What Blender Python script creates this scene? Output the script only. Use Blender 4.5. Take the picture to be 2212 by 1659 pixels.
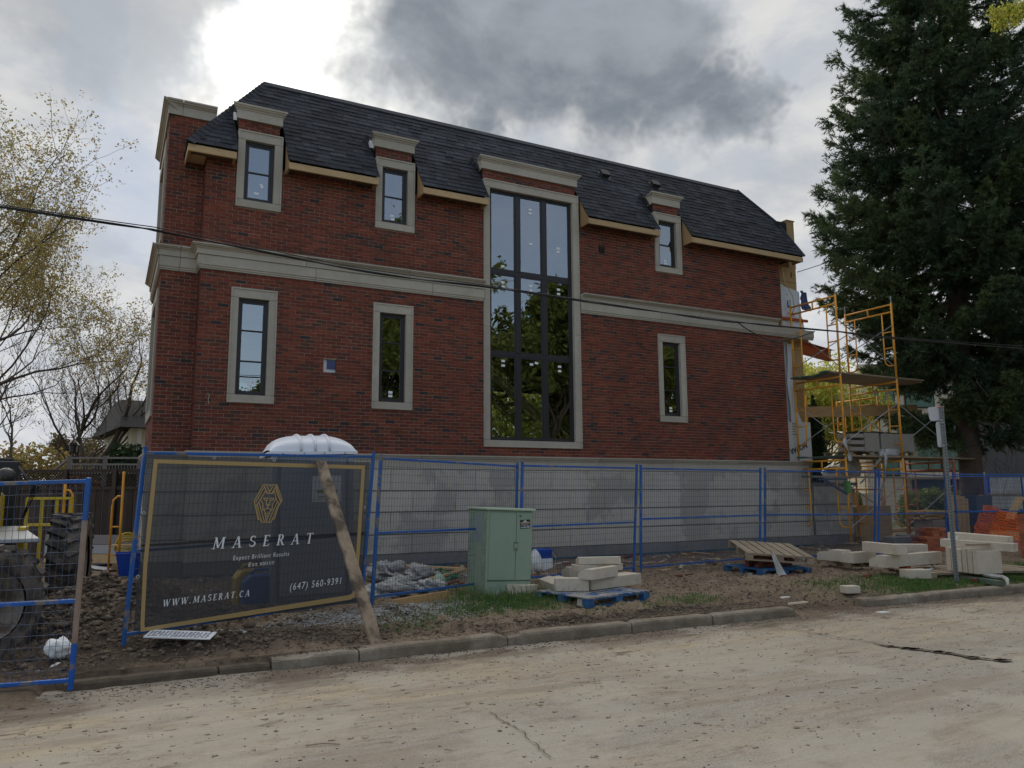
import bpy, math, random
import numpy as np
from mathutils import Vector, Matrix
scene = bpy.context.scene
for o in list(bpy.data.objects): bpy.data.objects.remove(o)
rng = random.Random(7); npr = np.random.default_rng(11)
R = math.radians
# ---------------------------------------------------------------- camera
CF, CPITCH, CYAW, CROLL = 1673.0, R(7.928), R(27.50), R(-0.336)
CP = np.array([-1.290, -14.6, 1.6])
_F = np.array([math.sin(CYAW)*math.cos(CPITCH), math.cos(CYAW)*math.cos(CPITCH), math.sin(CPITCH)])
_R0 = np.array([math.cos(CYAW), -math.sin(CYAW), 0.0]); _U0 = np.cross(_R0, _F)
_R = _R0*math.cos(CROLL) + _U0*math.sin(CROLL); _U = -_R0*math.sin(CROLL) + _U0*math.cos(CROLL)
cam_d = bpy.data.cameras.new("camera"); cam = bpy.data.objects.new("camera", cam_d)
scene.collection.objects.link(cam)
cam.matrix_world = Matrix(((_R[0], _U[0], -_F[0], CP[0]), (_R[1], _U[1], -_F[1], CP[1]), (_R[2], _U[2], -_F[2], CP[2]), (0, 0, 0, 1)))
cam_d.sensor_width = 36.0; cam_d.lens = 36.0*CF/2212.0; cam_d.clip_end = 2000.0; cam_d.clip_start = 0.1
scene.camera = cam
# surveying helpers: where a sight line of the photograph (2212 x 1659 grid) meets a known surface
def _ray(x, y): return _F + _R*(x-1106)/CF - _U*(y-829.5)/CF
def gz_at(x, y, z=0.0): d = _ray(x, y); return CP + d*(z-CP[2])/d[2]
def at_y(x, y, Y): d = _ray(x, y); return CP + d*(Y-CP[1])/d[1]
def at_x(x, y, X): d = _ray(x, y); return CP + d*(X-CP[0])/d[0]
def at_d(x, y, D): return CP + _ray(x, y)*D
def at_plane(x, y, P0, n): d = _ray(x, y); return CP + d*(np.dot(np.asarray(P0)-CP, n)/np.dot(d, n))
# ---------------------------------------------------------------- world
SUN = _ray(700, 150); SUN = SUN/np.linalg.norm(SUN)
sun_el = math.asin(SUN[2]); sun_az = math.atan2(SUN[0], SUN[1])
world = bpy.data.worlds.new("World"); scene.world = world; world.use_nodes = True
nt = world.node_tree; nt.nodes.clear()
def N(t, **k):
    n = nt.nodes.new(t)
    for a, b in k.items(): setattr(n, a, b)
    return n
def lk(a, b): nt.links.new(a, b)
def M(op, a, b=None, c=None, clamp=False):
    n = N('ShaderNodeMath', operation=op); n.use_clamp = clamp
    for i, v in enumerate((a, b, c)):
        if v is None: continue
        if isinstance(v, (int, float)): n.inputs[i].default_value = v
        else: lk(v, n.inputs[i])
    return n.outputs[0]
def VM(op, a, b=None):
    n = N('ShaderNodeVectorMath', operation=op)
    for i, v in enumerate((a, b)):
        if v is None: continue
        if isinstance(v, (tuple, list, np.ndarray)): n.inputs[i].default_value = tuple(float(q) for q in v)
        else: lk(v, n.inputs[i])
    return n
def sstep(v, a, b):
    n = N('ShaderNodeMapRange', interpolation_type='SMOOTHSTEP'); lk(v, n.inputs[0])
    n.inputs[1].default_value = a; n.inputs[2].default_value = b; return n.outputs[0]
def mixc(f, a, b):
    n = N('ShaderNodeMix', data_type='RGBA')
    if isinstance(f, float): n.inputs[0].default_value = f
    else: lk(f, n.inputs[0])
    for s, v in ((6, a), (7, b)):
        if isinstance(v, tuple): n.inputs[s].default_value = (*v, 1)
        else: lk(v, n.inputs[s])
    return n.outputs[2]
tc = N('ShaderNodeTexCoord'); dirv = VM('NORMALIZE', tc.outputs['Generated']).outputs[0]
sky = N('ShaderNodeTexSky'); sky.sky_type = 'NISHITA'; sky.sun_disc = False
sky.sun_elevation = sun_el; sky.sun_rotation = sun_az; sky.air_density = 1.0; sky.dust_density = 1.5
def noise(vec, scale, detail=6, rough=.55, dist=0.0):
    n = N('ShaderNodeTexNoise'); lk(vec, n.inputs['Vector']); n.inputs['Scale'].default_value = scale
    n.inputs['Detail'].default_value = detail; n.inputs['Roughness'].default_value = rough; n.inputs['Distortion'].default_value = dist
    return n
warp = VM('SUBTRACT', noise(dirv, 5.0, 5, .62).outputs['Color'], (.5, .5, .5)).outputs[0]
wsc = N('ShaderNodeVectorMath', operation='SCALE'); lk(warp, wsc.inputs[0]); wsc.inputs['Scale'].default_value = .30
wd = VM('NORMALIZE', VM('ADD', dirv, wsc.outputs[0]).outputs[0]).outputs[0]
# layer coordinate: clouds lie on a flat ceiling, so they flatten towards the horizon
sep = N('ShaderNodeSeparateXYZ'); lk(dirv, sep.inputs[0])
zz = M('ADD', M('MAXIMUM', sep.outputs[2], 0.0), .22)
cmb = N('ShaderNodeCombineXYZ'); lk(M('DIVIDE', sep.outputs[0], zz), cmb.inputs[0]); lk(M('DIVIDE', sep.outputs[1], zz), cmb.inputs[1])
n1 = noise(cmb.outputs[0], 1.5, 5, .58, .25).outputs['Fac']
n2 = noise(cmb.outputs[0], 4.3, 6, .6, .3).outputs['Fac']
def blob(px, py, r0, r1):
    c = _ray(px, py); c = c/np.linalg.norm(c)
    d = VM('DOT_PRODUCT', wd, c).outputs['Value']
    return sstep(d, math.cos(R(r1)), math.cos(R(r0)))
dark = None
for px, py, r0, r1 in ((980, 100, 2, 6.5), (1160, 90, 3, 7), (1320, 110, 3.5, 7), (1470, 190, 2, 5.5), (1280, 190, 1.5, 5.5), (1570, 250, 1, 4), (830, 130, 1, 4.5), (900, -30, 3, 8), (1080, 250, .3, 3.5), (1630, 230, .3, 2.8), (430, 20, .5, 6), (170, 40, .5, 6)):
    b = blob(px, py, r0, r1)
    if px < 500: b = M('MULTIPLY', b, .35)
    dark = b if dark is None else M('MAXIMUM', dark, b)
dark = M('MULTIPLY', dark, M('ADD', .50, M('MULTIPLY', sstep(M('ADD', n2, M('MULTIPLY', n1, .5)), .50, .85), .50)))
edge = M('ADD', dark, M('MULTIPLY', sstep(n1, .52, .74), .42), clamp=True)
lightc = mixc(sstep(n2, .35, .68), (.225, .240, .262), (.325, .323, .316))
c1 = mixc(edge, lightc, (.092, .105, .124))
# haze brightening to the horizon
hz = sstep(sep.outputs[2], .42, .02)
c1 = mixc(M('MULTIPLY', hz, .45), c1, (.325, .337, .358))
c1 = mixc(M('MULTIPLY', blob(285, 400, .5, 6), .55), c1, (.225, .262, .335))
# sun behind thin cloud
sd = VM('DOT_PRODUCT', wd, SUN).outputs['Value']
g1 = M('MULTIPLY', sstep(sd, math.cos(R(13)), math.cos(R(3))), .06)
g2 = M('MULTIPLY', M('POWER', sstep(sd, math.cos(R(7.6)), math.cos(R(.5))), 2.0), .62)
gsum = M('ADD', g1, g2)
gm = M('MULTIPLY', gsum, M('SUBTRACT', 1.0, M('MULTIPLY', dark, .72)))
glow = mixc(gm, (0., 0., 0.), (1., .965, .86))
addn = N('ShaderNodeMix', data_type='RGBA', blend_type='ADD'); addn.inputs[0].default_value = 1.0
lk(c1, addn.inputs[6]); lk(glow, addn.inputs[7]); cl = addn.outputs[2]
sc10 = N('ShaderNodeVectorMath', operation='SCALE'); lk(cl, sc10.inputs[0]); sc10.inputs['Scale'].default_value = 10.0
# gaps of blue
gap = M('MULTIPLY', sstep(noise(cmb.outputs[0], 2.1, 4, .6, .4).outputs['Fac'], .56, .66), M('SUBTRACT', 1.0, M('MINIMUM', M('MULTIPLY', edge, 1.6), 1.0)))
gap = M('MULTIPLY', gap, sstep(sd, math.cos(R(40)), math.cos(R(65))))
north = M('MULTIPLY', sstep(VM('DOT_PRODUCT', dirv, (-.2, -1, 0)).outputs['Value'], .1, .8), .55)
gap = M('MINIMUM', M('ADD', M('MULTIPLY', gap, .5), north), .9)
finc = mixc(gap, sc10.outputs[0], sky.outputs[0])
bg = N('ShaderNodeBackground'); lk(finc, bg.inputs[0]); bg.inputs[1].default_value = 0.10
wo = N('ShaderNodeOutputWorld'); lk(bg.outputs[0], wo.inputs[0])
# ---------------------------------------------------------------- sun (veiled) and exposure
sl = bpy.data.lights.new("sun", 'SUN'); sl.energy = 1.5; sl.angle = R(95); sl.color = (1.0, .94, .84)
so = bpy.data.objects.new("sun", sl); scene.collection.objects.link(so)
so.rotation_euler = Vector(SUN.tolist()).to_track_quat('Z', 'Y').to_euler()
scene.view_settings.view_transform = 'Standard'; scene.view_settings.look = 'None'
scene.view_settings.exposure = 1.18; scene.view_settings.gamma = 1.0; scene.view_settings.use_curve_mapping = False
scene.render.engine = 'CYCLES'
scene.cycles.max_bounces = 6; scene.cycles.transparent_max_bounces = 24

# ================================================================ helpers
def tag(o, label=None, cat=None, group=None, kind=None):
    if label: o['label'] = label
    if cat: o['category'] = cat
    if group: o['group'] = group
    if kind: o['kind'] = kind
    return o
def link(o, parent=None):
    scene.collection.objects.link(o)
    if parent is not None: o.parent = parent
    return o
def empty(name, loc=(0, 0, 0), rot=(0, 0, 0), label=None, cat=None, group=None, kind=None):
    o = bpy.data.objects.new(name, None); o.empty_display_size = .2
    link(o); o.location = tuple(float(q) for q in loc); o.rotation_euler = rot
    return tag(o, label, cat, group, kind)
def kids(o): return [c for c in bpy.data.objects if c.parent == o]
def copy_tree(o, parent=None):
    c = o.copy(); scene.collection.objects.link(c); c.parent = parent
    for ch in kids(o): copy_tree(ch, c)
    return c
class MB:
    def __init__(s): s.v = []; s.f = []; s.m = []
    def add(s, vs, fs, mi=0):
        b = len(s.v); s.v += [tuple(float(q) for q in p) for p in vs]
        for f in fs: s.f.append(tuple(b+i for i in f)); s.m.append(mi)
        return s
    def box(s, c, d, rot=None, mi=0, jit=0.0):
        hx, hy, hz_ = d[0]/2, d[1]/2, d[2]/2
        vs = [Vector((sx*hx, sy*hy, sz*hz_)) for sz in (-1, 1) for sy in (-1, 1) for sx in (-1, 1)]
        if jit: vs = [v+Vector((rng.uniform(-jit, jit), rng.uniform(-jit, jit), rng.uniform(-jit, jit))) for v in vs]
        if rot is not None: vs = [rot @ v for v in vs]
        c = Vector(tuple(float(q) for q in c))
        return s.add([v+c for v in vs], [(0, 2, 3, 1), (4, 5, 7, 6), (0, 1, 5, 4), (2, 6, 7, 3), (0, 4, 6, 2), (1, 3, 7, 5)], mi)
    def bx(s, x0, x1, y0, y1, z0, z1, mi=0):
        return s.box(((x0+x1)/2, (y0+y1)/2, (z0+z1)/2), (x1-x0, y1-y0, z1-z0), None, mi)
    def beam(s, a, b, w, h, mi=0, up=(0, 0, 1)):
        a = Vector(tuple(map(float, a))); b = Vector(tuple(map(float, b))); d = b-a; L = d.length
        if L < 1e-6: return s
        x = d/L; u = Vector(up); y = u.cross(x)
        if y.length < 1e-4: y = Vector((0, 1, 0)).cross(x)
        y.normalize(); z = x.cross(y)
        m = Matrix((x, y, z)).transposed()
        return s.box((a+b)/2, (L, w, h), m, mi)
    def tube(s, pts, r, n=6, mi=0, caps=True):
        pts = [Vector(tuple(map(float, p))) for p in pts]; k = len(pts)
        rs = r if isinstance(r, (list, tuple, np.ndarray)) else [r]*k
        b = len(s.v); ref = Vector((.13, .31, .94))
        for i, p in enumerate(pts):
            t = (pts[min(i+1, k-1)]-pts[max(i-1, 0)])
            t = t.normalized() if t.length > 1e-9 else Vector((0, 0, 1))
            a = t.cross(ref)
            if a.length < .15: a = t.cross(Vector((1, 0, 0)))
            a.normalize(); c = t.cross(a)
            for j in range(n):
                an = 2*math.pi*j/n; q = p+(a*math.cos(an)+c*math.sin(an))*float(rs[i]); s.v.append((q.x, q.y, q.z))
        for i in range(k-1):
            for j in range(n):
                j2 = (j+1) % n; s.f.append((b+i*n+j, b+i*n+j2, b+(i+1)*n+j2, b+(i+1)*n+j)); s.m.append(mi)
        if caps:
            s.f.append(tuple(b+j for j in reversed(range(n)))); s.m.append(mi)
            s.f.append(tuple(b+(k-1)*n+j for j in range(n))); s.m.append(mi)
        return s
    def ext(s, poly, vec, mi=0):
        n = len(poly); vec = np.array(vec, float)
        vs = [np.array(p, float) for p in poly]; vs = vs+[p+vec for p in vs]
        fs = [tuple(range(n-1, -1, -1)), tuple(range(n, 2*n))]+[(i, (i+1) % n, n+(i+1) % n, n+i) for i in range(n)]
        return s.add(vs, fs, mi)
    def lathe(s, prof, c=(0, 0, 0), n=20, mi=0, axis='z'):
        b = len(s.v); k = len(prof)
        for r, z in prof:
            for j in range(n):
                a = 2*math.pi*j/n; x, y = r*math.cos(a), r*math.sin(a)
                q = (x, y, z) if axis == 'z' else ((z, x, y) if axis == 'x' else (x, z, y))
                s.v.append((q[0]+c[0], q[1]+c[1], q[2]+c[2]))
        for i in range(k-1):
            for j in range(n):
                j2 = (j+1) % n; s.f.append((b+i*n+j, b+i*n+j2, b+(i+1)*n+j2, b+(i+1)*n+j)); s.m.append(mi)
        return s
    def build(s, name, mats, parent=None, smooth=False, bevel=0, kind=None, label=None, loc=None):
        me = bpy.data.meshes.new(name); me.from_pydata(s.v, [], s.f)
        mats = mats if isinstance(mats, (list, tuple)) else [mats]
        for m in mats: me.materials.append(m)
        if len(mats) > 1: me.polygons.foreach_set('material_index', s.m)
        if smooth: me.polygons.foreach_set('use_smooth', [True]*len(me.polygons))
        me.update(); o = bpy.data.objects.new(name, me); link(o, parent)
        if bevel:
            md = o.modifiers.new('bevel', 'BEVEL'); md.width = bevel; md.segments = 2 if bevel > .008 else 1; md.limit_method = 'ANGLE'
        if kind: o['kind'] = kind
        if label: o['label'] = label
        if loc is not None: o.location = tuple(float(q) for q in loc)
        return o
def npmesh(name, V, Fc, mats, parent=None, mi=None, smooth=False, kind=None, attrs=None):
    """V (n,3), Fc (m,k) arrays"""
    me = bpy.data.meshes.new(name); V = np.asarray(V, np.float32); Fc = np.asarray(Fc, np.int32)
    me.vertices.add(len(V)); me.vertices.foreach_set('co', V.ravel())
    k = Fc.shape[1]; me.loops.add(Fc.size); me.loops.foreach_set('vertex_index', Fc.ravel())
    me.polygons.add(len(Fc)); me.polygons.foreach_set('loop_start', np.arange(0, Fc.size, k, dtype=np.int32))
    me.polygons.foreach_set('loop_total', np.full(len(Fc), k, np.int32))
    mats = mats if isinstance(mats, (list, tuple)) else [mats]
    for m in mats: me.materials.append(m)
    if mi is not None: me.polygons.foreach_set('material_index', np.asarray(mi, np.int32))
    if smooth: me.polygons.foreach_set('use_smooth', np.ones(len(Fc), bool))
    for a, arr in (attrs or {}).items():
        at = me.attributes.new(a, 'FLOAT', 'POINT'); at.data.foreach_set('value', np.asarray(arr, np.float32).ravel())
    me.update(calc_edges=True); me.validate()
    o = bpy.data.objects.new(name, me); link(o, parent)
    if kind: o['kind'] = kind
    return o
# ---------------------------------------------------------------- materials
def mat(name, col, rough=.7, metal=0.0, var=0.0, var2=None, nscale=6.0, bump=0.0, bscale=40.0, spec=.4, rnd=0.0, island=False, dirt=None, dscale=3.0, dth=(.5, .65), stretch=None):
    """base colour with a large soft mottling (var2), fine grain (var), per-piece variation (rnd) and dirt with a shape of its own"""
    m = bpy.data.materials.new(name); m.use_nodes = True; t = m.node_tree; nd = t.nodes; nd.clear()
    o = nd.new('ShaderNodeOutputMaterial'); p = nd.new('ShaderNodeBsdfPrincipled'); t.links.new(p.outputs[0], o.inputs[0])
    p.inputs['Roughness'].default_value = rough; p.inputs['Metallic'].default_value = metal; p.inputs['Specular IOR Level'].default_value = spec
    co = nd.new('ShaderNodeTexCoord'); vec = co.outputs['Object']
    if stretch:
        mp = nd.new('ShaderNodeMapping'); t.links.new(vec, mp.inputs[0]); mp.inputs['Scale'].default_value = stretch; vec = mp.outputs[0]
    def nz(sc, det=4):
        n = nd.new('ShaderNodeTexNoise'); t.links.new(vec, n.inputs['Vector']); n.inputs['Scale'].default_value = sc; n.inputs['Detail'].default_value = det; n.inputs['Roughness'].default_value = .6
        return n.outputs['Fac']
    def mx(f, a, b, bt='MIX'):
        n = nd.new('ShaderNodeMix'); n.data_type = 'RGBA'; n.blend_type = bt
        if isinstance(f, (int, float)): n.inputs[0].default_value = f
        else: t.links.new(f, n.inputs[0])
        for s_, v in ((6, a), (7, b)):
            if isinstance(v, (tuple, list)): n.inputs[s_].default_value = (*v[:3], 1)
            else: t.links.new(v, n.inputs[s_])
        return n.outputs[2]
    def ramp(f, a, b):
        n = nd.new('ShaderNodeMapRange'); t.links.new(f, n.inputs[0]); n.inputs[1].default_value = a; n.inputs[2].default_value = b; return n.outputs[0]
    c = tuple(col)
    if var2 is not None: c = mx(ramp(nz(nscale*.35, 5), .35, .65), c, var2)
    if var: 
        g = ramp(nz(nscale*4, 5), .25, .75); c = mx(g, mx(1.0, c, (1-var,)*3, 'MULTIPLY'), mx(1.0, c, (1+var,)*3, 'MULTIPLY'))
    if rnd:
        oi = nd.new('ShaderNodeObjectInfo'); ge = nd.new('ShaderNodeNewGeometry'); ad = nd.new('ShaderNodeMath'); ad.operation = 'ADD'
        t.links.new(oi.outputs['Random'], ad.inputs[0])
        if island: t.links.new(ge.outputs['Random Per Island'], ad.inputs[1])
        else: ad.inputs[1].default_value = 0
        fr = nd.new('ShaderNodeMath'); fr.operation = 'FRACT'; t.links.new(ad.outputs[0], fr.inputs[0])
        mr = nd.new('ShaderNodeMapRange'); t.links.new(fr.outputs[0], mr.inputs[0]); mr.inputs[3].default_value = 1-rnd; mr.inputs[4].default_value = 1+rnd
        cc = nd.new('ShaderNodeCombineColor')
        for i in range(3): t.links.new(mr.outputs[0], cc.inputs[i])
        c = mx(1.0, c, cc.outputs[0], 'MULTIPLY')
    if dirt is not None: c = mx(ramp(nz(dscale, 7), *dth), c, dirt)
    if isinstance(c, tuple): p.inputs['Base Color'].default_value = (*c[:3], 1)
    else: t.links.new(c, p.inputs['Base Color'])
    if bump:
        b = nd.new('ShaderNodeBump'); b.inputs['Strength'].default_value = min(bump, 1.0); b.inputs['Distance'].default_value = .01*max(1, bump)
        t.links.new(nz(bscale, 6), b.inputs['Height']); t.links.new(b.outputs[0], p.inputs['Normal'])
    return m
def rampmat(name, stops, rough=.85, bump=.4, bscale=60, grain=.18):
    """per-piece colour picked from a ramp (object random + island random)"""
    m = bpy.data.materials.new(name); m.use_nodes = True; t = m.node_tree; nd = t.nodes; p = nd['Principled BSDF']
    p.inputs['Roughness'].default_value = rough; p.inputs['Specular IOR Level'].default_value = .25
    oi = nd.new('ShaderNodeObjectInfo'); ge = nd.new('ShaderNodeNewGeometry'); ad = nd.new('ShaderNodeMath'); ad.operation = 'ADD'
    t.links.new(oi.outputs['Random'], ad.inputs[0]); t.links.new(ge.outputs['Random Per Island'], ad.inputs[1])
    fr = nd.new('ShaderNodeMath'); fr.operation = 'FRACT'; t.links.new(ad.outputs[0], fr.inputs[0])
    cr = nd.new('ShaderNodeValToRGB'); cr.color_ramp.interpolation = 'CONSTANT'; t.links.new(fr.outputs[0], cr.inputs[0])
    el = cr.color_ramp.elements; el[0].position = stops[0][0]; el[0].color = (*stops[0][1], 1); el[1].position = stops[1][0]; el[1].color = (*stops[1][1], 1)
    for ps, c in stops[2:]: e = el.new(ps); e.color = (*c, 1)
    co = nd.new('ShaderNodeNewGeometry'); n = nd.new('ShaderNodeTexNoise'); t.links.new(co.outputs['Position'], n.inputs['Vector']); n.inputs['Scale'].default_value = 18; n.inputs['Detail'].default_value = 6
    mr = nd.new('ShaderNodeMapRange'); t.links.new(n.outputs['Fac'], mr.inputs[0]); mr.inputs[1].default_value = .3; mr.inputs[2].default_value = .7; mr.inputs[3].default_value = 1-grain; mr.inputs[4].default_value = 1+grain
    n3 = nd.new('ShaderNodeTexNoise'); t.links.new(co.outputs['Position'], n3.inputs['Vector']); n3.inputs['Scale'].default_value = .55; n3.inputs['Detail'].default_value = 4
    mr3 = nd.new('ShaderNodeMapRange'); t.links.new(n3.outputs['Fac'], mr3.inputs[0]); mr3.inputs[1].default_value = .3; mr3.inputs[2].default_value = .7; mr3.inputs[3].default_value = .85; mr3.inputs[4].default_value = 1.15
    mm = nd.new('ShaderNodeMath'); mm.operation = 'MULTIPLY'; t.links.new(mr.outputs[0], mm.inputs[0]); t.links.new(mr3.outputs[0], mm.inputs[1])
    cc = nd.new('ShaderNodeVectorMath'); cc.operation = 'SCALE'; t.links.new(cr.outputs[0], cc.inputs[0]); t.links.new(mm.outputs[0], cc.inputs['Scale'])
    t.links.new(cc.outputs[0], p.inputs['Base Color'])
    b = nd.new('ShaderNodeBump'); b.inputs['Strength'].default_value = bump; b.inputs['Distance'].default_value = .006
    n2 = nd.new('ShaderNodeTexNoise'); t.links.new(co.outputs['Position'], n2.inputs['Vector']); n2.inputs['Scale'].default_value = bscale; t.links.new(n2.outputs['Fac'], b.inputs['Height']); t.links.new(b.outputs[0], p.inputs['Normal'])
    return m
def glassmat(name, tint=(.55, .62, .60), refl=.5, rough=.0, gcol=(.92, .96, 1.0)):
    m = bpy.data.materials.new(name); m.use_nodes = True; t = m.node_tree; nd = t.nodes; nd.clear()
    o = nd.new('ShaderNodeOutputMaterial'); a = nd.new('ShaderNodeBsdfTransparent'); a.inputs[0].default_value = (*tint, 1)
    g = nd.new('ShaderNodeBsdfGlossy'); g.inputs['Roughness'].default_value = rough; g.inputs['Color'].default_value = (*gcol, 1)
    f = nd.new('ShaderNodeFresnel'); f.inputs[0].default_value = 1.5; ad = nd.new('ShaderNodeMath'); ad.operation = 'ADD'; ad.inputs[1].default_value = refl; ad.use_clamp = True
    t.links.new(f.outputs[0], ad.inputs[0]); mx = nd.new('ShaderNodeMixShader'); t.links.new(ad.outputs[0], mx.inputs[0]); t.links.new(a.outputs[0], mx.inputs[1]); t.links.new(g.outputs[0], mx.inputs[2])
    nn = nd.new('ShaderNodeTexNoise'); nn.inputs['Scale'].default_value = 1.1; nn.inputs['Detail'].default_value = 1
    co = nd.new('ShaderNodeTexCoord'); t.links.new(co.outputs['Object'], nn.inputs['Vector'])
    b = nd.new('ShaderNodeBump'); b.inputs['Strength'].default_value = .25; b.inputs['Distance'].default_value = .022; t.links.new(nn.outputs['Fac'], b.inputs['Height']); t.links.new(b.outputs[0], g.inputs['Normal'])
    t.links.new(mx.outputs[0], o.inputs[0]); return m
def sheermat(name, col, opac, rough=.7):
    m = bpy.data.materials.new(name); m.use_nodes = True; t = m.node_tree; nd = t.nodes; nd.clear()
    o = nd.new('ShaderNodeOutputMaterial'); a = nd.new('ShaderNodeBsdfTransparent'); p = nd.new('ShaderNodeBsdfPrincipled')
    p.inputs['Base Color'].default_value = (*col, 1); p.inputs['Roughness'].default_value = rough
    mx = nd.new('ShaderNodeMixShader'); mx.inputs[0].default_value = opac; t.links.new(a.outputs[0], mx.inputs[1]); t.links.new(p.outputs[0], mx.inputs[2]); t.links.new(mx.outputs[0], o.inputs[0])
    return m
MT = {}
MT['brick'] = rampmat('brick', [(0, (.165, .043, .027)), (.20, (.138, .037, .025)), (.42, (.195, .051, .030)), (.60, (.108, .037, .027)), (.74, (.090, .040, .030)), (.86, (.155, .050, .033)), (.965, (.045, .032, .034))], bump=.5)
MT['mortar'] = mat('mortar', (.36, .265, .205), .95, var=.15, var2=(.29, .21, .165), nscale=2, bump=.4, bscale=80)
MT['stone'] = mat('cast_stone', (.43, .385, .325), .85, var=.07, var2=(.375, .335, .28), nscale=2.4, bump=.25, bscale=70, rnd=.07, dirt=(.33, .295, .24), dscale=1.3, dth=(.55, .8), spec=.2)
MT['ashlar'] = mat('ashlar_stone', (.455, .42, .36), .85, var=.07, var2=(.41, .38, .33), nscale=2.0, bump=.3, bscale=60, rnd=.05, dirt=(.33, .305, .265), dscale=.75, dth=(.52, .56), spec=.2)
MT['joint'] = mat('stone_joint', (.23, .21, .18), .95, var=.1)
MT['concrete'] = mat('concrete', (.20, .19, .175), .9, var=.15, var2=(.15, .145, .135), nscale=2, bump=.6, bscale=30)
MT['shingle'] = rampmat('asphalt_shingle', [(0, (.028, .031, .039)), (.3, (.036, .040, .050)), (.55, (.023, .026, .033)), (.8, (.046, .050, .062))], rough=.9, bump=.9, bscale=160, grain=.25)
MT['roofing'] = mat('roofing_felt', (.022, .022, .026), .9, var=.2, bump=.4)
MT['black'] = mat('black_bronze_frame', (.018, .015, .018), .45, spec=.5)
MT['dark'] = mat('dark_plastic', (.02, .02, .022), .6)
MT['lumber'] = mat('pale_lumber', (.52, .36, .19), .8, var=.12, var2=(.44, .30, .16), nscale=5, bump=.3, bscale=50, rnd=.1, stretch=(1, 6, 6))
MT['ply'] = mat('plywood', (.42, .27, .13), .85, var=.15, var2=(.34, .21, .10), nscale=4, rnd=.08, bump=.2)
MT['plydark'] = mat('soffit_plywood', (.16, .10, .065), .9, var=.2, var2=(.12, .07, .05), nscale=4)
MT['wrap'] = mat('house_wrap', (.70, .71, .73), .6, var=.05, var2=(.62, .63, .66), nscale=2, bump=.6, bscale=6)
MT['wrapblue'] = mat('house_wrap_print', (.05, .07, .16), .6)
MT['glass'] = glassmat('window_glass', refl=.23)
MT['label'] = mat('paper_label', (.78, .80, .80), .7)
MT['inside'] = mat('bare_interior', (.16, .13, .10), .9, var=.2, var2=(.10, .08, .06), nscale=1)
MT['osb'] = mat('osb_board', (.50, .36, .13), .85, var=.25, nscale=8)
MT['blue'] = mat('blue_fence_paint', (.018, .090, .27), .5, var=.12, var2=(.012, .10, .42), nscale=3, dirt=(.17, .15, .14), dscale=6, dth=(.57, .64))
MT['wire'] = mat('fence_wire', (.06, .09, .17), .5, metal=.2)
MT['rusty'] = mat('worn_fence_post', (.25, .215, .20), .7, var=.2, var2=(.29, .19, .14), nscale=3)
MT['yellowclamp'] = mat('yellow_tape', (.60, .48, .05), .6)
MT['kerb'] = mat('kerb_concrete', (.30, .26, .205), .92, var=.22, var2=(.215, .18, .135), nscale=4, bump=1.0, bscale=30, rnd=.06, dirt=(.125, .095, .068), dscale=2.6, dth=(.40, .72))
MT['orange'] = mat('scaffold_paint', (.74, .34, .03), .5, var=.12, var2=(.62, .26, .03), nscale=4, dirt=(.30, .25, .22), dscale=9, dth=(.64, .72))
MT['redpaint'] = mat('red_oxide_paint', (.42, .10, .035), .55, var=.15)
MT['steel'] = mat('galvanised_steel', (.36, .38, .40), .45, metal=.7, var=.12)
MT['plank'] = mat('weathered_plank', (.30, .235, .165), .85, var=.2, var2=(.22, .17, .12), nscale=3, bump=.5, bscale=30, rnd=.15, stretch=(1, 7, 7))
MT['planktip'] = mat('green_painted_plank_end', (.05, .10, .09), .8)
MT['mudplank'] = mat('muddy_plank', (.25, .19, .13), .85, var=.25, var2=(.32, .25, .18), nscale=4, bump=.8, bscale=25, dirt=(.09, .067, .048), dscale=4, dth=(.46, .56))
MT['palletwood'] = mat('pallet_wood', (.34, .275, .195), .85, var=.18, var2=(.25, .20, .145), nscale=4, bump=.5, bscale=30, rnd=.15, stretch=(1, 6, 6))
MT['palletblue'] = mat('blue_pallet_paint', (.018, .075, .20), .75, var=.25, var2=(.03, .12, .27), nscale=5, rnd=.15, dirt=(.22, .20, .18), dscale=9, dth=(.58, .70))
MT['palletbluetop'] = mat('worn_blue_pallet_top', (.27, .26, .25), .8, var=.2, rnd=.15, dirt=(.02, .08, .22), dscale=5, dth=(.50, .58))
MT['cutstone'] = mat('cut_limestone', (.56, .50, .41), .85, var=.08, var2=(.50, .44, .36), nscale=4, bump=.35, bscale=60, rnd=.06, spec=.2, dirt=(.40, .34, .27), dscale=3, dth=(.6, .75))
MT['cabinet'] = mat('sage_green_paint', (.265, .345, .260), .55, var=.05, var2=(.245, .325, .245), nscale=1.5, bump=.08, bscale=200, dirt=(.27, .31, .25), dscale=1.6, dth=(.6, .8))
MT['cabtop'] = mat('faded_green_lid', (.38, .47, .36), .6, var=.05)
MT['patch'] = mat('grey_blue_touch_up_paint', (.235, .29, .32), .6, var=.06, var2=(.24, .31, .27), nscale=6)
MT['cabline'] = mat('cabinet_seam', (.07, .10, .07), .8)
MT['toilet'] = mat('translucent_white_roof', (.70, .72, .78), .4, spec=.5)
MT['toiletgrey'] = mat('grey_plastic', (.23, .26, .30), .5)
MT['white'] = mat('white_plastic', (.74, .75, .76), .5, bump=.3, bscale=20)
MT['bag'] = mat('crumpled_plastic', (.50, .50, .49), .35, var=.15, var2=(.33, .32, .30), nscale=9, bump=2.5, bscale=16, spec=.6)
MT['bucketblue'] = mat('blue_bucket', (.012, .07, .42), .4)
MT['gasyellow'] = mat('yellow_fuel_can', (.55, .38, .06), .5)
MT['gasblue'] = mat('blue_drum_plastic', (.03, .11, .34), .5)
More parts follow.
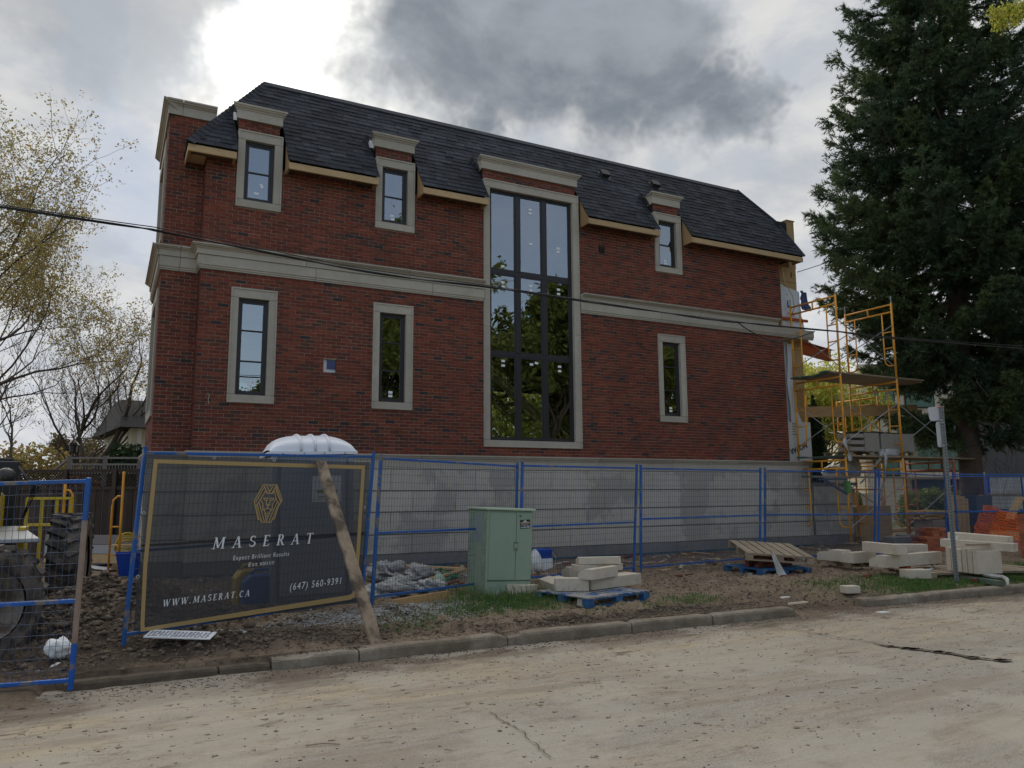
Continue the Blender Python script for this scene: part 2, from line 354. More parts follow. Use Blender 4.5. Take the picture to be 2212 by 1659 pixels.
MT['mud'] = mat('mud_clod', (.105, .078, .056), .95, var=.25, var2=(.15, .115, .085), nscale=6, bump=.8, bscale=40)
MT['gravel'] = mat('gravel', (.34, .33, .31), .9, rnd=.35, island=True)
MT['grass'] = mat('grass', (.075, .15, .03), .8, rnd=.4, island=True)
MT['drygrass'] = mat('dry_grass', (.20, .16, .09), .9, rnd=.3, island=True)
MT['yellowm'] = mat('machine_yellow', (.55, .40, .02), .45, dirt=(.16, .12, .08), dscale=4, dth=(.6, .75))
MT['tyre'] = mat('muddy_tyre', (.045, .042, .04), .95, bump=1.2, bscale=18, dirt=(.165, .14, .115), dscale=4.5, dth=(.42, .58))
MT['rim'] = mat('muddy_rim', (.24, .215, .18), .9, var=.2, bump=.8, bscale=20, dirt=(.11, .085, .06), dscale=5, dth=(.5, .62))
MT['sheet'] = mat('grey_sheet_metal', (.34, .35, .36), .45, metal=.3, var=.1)
MT['fencewood'] = mat('dark_fence_wood', (.075, .055, .042), .9, var=.2, var2=(.055, .04, .032), nscale=4, rnd=.25, stretch=(6, 6, 1))
MT['railgrey'] = mat('grey_deck_paint', (.22, .195, .185), .7, rnd=.05)
MT['bark'] = mat('bark', (.085, .070, .058), .95, var=.25, bump=1.0, bscale=25)
MT['sprucebark'] = mat('spruce_bark', (.12, .088, .068), .95, var=.3, var2=(.08, .06, .05), nscale=5, bump=1.5, bscale=22)
MT['orangenet'] = mat('orange_safety_net', (.85, .16, .03), .6)
MT['newbrick'] = mat('orange_brick_stack', (.33, .105, .055), .9, rnd=.25, island=True, var=.15)
MT['cream'] = mat('cream_render', (.68, .61, .48), .8, var=.05)
MT['greenglass'] = mat('green_blind_glass', (.14, .23, .19), .2, spec=.6)
MT['darkwall'] = mat('charcoal_brick_wall', (.10, .10, .105), .8, var=.2)
MT['rubble'] = mat('rubble_stone', (.36, .31, .25), .9, rnd=.25, island=True, var=.1)
MT['cable'] = mat('black_cable', (.012, .012, .014), .6)
MT['yellowhose'] = mat('yellow_hose', (.60, .44, .05), .5)
MT['greenstrap'] = mat('green_strap', (.03, .22, .11), .6)
MT['membrane'] = mat('dimpled_blue_membrane', (.03, .06, .10), .6, var=.4, var2=(.04, .12, .12), nscale=14)
MT['tarp'] = mat('dark_blue_tarp', (.04, .07, .12), .5, bump=1, bscale=6)
MT['signback'] = mat('bare_aluminium_sign_back', (.56, .58, .62), .5, metal=.25, var=.04)
MT['sand'] = mat('sand', (.40, .34, .25), .95, var=.1)
MT['redberry'] = mat('red_leaf', (.30, .06, .05), .8, rnd=.3, island=True)
def leafmats(name, cols):
    out = []
    for i, c in enumerate(cols):
        m = mat(name, c, .75, rnd=.35, island=True, spec=.25); out.append(m)
        nd = m.node_tree.nodes; t = m.node_tree; p = [n for n in nd if n.type == 'BSDF_PRINCIPLED'][0]; o = [n for n in nd if n.type == 'OUTPUT_MATERIAL'][0]
        tr = nd.new('ShaderNodeBsdfTranslucent'); mx = nd.new('ShaderNodeMixShader'); mx.inputs[0].default_value = .45 if 'yellow' in name or 'budding' in name else .3
        lnk = p.inputs['Base Color'].links[0].from_socket; t.links.new(lnk, tr.inputs[0]); t.links.new(p.outputs[0], mx.inputs[1]); t.links.new(tr.outputs[0], mx.inputs[2]); t.links.new(mx.outputs[0], o.inputs[0])
    return out
L_SPR = leafmats('spruce_needles', [(.046, .078, .042), (.064, .104, .048), (.088, .128, .052)])
L_BUD = leafmats('budding_leaf', [(.34, .26, .09), (.27, .19, .08), (.26, .25, .08)])
L_YG = leafmats('fresh_yellow_green_leaf', [(.42, .42, .07), (.34, .38, .07), (.50, .46, .10)])
L_GR = leafmats('green_leaf', [(.16, .20, .05), (.19, .22, .05), (.14, .18, .045)])
L_EV = leafmats('evergreen_leaf', [(.025, .05, .022), (.035, .065, .028)])
L_BR = leafmats('brown_twig_leaf', [(.16, .11, .06), (.12, .10, .06), (.20, .15, .06)])

# ================================================================ terrain
def hash2(ix, iy, s):
    h = np.sin(ix*127.1+iy*311.7+s*74.7)*43758.5453; return h-np.floor(h)
def vnoise(x, y, s=0):
    ix, iy = np.floor(x), np.floor(y); fx, fy = x-ix, y-iy; fx = fx*fx*(3-2*fx); fy = fy*fy*(3-2*fy)
    a = hash2(ix, iy, s); b = hash2(ix+1, iy, s); c = hash2(ix, iy+1, s); d = hash2(ix+1, iy+1, s)
    return (a*(1-fx)+b*fx)*(1-fy)+(c*(1-fx)+d*fx)*fy
def fbm(x, y, oct=5, s=0, lac=2.03, g=.5):
    v = 0; a = 1; t = 0
    for i in range(oct): v = v+a*vnoise(x, y, s+i*3.3); t += a; a *= g; x = x*lac+7.1; y = y*lac+3.7
    return v/t
def ss(x, a, b): t = np.clip((x-a)/(b-a), 0, 1); return t*t*(3-2*t)
def gau(x, y, cx, cy, rx, ry): return np.exp(-((x-cx)/rx)**2-((y-cy)/ry)**2)
KY = -7.08     # kerb face
def base_h(x, y):
    h = .115+.07*ss(y, -6.9, -5.0)-.02*ss(y, -4, -1)          # verge
    left = 1-ss(x, -2.3, -1.3)
    h = h*(1-left)+(.02+.12*ss(y, -6.4, -3))*left
    h = h-.10*ss(x, 6.6, 7.0)*(1-ss(x, 7.9, 8.3))*(1-ss(y, -7.0, -6.2))
    return h
def rough_h(x, y):
    h = base_h(x, y)
    churn = fbm(x*3.2, y*3.2, 6, 2, g=.62)
    fine = fbm(x*13, y*13, 4, 9)
    amp = .04+.16*gau(x, y, -1.3, -4.9, 1.3, 1.1)+.09*gau(x, y, 0.3, -6.3, 1.5, .35)+.10*gau(x, y, 4.2, -6.7, 1.6, .16)+.05*gau(x, y, 7, -5.2, 2, .6)+.07*gau(x, y, -2.5, -6, 1.2, .8)
    amp = amp+.07*gau(x, y, 5.9, -6.3, 1.6, .3)+.05*gau(x, y, 7.6, -6.3, .9, .5)
    edge = ss(y, -7.0, -6.75)*(1-.4*ss(y, -.5, .2))
    h = h+(churn-.47)*2.0*amp*edge+(fine-.5)*(.018+.12*amp)*edge
    h = h+.30*gau(x, y, -1.05, -4.3, .75, 1.0)*(.6+.8*churn)+.16*gau(x, y, -2.2, -3.6, 1.3, 1.2)
    h = h+.05*gau(x, y, .3, -6.25, 1.3, .3)
    lump = np.maximum(fbm(x*7.5, y*7.5, 3, 15)-.52, 0)*np.maximum(fbm(x*1.1, y*1.1, 3, 17)-.38, 0)*.75
    h = h+lump*ss(y, -6.95, -6.8)
    gap = np.maximum(1-ss(x, -1.75, -1.5), ss(x, 6.58, 6.7)*(1-ss(x, 7.98, 8.1)))
    f = ss(y, -7.42, -6.8); hg = h*f+(-.03+.045*fbm(x*5, y*5, 4, 19))*(1-f)
    hk = np.where(y < -6.955, -.10, h)
    return hg*gap+hk*(1-gap)
def grass_w(x, y):
    n = fbm(x*1.3, y*1.3, 4, 21); n2 = fbm(x*5, y*5, 3, 31)
    g = 1.0*gau(x, y, 3.45, -5.35, .95, .55)+.75*gau(x, y, 2.5, -5.9, .9, .35)+.5*gau(x, y, 4.9, -6.35, .9, .25)+.35*gau(x, y, 1.7, -6.35, .7, .2)
    g = g+.6*gau(x, y, 5.9, -6.15, .5, .25)+.55*gau(x, y, 9.2, -6.2, 1.6, .7)+1.0*gau(x, y, 10.8, -6.85, 1.9, .42)+.8*gau(x, y, 13.5, -6.3, 3, .8)+.9*ss(x, 15, 22)*ss(y, -7, -6.8)
    return np.clip(g*(.35+1.1*n)*(.5+n2)-.16, 0, 1)
m = bpy.data.materials.new('dirt_ground'); m.use_nodes = True; MT['dirt'] = m
t = m.node_tree; nd = t.nodes; p = nd['Principled BSDF']; p.inputs['Roughness'].default_value = .95; p.inputs['Specular IOR Level'].default_value = .15
co = nd.new('ShaderNodeTexCoord')
def dn(sc, det=6, rough=.6):
    n = nd.new('ShaderNodeTexNoise'); t.links.new(co.outputs['Object'], n.inputs['Vector']); n.inputs['Scale'].default_value = sc; n.inputs['Detail'].default_value = det; n.inputs['Roughness'].default_value = rough; return n.outputs['Fac']
def dr(f, a, b, c=0., d=1.):
    n = nd.new('ShaderNodeMapRange'); t.links.new(f, n.inputs[0]); n.inputs[1].default_value = a; n.inputs[2].default_value = b; n.inputs[3].default_value = c; n.inputs[4].default_value = d; return n.outputs[0]
def dm(f, a, b, bt='MIX'):
    n = nd.new('ShaderNodeMix'); n.data_type = 'RGBA'; n.blend_type = bt
    if isinstance(f, float): n.inputs[0].default_value = f
    else: t.links.new(f, n.inputs[0])
    for s_, v in ((6, a), (7, b)):
        if isinstance(v, tuple): n.inputs[s_].default_value = (*v, 1)
        else: t.links.new(v, n.inputs[s_])
    return n.outputs[2]
def da(nm): n = nd.new('ShaderNodeAttribute'); n.attribute_name = nm; return n.outputs['Fac']
c = dm(dr(dn(1.6, 8), .38, .62), (.215, .158, .108), (.105, .077, .055))
c = dm(dr(dn(9, 8, .7), .35, .62), c, (.255, .195, .14))
c = dm(dr(dn(22, 7, .75), .55, .62), c, (.085, .062, .045))
c = dm(dr(dn(60, 4), .60, .70), c, (.36, .31, .25))
c = dm(da('wet'), c, dm(dr(dn(14, 6, .7), .4, .6), (.050, .038, .029), (.095, .071, .053)))
c = dm(da('pale'), c, (.34, .285, .21))
gcol = dm(dr(dn(7, 5), .35, .65), (.075, .125, .035), (.17, .165, .07))
c = dm(da('green'), c, gcol)
t.links.new(c, p.inputs['Base Color'])
b = nd.new('ShaderNodeBump'); b.inputs['Strength'].default_value = 1.0; b.inputs['Distance'].default_value = .02; t.links.new(dn(30, 8, .7), b.inputs['Height']); t.links.new(b.outputs[0], p.inputs['Normal'])
# fine verge / yard sheet
def sheet(name, xs, ys, hf, mats, attrs=None, kind='structure'):
    X, Y = np.meshgrid(xs, ys); Z = hf(X, Y); nx, ny = len(xs), len(ys)
    V = np.stack([X, Y, Z], -1).reshape(-1, 3)
    i = np.arange(ny-1)[:, None]*nx+np.arange(nx-1)[None, :]; i = i.ravel()
    Fc = np.stack([i, i+1, i+nx+1, i+nx], -1)
    at = {k: f(X, Y).ravel() for k, f in (attrs or {}).items()}
    return npmesh(name, V, Fc, mats, smooth=True, kind=kind, attrs=at)
def wet_w(x, y):
    n = fbm(x*2.2, y*2.2, 5, 41)
    w = 1.1*gau(x, y, 4.3, -6.7, 1.7, .2)+1.2*gau(x, y, -1.3, -4.9, 1.5, 1.4)+.9*gau(x, y, 0.2, -6.4, 1.7, .4)+.9*gau(x, y, -2, -6.4, 1.6, .8)+.8*gau(x, y, 7.5, -6.9, 1.1, .35)+.6*gau(x, y, 6.4, -6.2, 1.2, .3)+.55*ss(y, -1.8, -.6)*ss(x, 3, 5)+.5*gau(x, y, 11, -2.4, 4, 1)
    return np.clip(w*(.2+1.7*n)-.15, 0, 1)
def pale_w(x, y): return np.clip((.9*gau(x, y, 6.1, -6.0, .6, .2)+.7*gau(x, y, 8.2, -5.0, 1.2, .5)+.8*gau(x, y, 9.2, -6.1, .8, .3)+.5*gau(x, y, 3, -6.5, 1.2, .2))*fbm(x*6, y*6, 4, 51)*1.6-.2, 0, 1)
xs = np.concatenate([np.arange(-7, -3.2, .12), np.arange(-3.2, 13.5, .035), np.arange(13.5, 30, .14)])
ys = np.concatenate([np.arange(-7.44, -2.6, .03), np.arange(-2.6, 9, .14)])
sheet('verge_ground', xs, ys, rough_h, MT['dirt'], {'wet': wet_w, 'green': grass_w, 'pale': pale_w})
gs = np.concatenate([-np.geomspace(600, 30, 12), np.arange(-26, 30.1, 2), np.geomspace(33, 700, 12)])
gy = np.concatenate([np.arange(-6.6, 10, 1.2), np.geomspace(11, 800, 16)])
sheet('ground', gs, gy, lambda x, y: -.12+.0*x, MT['dirt'], {'green': lambda x, y: ss(y, 10, 14)*.8+.0*x, 'wet': lambda x, y: 0*x, 'pale': lambda x, y: 0*x})
sheet('far_bank_ground', gs, np.concatenate([-np.geomspace(600, 24, 12), np.arange(-22, -15, 1.0)]), lambda x, y: .10+0*x, MT['dirt'], {'green': lambda x, y: .8+0*x, 'wet': lambda x, y: 0*x, 'pale': lambda x, y: 0*x})
# road
m = bpy.data.materials.new('dusty_road'); m.use_nodes = True; MT['road'] = m
t = m.node_tree; nd = t.nodes; p = nd['Principled BSDF']; p.inputs['Roughness'].default_value = .92; p.inputs['Specular IOR Level'].default_value = .2
co = nd.new('ShaderNodeTexCoord')
sp = nd.new('ShaderNodeSeparateXYZ'); t.links.new(co.outputs['Object'], sp.inputs[0])
mp = nd.new('ShaderNodeMapping'); t.links.new(co.outputs['Object'], mp.inputs[0]); mp.inputs['Scale'].default_value = (.42, 1.5, 1)
def rn(sc, det=6, rough=.6, vec=None):
    n = nd.new('ShaderNodeTexNoise'); t.links.new(vec or mp.outputs[0], n.inputs['Vector']); n.inputs['Scale'].default_value = sc; n.inputs['Detail'].default_value = det; n.inputs['Roughness'].default_value = rough; return n.outputs['Fac']
def mth(op, a, b):
    n = nd.new('ShaderNodeMath'); n.operation = op
    for i, v in enumerate((a, b)):
        if isinstance(v, (int, float)): n.inputs[i].default_value = v
        else: t.links.new(v, n.inputs[i])
    return n.outputs[0]
grey = dm(dr(rn(6, 5), .3, .7), (.315, .285, .24), (.38, .35, .295))
grey = dm(dr(rn(70, 3, .6, co.outputs['Object']), .4, .7), grey, (.22, .20, .175))
dust = dm(dr(rn(3, 7), .3, .7), (.45, .375, .27), (.36, .295, .21))
yn = mth('ADD', sp.outputs[1], mth('MULTIPLY', mth('SUBTRACT', rn(.8, 5), .5), 2.6))
fdust = mth('MULTIPLY', dr(yn, -9.6, -8.2), dr(rn(2.2, 8, .68), .33, .60))
c = dm(fdust, grey, dust)
c = dm(mth('MULTIPLY', dr(rn(1.1, 7, .7), .50, .70), .55), c, dust)
yn2 = mth('ADD', sp.outputs[1], mth('MULTIPLY', mth('SUBTRACT', rn(2.5, 7, .7), .5), 1.0))
xl = mth('MULTIPLY', dr(sp.outputs[0], 1.8, -1.6), .34)
c = dm(dr(mth('ADD', yn2, xl), -7.74, -7.44), c, dm(dr(rn(8, 6), .35, .65), (.125, .102, .08), (.18, .145, .11)))
c = dm(dr(rn(9, 9, .78), .53, .625), c, (.235, .19, .14))
c = dm(dr(rn(26, 5, .75), .575, .66), c, (.19, .155, .12))
c = dm(dr(rn(120, 3, .7, co.outputs['Object']), .35, .65), dm(1.0, c, (.92, .915, .91), 'MULTIPLY'), dm(1.0, c, (1.07, 1.07, 1.07), 'MULTIPLY'))
mp2 = nd.new('ShaderNodeMapping'); t.links.new(co.outputs['Object'], mp2.inputs[0]); mp2.inputs['Scale'].default_value = (.16, 1.6, 1); mp2.inputs['Rotation'].default_value = (0, 0, R(4))
c = dm(mth('MULTIPLY', dr(rn(2.4, 6, .65, mp2.outputs[0]), .52, .60), .55), c, (.245, .205, .16))
c = dm(mth('MULTIPLY', dr(rn(.75, 5, .6, co.outputs['Object']), .50, .56), .45), c, (.41, .375, .315))
c = dm(mth('MULTIPLY', dr(rn(3.3, 8, .72), .60, .63), dr(sp.outputs[1], -10.8, -8.4)), c, (.17, .135, .10))
t.links.new(c, p.inputs['Base Color'])
b = nd.new('ShaderNodeBump'); b.inputs['Strength'].default_value = .5; b.inputs['Distance'].default_value = .006; t.links.new(rn(35, 8, .75, co.outputs['Object']), b.inputs['Height']); t.links.new(b.outputs[0], p.inputs['Normal'])
def road_h(x, y): return .018*(fbm(x*.9, y*1.6, 4, 61)-.5)+.02*(fbm(x*7, y*7, 4, 63)-.5)*ss(y, -8.2, -7.3)+.004*(fbm(x*20, y*20, 2, 66)-.5)
sheet('road', np.concatenate([np.array([-400, -100, -40, -15]), np.arange(-6, 14, .06), np.arange(14, 40, .5), np.array([60, 120, 400])]), np.concatenate([np.arange(-15.2, -12, .3), np.arange(-12, -6.9, .05)]), road_h, MT['road'])
MT['mudkerb'] = mat('mud_coated_kerb', (.135, .105, .078), .95, var=.25, var2=(.085, .065, .048), nscale=4, bump=1.0, bscale=30)
# kerbs : lengths of cast concrete, one object per length
def kerb_piece(xa, xb, ya, yb, top=.13, lean=0.0):
    prof = [(0, -.1), (0, top-.03), (.012, top-.008), (.035, top), (.15, top), (.15, -.1)]
    n = max(2, int((xb-xa)/.09)); V = []; mb = MB()
    for i in range(n+1):
        x = xa+(xb-xa)*i/n; y = ya+(yb-ya)*i/n
        endr = .012 if i in (0, n) else 0
        for j, (d, z) in enumerate(prof):
            wob = (float(fbm(np.array(x*4.), np.array(j*1.7), 4, 71))-.5)
            chip = -.02 if (z > .05 and float(vnoise(np.array(x*2.7), np.array(3.), 77)) > .8) else 0
            V.append((x, y+d+wob*.014, z+(wob*.012 if z > 0 else 0)+chip*(1 if j in (2, 3) else .3)-endr*(1 if z > .05 else 0)))
    k = len(prof); fs = []
    for i in range(n):
        for j in range(k-1): fs.append((i*k+j, (i+1)*k+j, (i+1)*k+j+1, i*k+j+1))
    fs += [tuple(range(k)), tuple(n*k+j for j in reversed(range(k)))]
    mb.add(V, fs); o = mb.build('kerb_length', MT['kerb'], None, smooth=False); return o
kroot = empty('kerb', (0, 0, 0), kind='structure')
for (xa, xb, ya, yb) in ((-1.50, -.32, KY+.06, KY+.03), (-.30, .13, KY+.03, KY+.02), (.15, .95, KY+.02, KY), (.965, 2.55, KY, KY+.0), (2.565, 4.12, KY, KY-.04), (4.14, 5.30, KY-.04, KY-.06), (5.32, 6.62, KY-.07, KY-.12), (8.05, 8.9, KY-.02, KY-.08), (8.92, 11.6, KY-.08, KY-.18), (11.62, 14.5, KY-.18, KY-.25), (14.52, 18, KY-.25, KY-.3), (18.02, 24, KY-.3, KY-.3)):
    kerb_piece(xa, xb, ya, yb, top=.115 if xa > .9 else (.11 if xa > 0 else .075)).parent = kroot
for o in kids(kroot)[:2]: o.data.materials[0] = MT['mudkerb']
# cracks in the road, set just above it
ck = MB()
def crack(pts, w):
    for (a, wa), (b_, wb) in zip(list(zip(pts, w))[:-1], list(zip(pts, w))[1:]):
        a = np.array(a); b_ = np.array(b_); d = (b_-a)/np.linalg.norm(b_-a); nrm = np.array([-d[1], d[0]])
        ck.add([(*(a-nrm*wa), .012), (*(b_-nrm*wb), .012), (*(b_+nrm*wb), .012), (*(a+nrm*wa), .012)], [(0, 1, 2, 3)])
def crk(px, w0, jit=.02, n=7):
    P = [gz_at(*q)[:2] for q in px]; out = []
    for a, b_ in zip(P[:-1], P[1:]):
        for i in range(n): out.append(a+(b_-a)*i/n+np.array([rng.uniform(-jit, jit), rng.uniform(-jit, jit)]))
    out.append(P[-1]); crack(out, [w0*rng.uniform(.5, 1.5) for _ in out])
crk([(1058, 1540), (1105, 1568), (1150, 1604), (1190, 1640)], .004)
crk([(1650, 1352), (1780, 1372), (1900, 1391), (2212, 1412)], .005)
big = [gz_at(*q)[:2] for q in ((1888, 1392), (1915, 1397), (1960, 1402), (2000, 1407), (2050, 1413), (2100, 1422), (2150, 1427), (2185, 1430))]
crack(big, [.01, .035, .02, .045, .03, .035, .02, .006])
for a, b_ in zip(big[1:-1], big[2:]):
    for _ in range(5):
        f = rng.random(); q = a+(b_-a)*f; w_ = rng.uniform(.02, .06); ck.add([(q[0]+w_*1.6*math.cos(k*.9)*rng.uniform(.6, 1.2), q[1]+w_*.8*math.sin(k*.9)*rng.uniform(.6, 1.2), .0125) for k in range(7)], [tuple(range(7))])
ck.build('road_crack', mat('open_road_crack', (.125, .10, .075), .95, var=.3, bump=1), None, kind='structure')

# ================================================================ the brick house
house = empty('brick_house', (0, 0, 0), label='new two-storey red brick house with dark mansard roof and pale stone trim, still under construction', cat='house')
CR = .067
winA = [(.53, 1.36), (3.21, 4.05), (10.25, 11.08)]     # narrow windows, both storeys
T0, T1 = 5.63, 8.06
XL, XR = 0.0, 14.44
holes = []
for a, b_ in winA: holes += [(a, b_, 3.22, 5.35), (a, b_, 6.89, 8.41)]
holes += [(T0, T1, 2.53, 8.40)]
small = [(2.255, 2.50, 3.885, 4.135)]
def rects_minus(u0, u1, z0, z1, hs):
    us = sorted({u0, u1, *[h[i] for h in hs for i in (0, 1) if u0 < h[i] < u1]}); zs = sorted({z0, z1, *[h[i] for h in hs for i in (2, 3) if z0 < h[i] < z1]})
    out = []
    for a, b_ in zip(us[:-1], us[1:]):
        for c_, d in zip(zs[:-1], zs[1:]):
            cu, cz = (a+b_)/2, (c_+d)/2
            if not any(h[0] < cu < h[1] and h[2] < cz < h[3] for h in hs): out.append((a, b_, c_, d))
    return out
class Face:   # a wall face: u to the right seen from outside, n outwards
    def __init__(s, o, u, n): s.o = np.array(o, float); s.u = np.array(u, float); s.n = np.array(n, float)
    def P(s, u, z, out=0.0): return s.o+s.u*u+s.n*out+np.array([0, 0, z])
F_main = Face((0, 0, 0), (1, 0, 0), (0, -1, 0))
F_ret = Face((0, 0, 0), (0, -1, 0), (-1, 0, 0))       # u=-Y
F_wing = Face((0, .4, 0), (1, 0, 0), (0, -1, 0))
F_wside = Face((-.63, 0, 0), (0, -1, 0), (-1, 0, 0))
pieces = []   # (face, u0, u1, zc)
def lay(face, u0, u1, z0, rows, hs, mortar=True, hshrink=.035):
    hz0 = [(h[0]+hshrink, h[1]-hshrink, h[2]+hshrink, h[3]-hshrink) for h in hs]+[h for h in (small if face is F_main else [])]
    for r in range(rows):
        zc = z0+(r+.5)*CR; ints = []; off = (.1 if r % 2 else 0)
        x = u0-.2+off+rng.uniform(-.004, .004)
        while x < u1:
            ints.append((max(x, u0), min(x+.19, u1))); x += .2
        for h in hz0:
            if h[2]-.02 < zc < h[3]+.02:
                nx = []
                for a, b_ in ints:
                    if b_ <= h[0] or a >= h[1]: nx.append((a, b_))
                    else:
                        if a < h[0]: nx.append((a, h[0]))
                        if b_ > h[1]: nx.append((h[1], b_))
                ints = nx
        for a, b_ in ints:
            if b_-a > .025: pieces.append((face, a, b_, zc))
    if mortar:
        mb = MB(); mb2 = MB()
        for (a, b_, c_, d) in rects_minus(u0, u1, z0, z0+rows*CR, hz0):
            (mb2 if (face is F_main and z0 > 6 and z0 < 8 and a > 7) else mb).add([face.P(a, c_, -.007), face.P(b_, c_, -.007), face.P(b_, d, -.007), face.P(a, d, -.007)], [(0, 1, 2, 3)])
        mb.build('mortar_bed', MT['mortar'], house)
        if mb2.v: mb2.build('mortar_bed', MT['mortar'], house)
lay(F_main, XL, XR, 2.345, 49, holes)
lay(F_main, XL, XR, 6.07, 25, holes)
lay(F_ret, -.40, 0, 2.345, 49, []); lay(F_ret, -.40, 0, 6.07, 25, [])
lay(F_wing, -.63, 0, 2.345, 49, []); lay(F_wing, -.63, 0.72, 6.07, 38, [])
wsh = [(-2.75, -.85, 3.0, 5.4), (-2.75, -.85, 6.3, 8.3)]
lay(F_wside, -3.1, -.4, 2.345, 49, wsh); lay(F_wside, -3.1, -.4, 6.07, 38, wsh)
for a, b_ in [(w[0]+.0, w[1]-.07) for w in winA]+[(T0-.01, T1-.08)]:
    lay(F_main, a, b_, 8.405, 3, [])
def dist(pc): q = pc[0].P((pc[1]+pc[2])/2, pc[3]); return float(np.linalg.norm(q-CP))
ordr = sorted([i for i, pc in enumerate(pieces) if pc[0] in (F_main, F_wing) and pc[2]-pc[1] > .15 and not (pc[3] < 2.62)], key=lambda i: dist(pieces[i]))
single = set(ordr[:300])
def brick_geo(w, out):
    h = .0285; j = lambda s=.0018: rng.uniform(-s, s)
    f = [(-w/2+j(), -out+j(.002), -h+j()), (w/2+j(), -out+j(.002), -h+j()), (w/2+j(), -out+j(.002), h+j()), (-w/2+j(), -out+j(.002), h+j())]
    bk = [(-w/2, .016, -h), (w/2, .016, -h), (w/2, .016, h), (-w/2, .016, h)]
    return f+bk, [(0, 1, 2, 3), (0, 4, 5, 1), (1, 5, 6, 2), (2, 6, 7, 3), (3, 7, 4, 0)]
meshes = []
for k in range(6):
    vs, fs = brick_geo(.19, .001*k-.002); me = bpy.data.meshes.new('brick'); me.from_pydata(vs, [], fs); me.materials.append(MT['brick']); meshes.append(me)
stuff = MB()
for i, (f, a, b_, zc) in enumerate(pieces):
    if i in single:
        o = bpy.data.objects.new('brick', meshes[rng.randrange(6)]); q = f.P((a+b_)/2, zc)
        o.location = tuple(q.tolist()); o.scale = ((b_-a)/.19, 1, 1); link(o, house)
    else:
        vs, fs = brick_geo(b_-a, rng.uniform(-.003, .003))
        stuff.add([f.P((a+b_)/2+v[0], zc+v[2], -v[1]) for v in vs], fs)
stuff.build('brickwork', MT['brick'], house, kind='stuff')
# shell, floors and interior seen through the glass
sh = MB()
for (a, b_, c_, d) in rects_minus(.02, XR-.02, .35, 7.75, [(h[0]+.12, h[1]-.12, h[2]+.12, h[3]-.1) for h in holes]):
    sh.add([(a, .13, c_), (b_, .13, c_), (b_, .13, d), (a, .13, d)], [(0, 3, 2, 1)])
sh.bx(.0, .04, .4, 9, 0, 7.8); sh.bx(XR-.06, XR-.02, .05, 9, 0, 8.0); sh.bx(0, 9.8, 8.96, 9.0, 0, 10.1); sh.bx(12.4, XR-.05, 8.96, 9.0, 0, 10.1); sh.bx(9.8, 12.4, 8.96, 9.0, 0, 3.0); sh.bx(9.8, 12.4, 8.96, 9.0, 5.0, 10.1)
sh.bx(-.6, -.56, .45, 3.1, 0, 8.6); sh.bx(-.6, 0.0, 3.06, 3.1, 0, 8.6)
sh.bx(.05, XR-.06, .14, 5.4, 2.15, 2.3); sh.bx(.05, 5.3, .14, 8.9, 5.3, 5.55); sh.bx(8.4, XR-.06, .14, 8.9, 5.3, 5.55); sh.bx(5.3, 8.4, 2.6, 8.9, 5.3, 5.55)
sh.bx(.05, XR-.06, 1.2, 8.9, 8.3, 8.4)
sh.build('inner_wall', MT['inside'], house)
fb = MB(); fb.bx(5.3, 8.4, 2.55, 2.6, 5.25, 5.62); fb.build('floor_beam', MT['osb'], house)
st = MB(); st.beam((5.3, 1.3, 5.3), (7.7, 1.3, 3.3), .04, .24); st.beam((5.2, 2.2, 5.3), (7.6, 2.2, 3.3), .04, .24)
for i in range(11): st.bx(5.35+i*.218, 5.62+i*.218, 1.3, 2.2, 5.12-i*.182, 5.155-i*.182)
st.build('staircase', MT['lumber'], house)
# ---- stone base
def profile(name, prof, face, ua, ub, m0, m1, mt, parent=house, joint=.004, bevel=0):
    n = len(prof); mb = MB()
    A = [face.P(ua+(joint if m0 == 0 else 0)-max(p_, 0)*m0, z, p_) for p_, z in prof]; B = [face.P(ub-(joint if m1 == 0 else 0)+max(p_, 0)*m1, z, p_) for p_, z in prof]
    mb.add(A+B, [tuple(range(n)), tuple(range(2*n-1, n-1, -1))]+[(i, n+i, n+(i+1) % n, (i+1) % n) for i in range(n)])
    return mb.build(name, mt, parent)
capb = [(-.02, 2.237), (.05, 2.237), (.055, 2.26), (.08, 2.28), (.085, 2.31), (.11, 2.315), (.11, 2.343), (-.02, 2.343)]
def block(face, ua, ub, z0, z1, out, mt, name='stone_block'):
    ch = .010; g = .003
    vs = []
    for (uu, zz_, oo) in ((ua+g, z0+g, -.03), (ub-g, z0+g, -.03), (ub-g, z1-g, -.03), (ua+g, z1-g, -.03)): vs.append(face.P(uu, zz_, oo))
    for (uu, zz_) in ((ua+g, z0+ch*1.3), (ub-g, z0+ch*1.3), (ub-g, z1-ch*1.3), (ua+g, z1-ch*1.3)): vs.append(face.P(uu, zz_, out-.012))
    for (uu, zz_) in ((ua+g+.002, z0+ch*1.6), (ub-g-.002, z0+ch*1.6), (ub-g-.002, z1-ch*1.6), (ua+g+.002, z1-ch*1.6)): vs.append(face.P(uu, zz_, out))
    fs = [(8, 9, 10, 11)]+[(i, (i+1) % 4, 4+(i+1) % 4, 4+i) for i in range(4)]+[(4+i, 4+(i+1) % 4, 8+(i+1) % 4, 8+i) for i in range(4)]
    return MB().add(vs, fs).build(name, mt, house)
js = [0, 2.11, 4.23, 6.34, 8.456, 10.57, 12.6, 15.19]
for a, b_ in zip(js[:-1], js[1:]):
    profile('base_moulding', capb, F_main, a, b_, 1 if a == 0 else 0, 0, MT['stone'])
    profile('base_band', [(-.02, 2.062), (.04, 2.062), (.04, 2.232), (-.02, 2.232)], F_main, a, b_, 1 if a == 0 else 0, 0, MT['stone'])
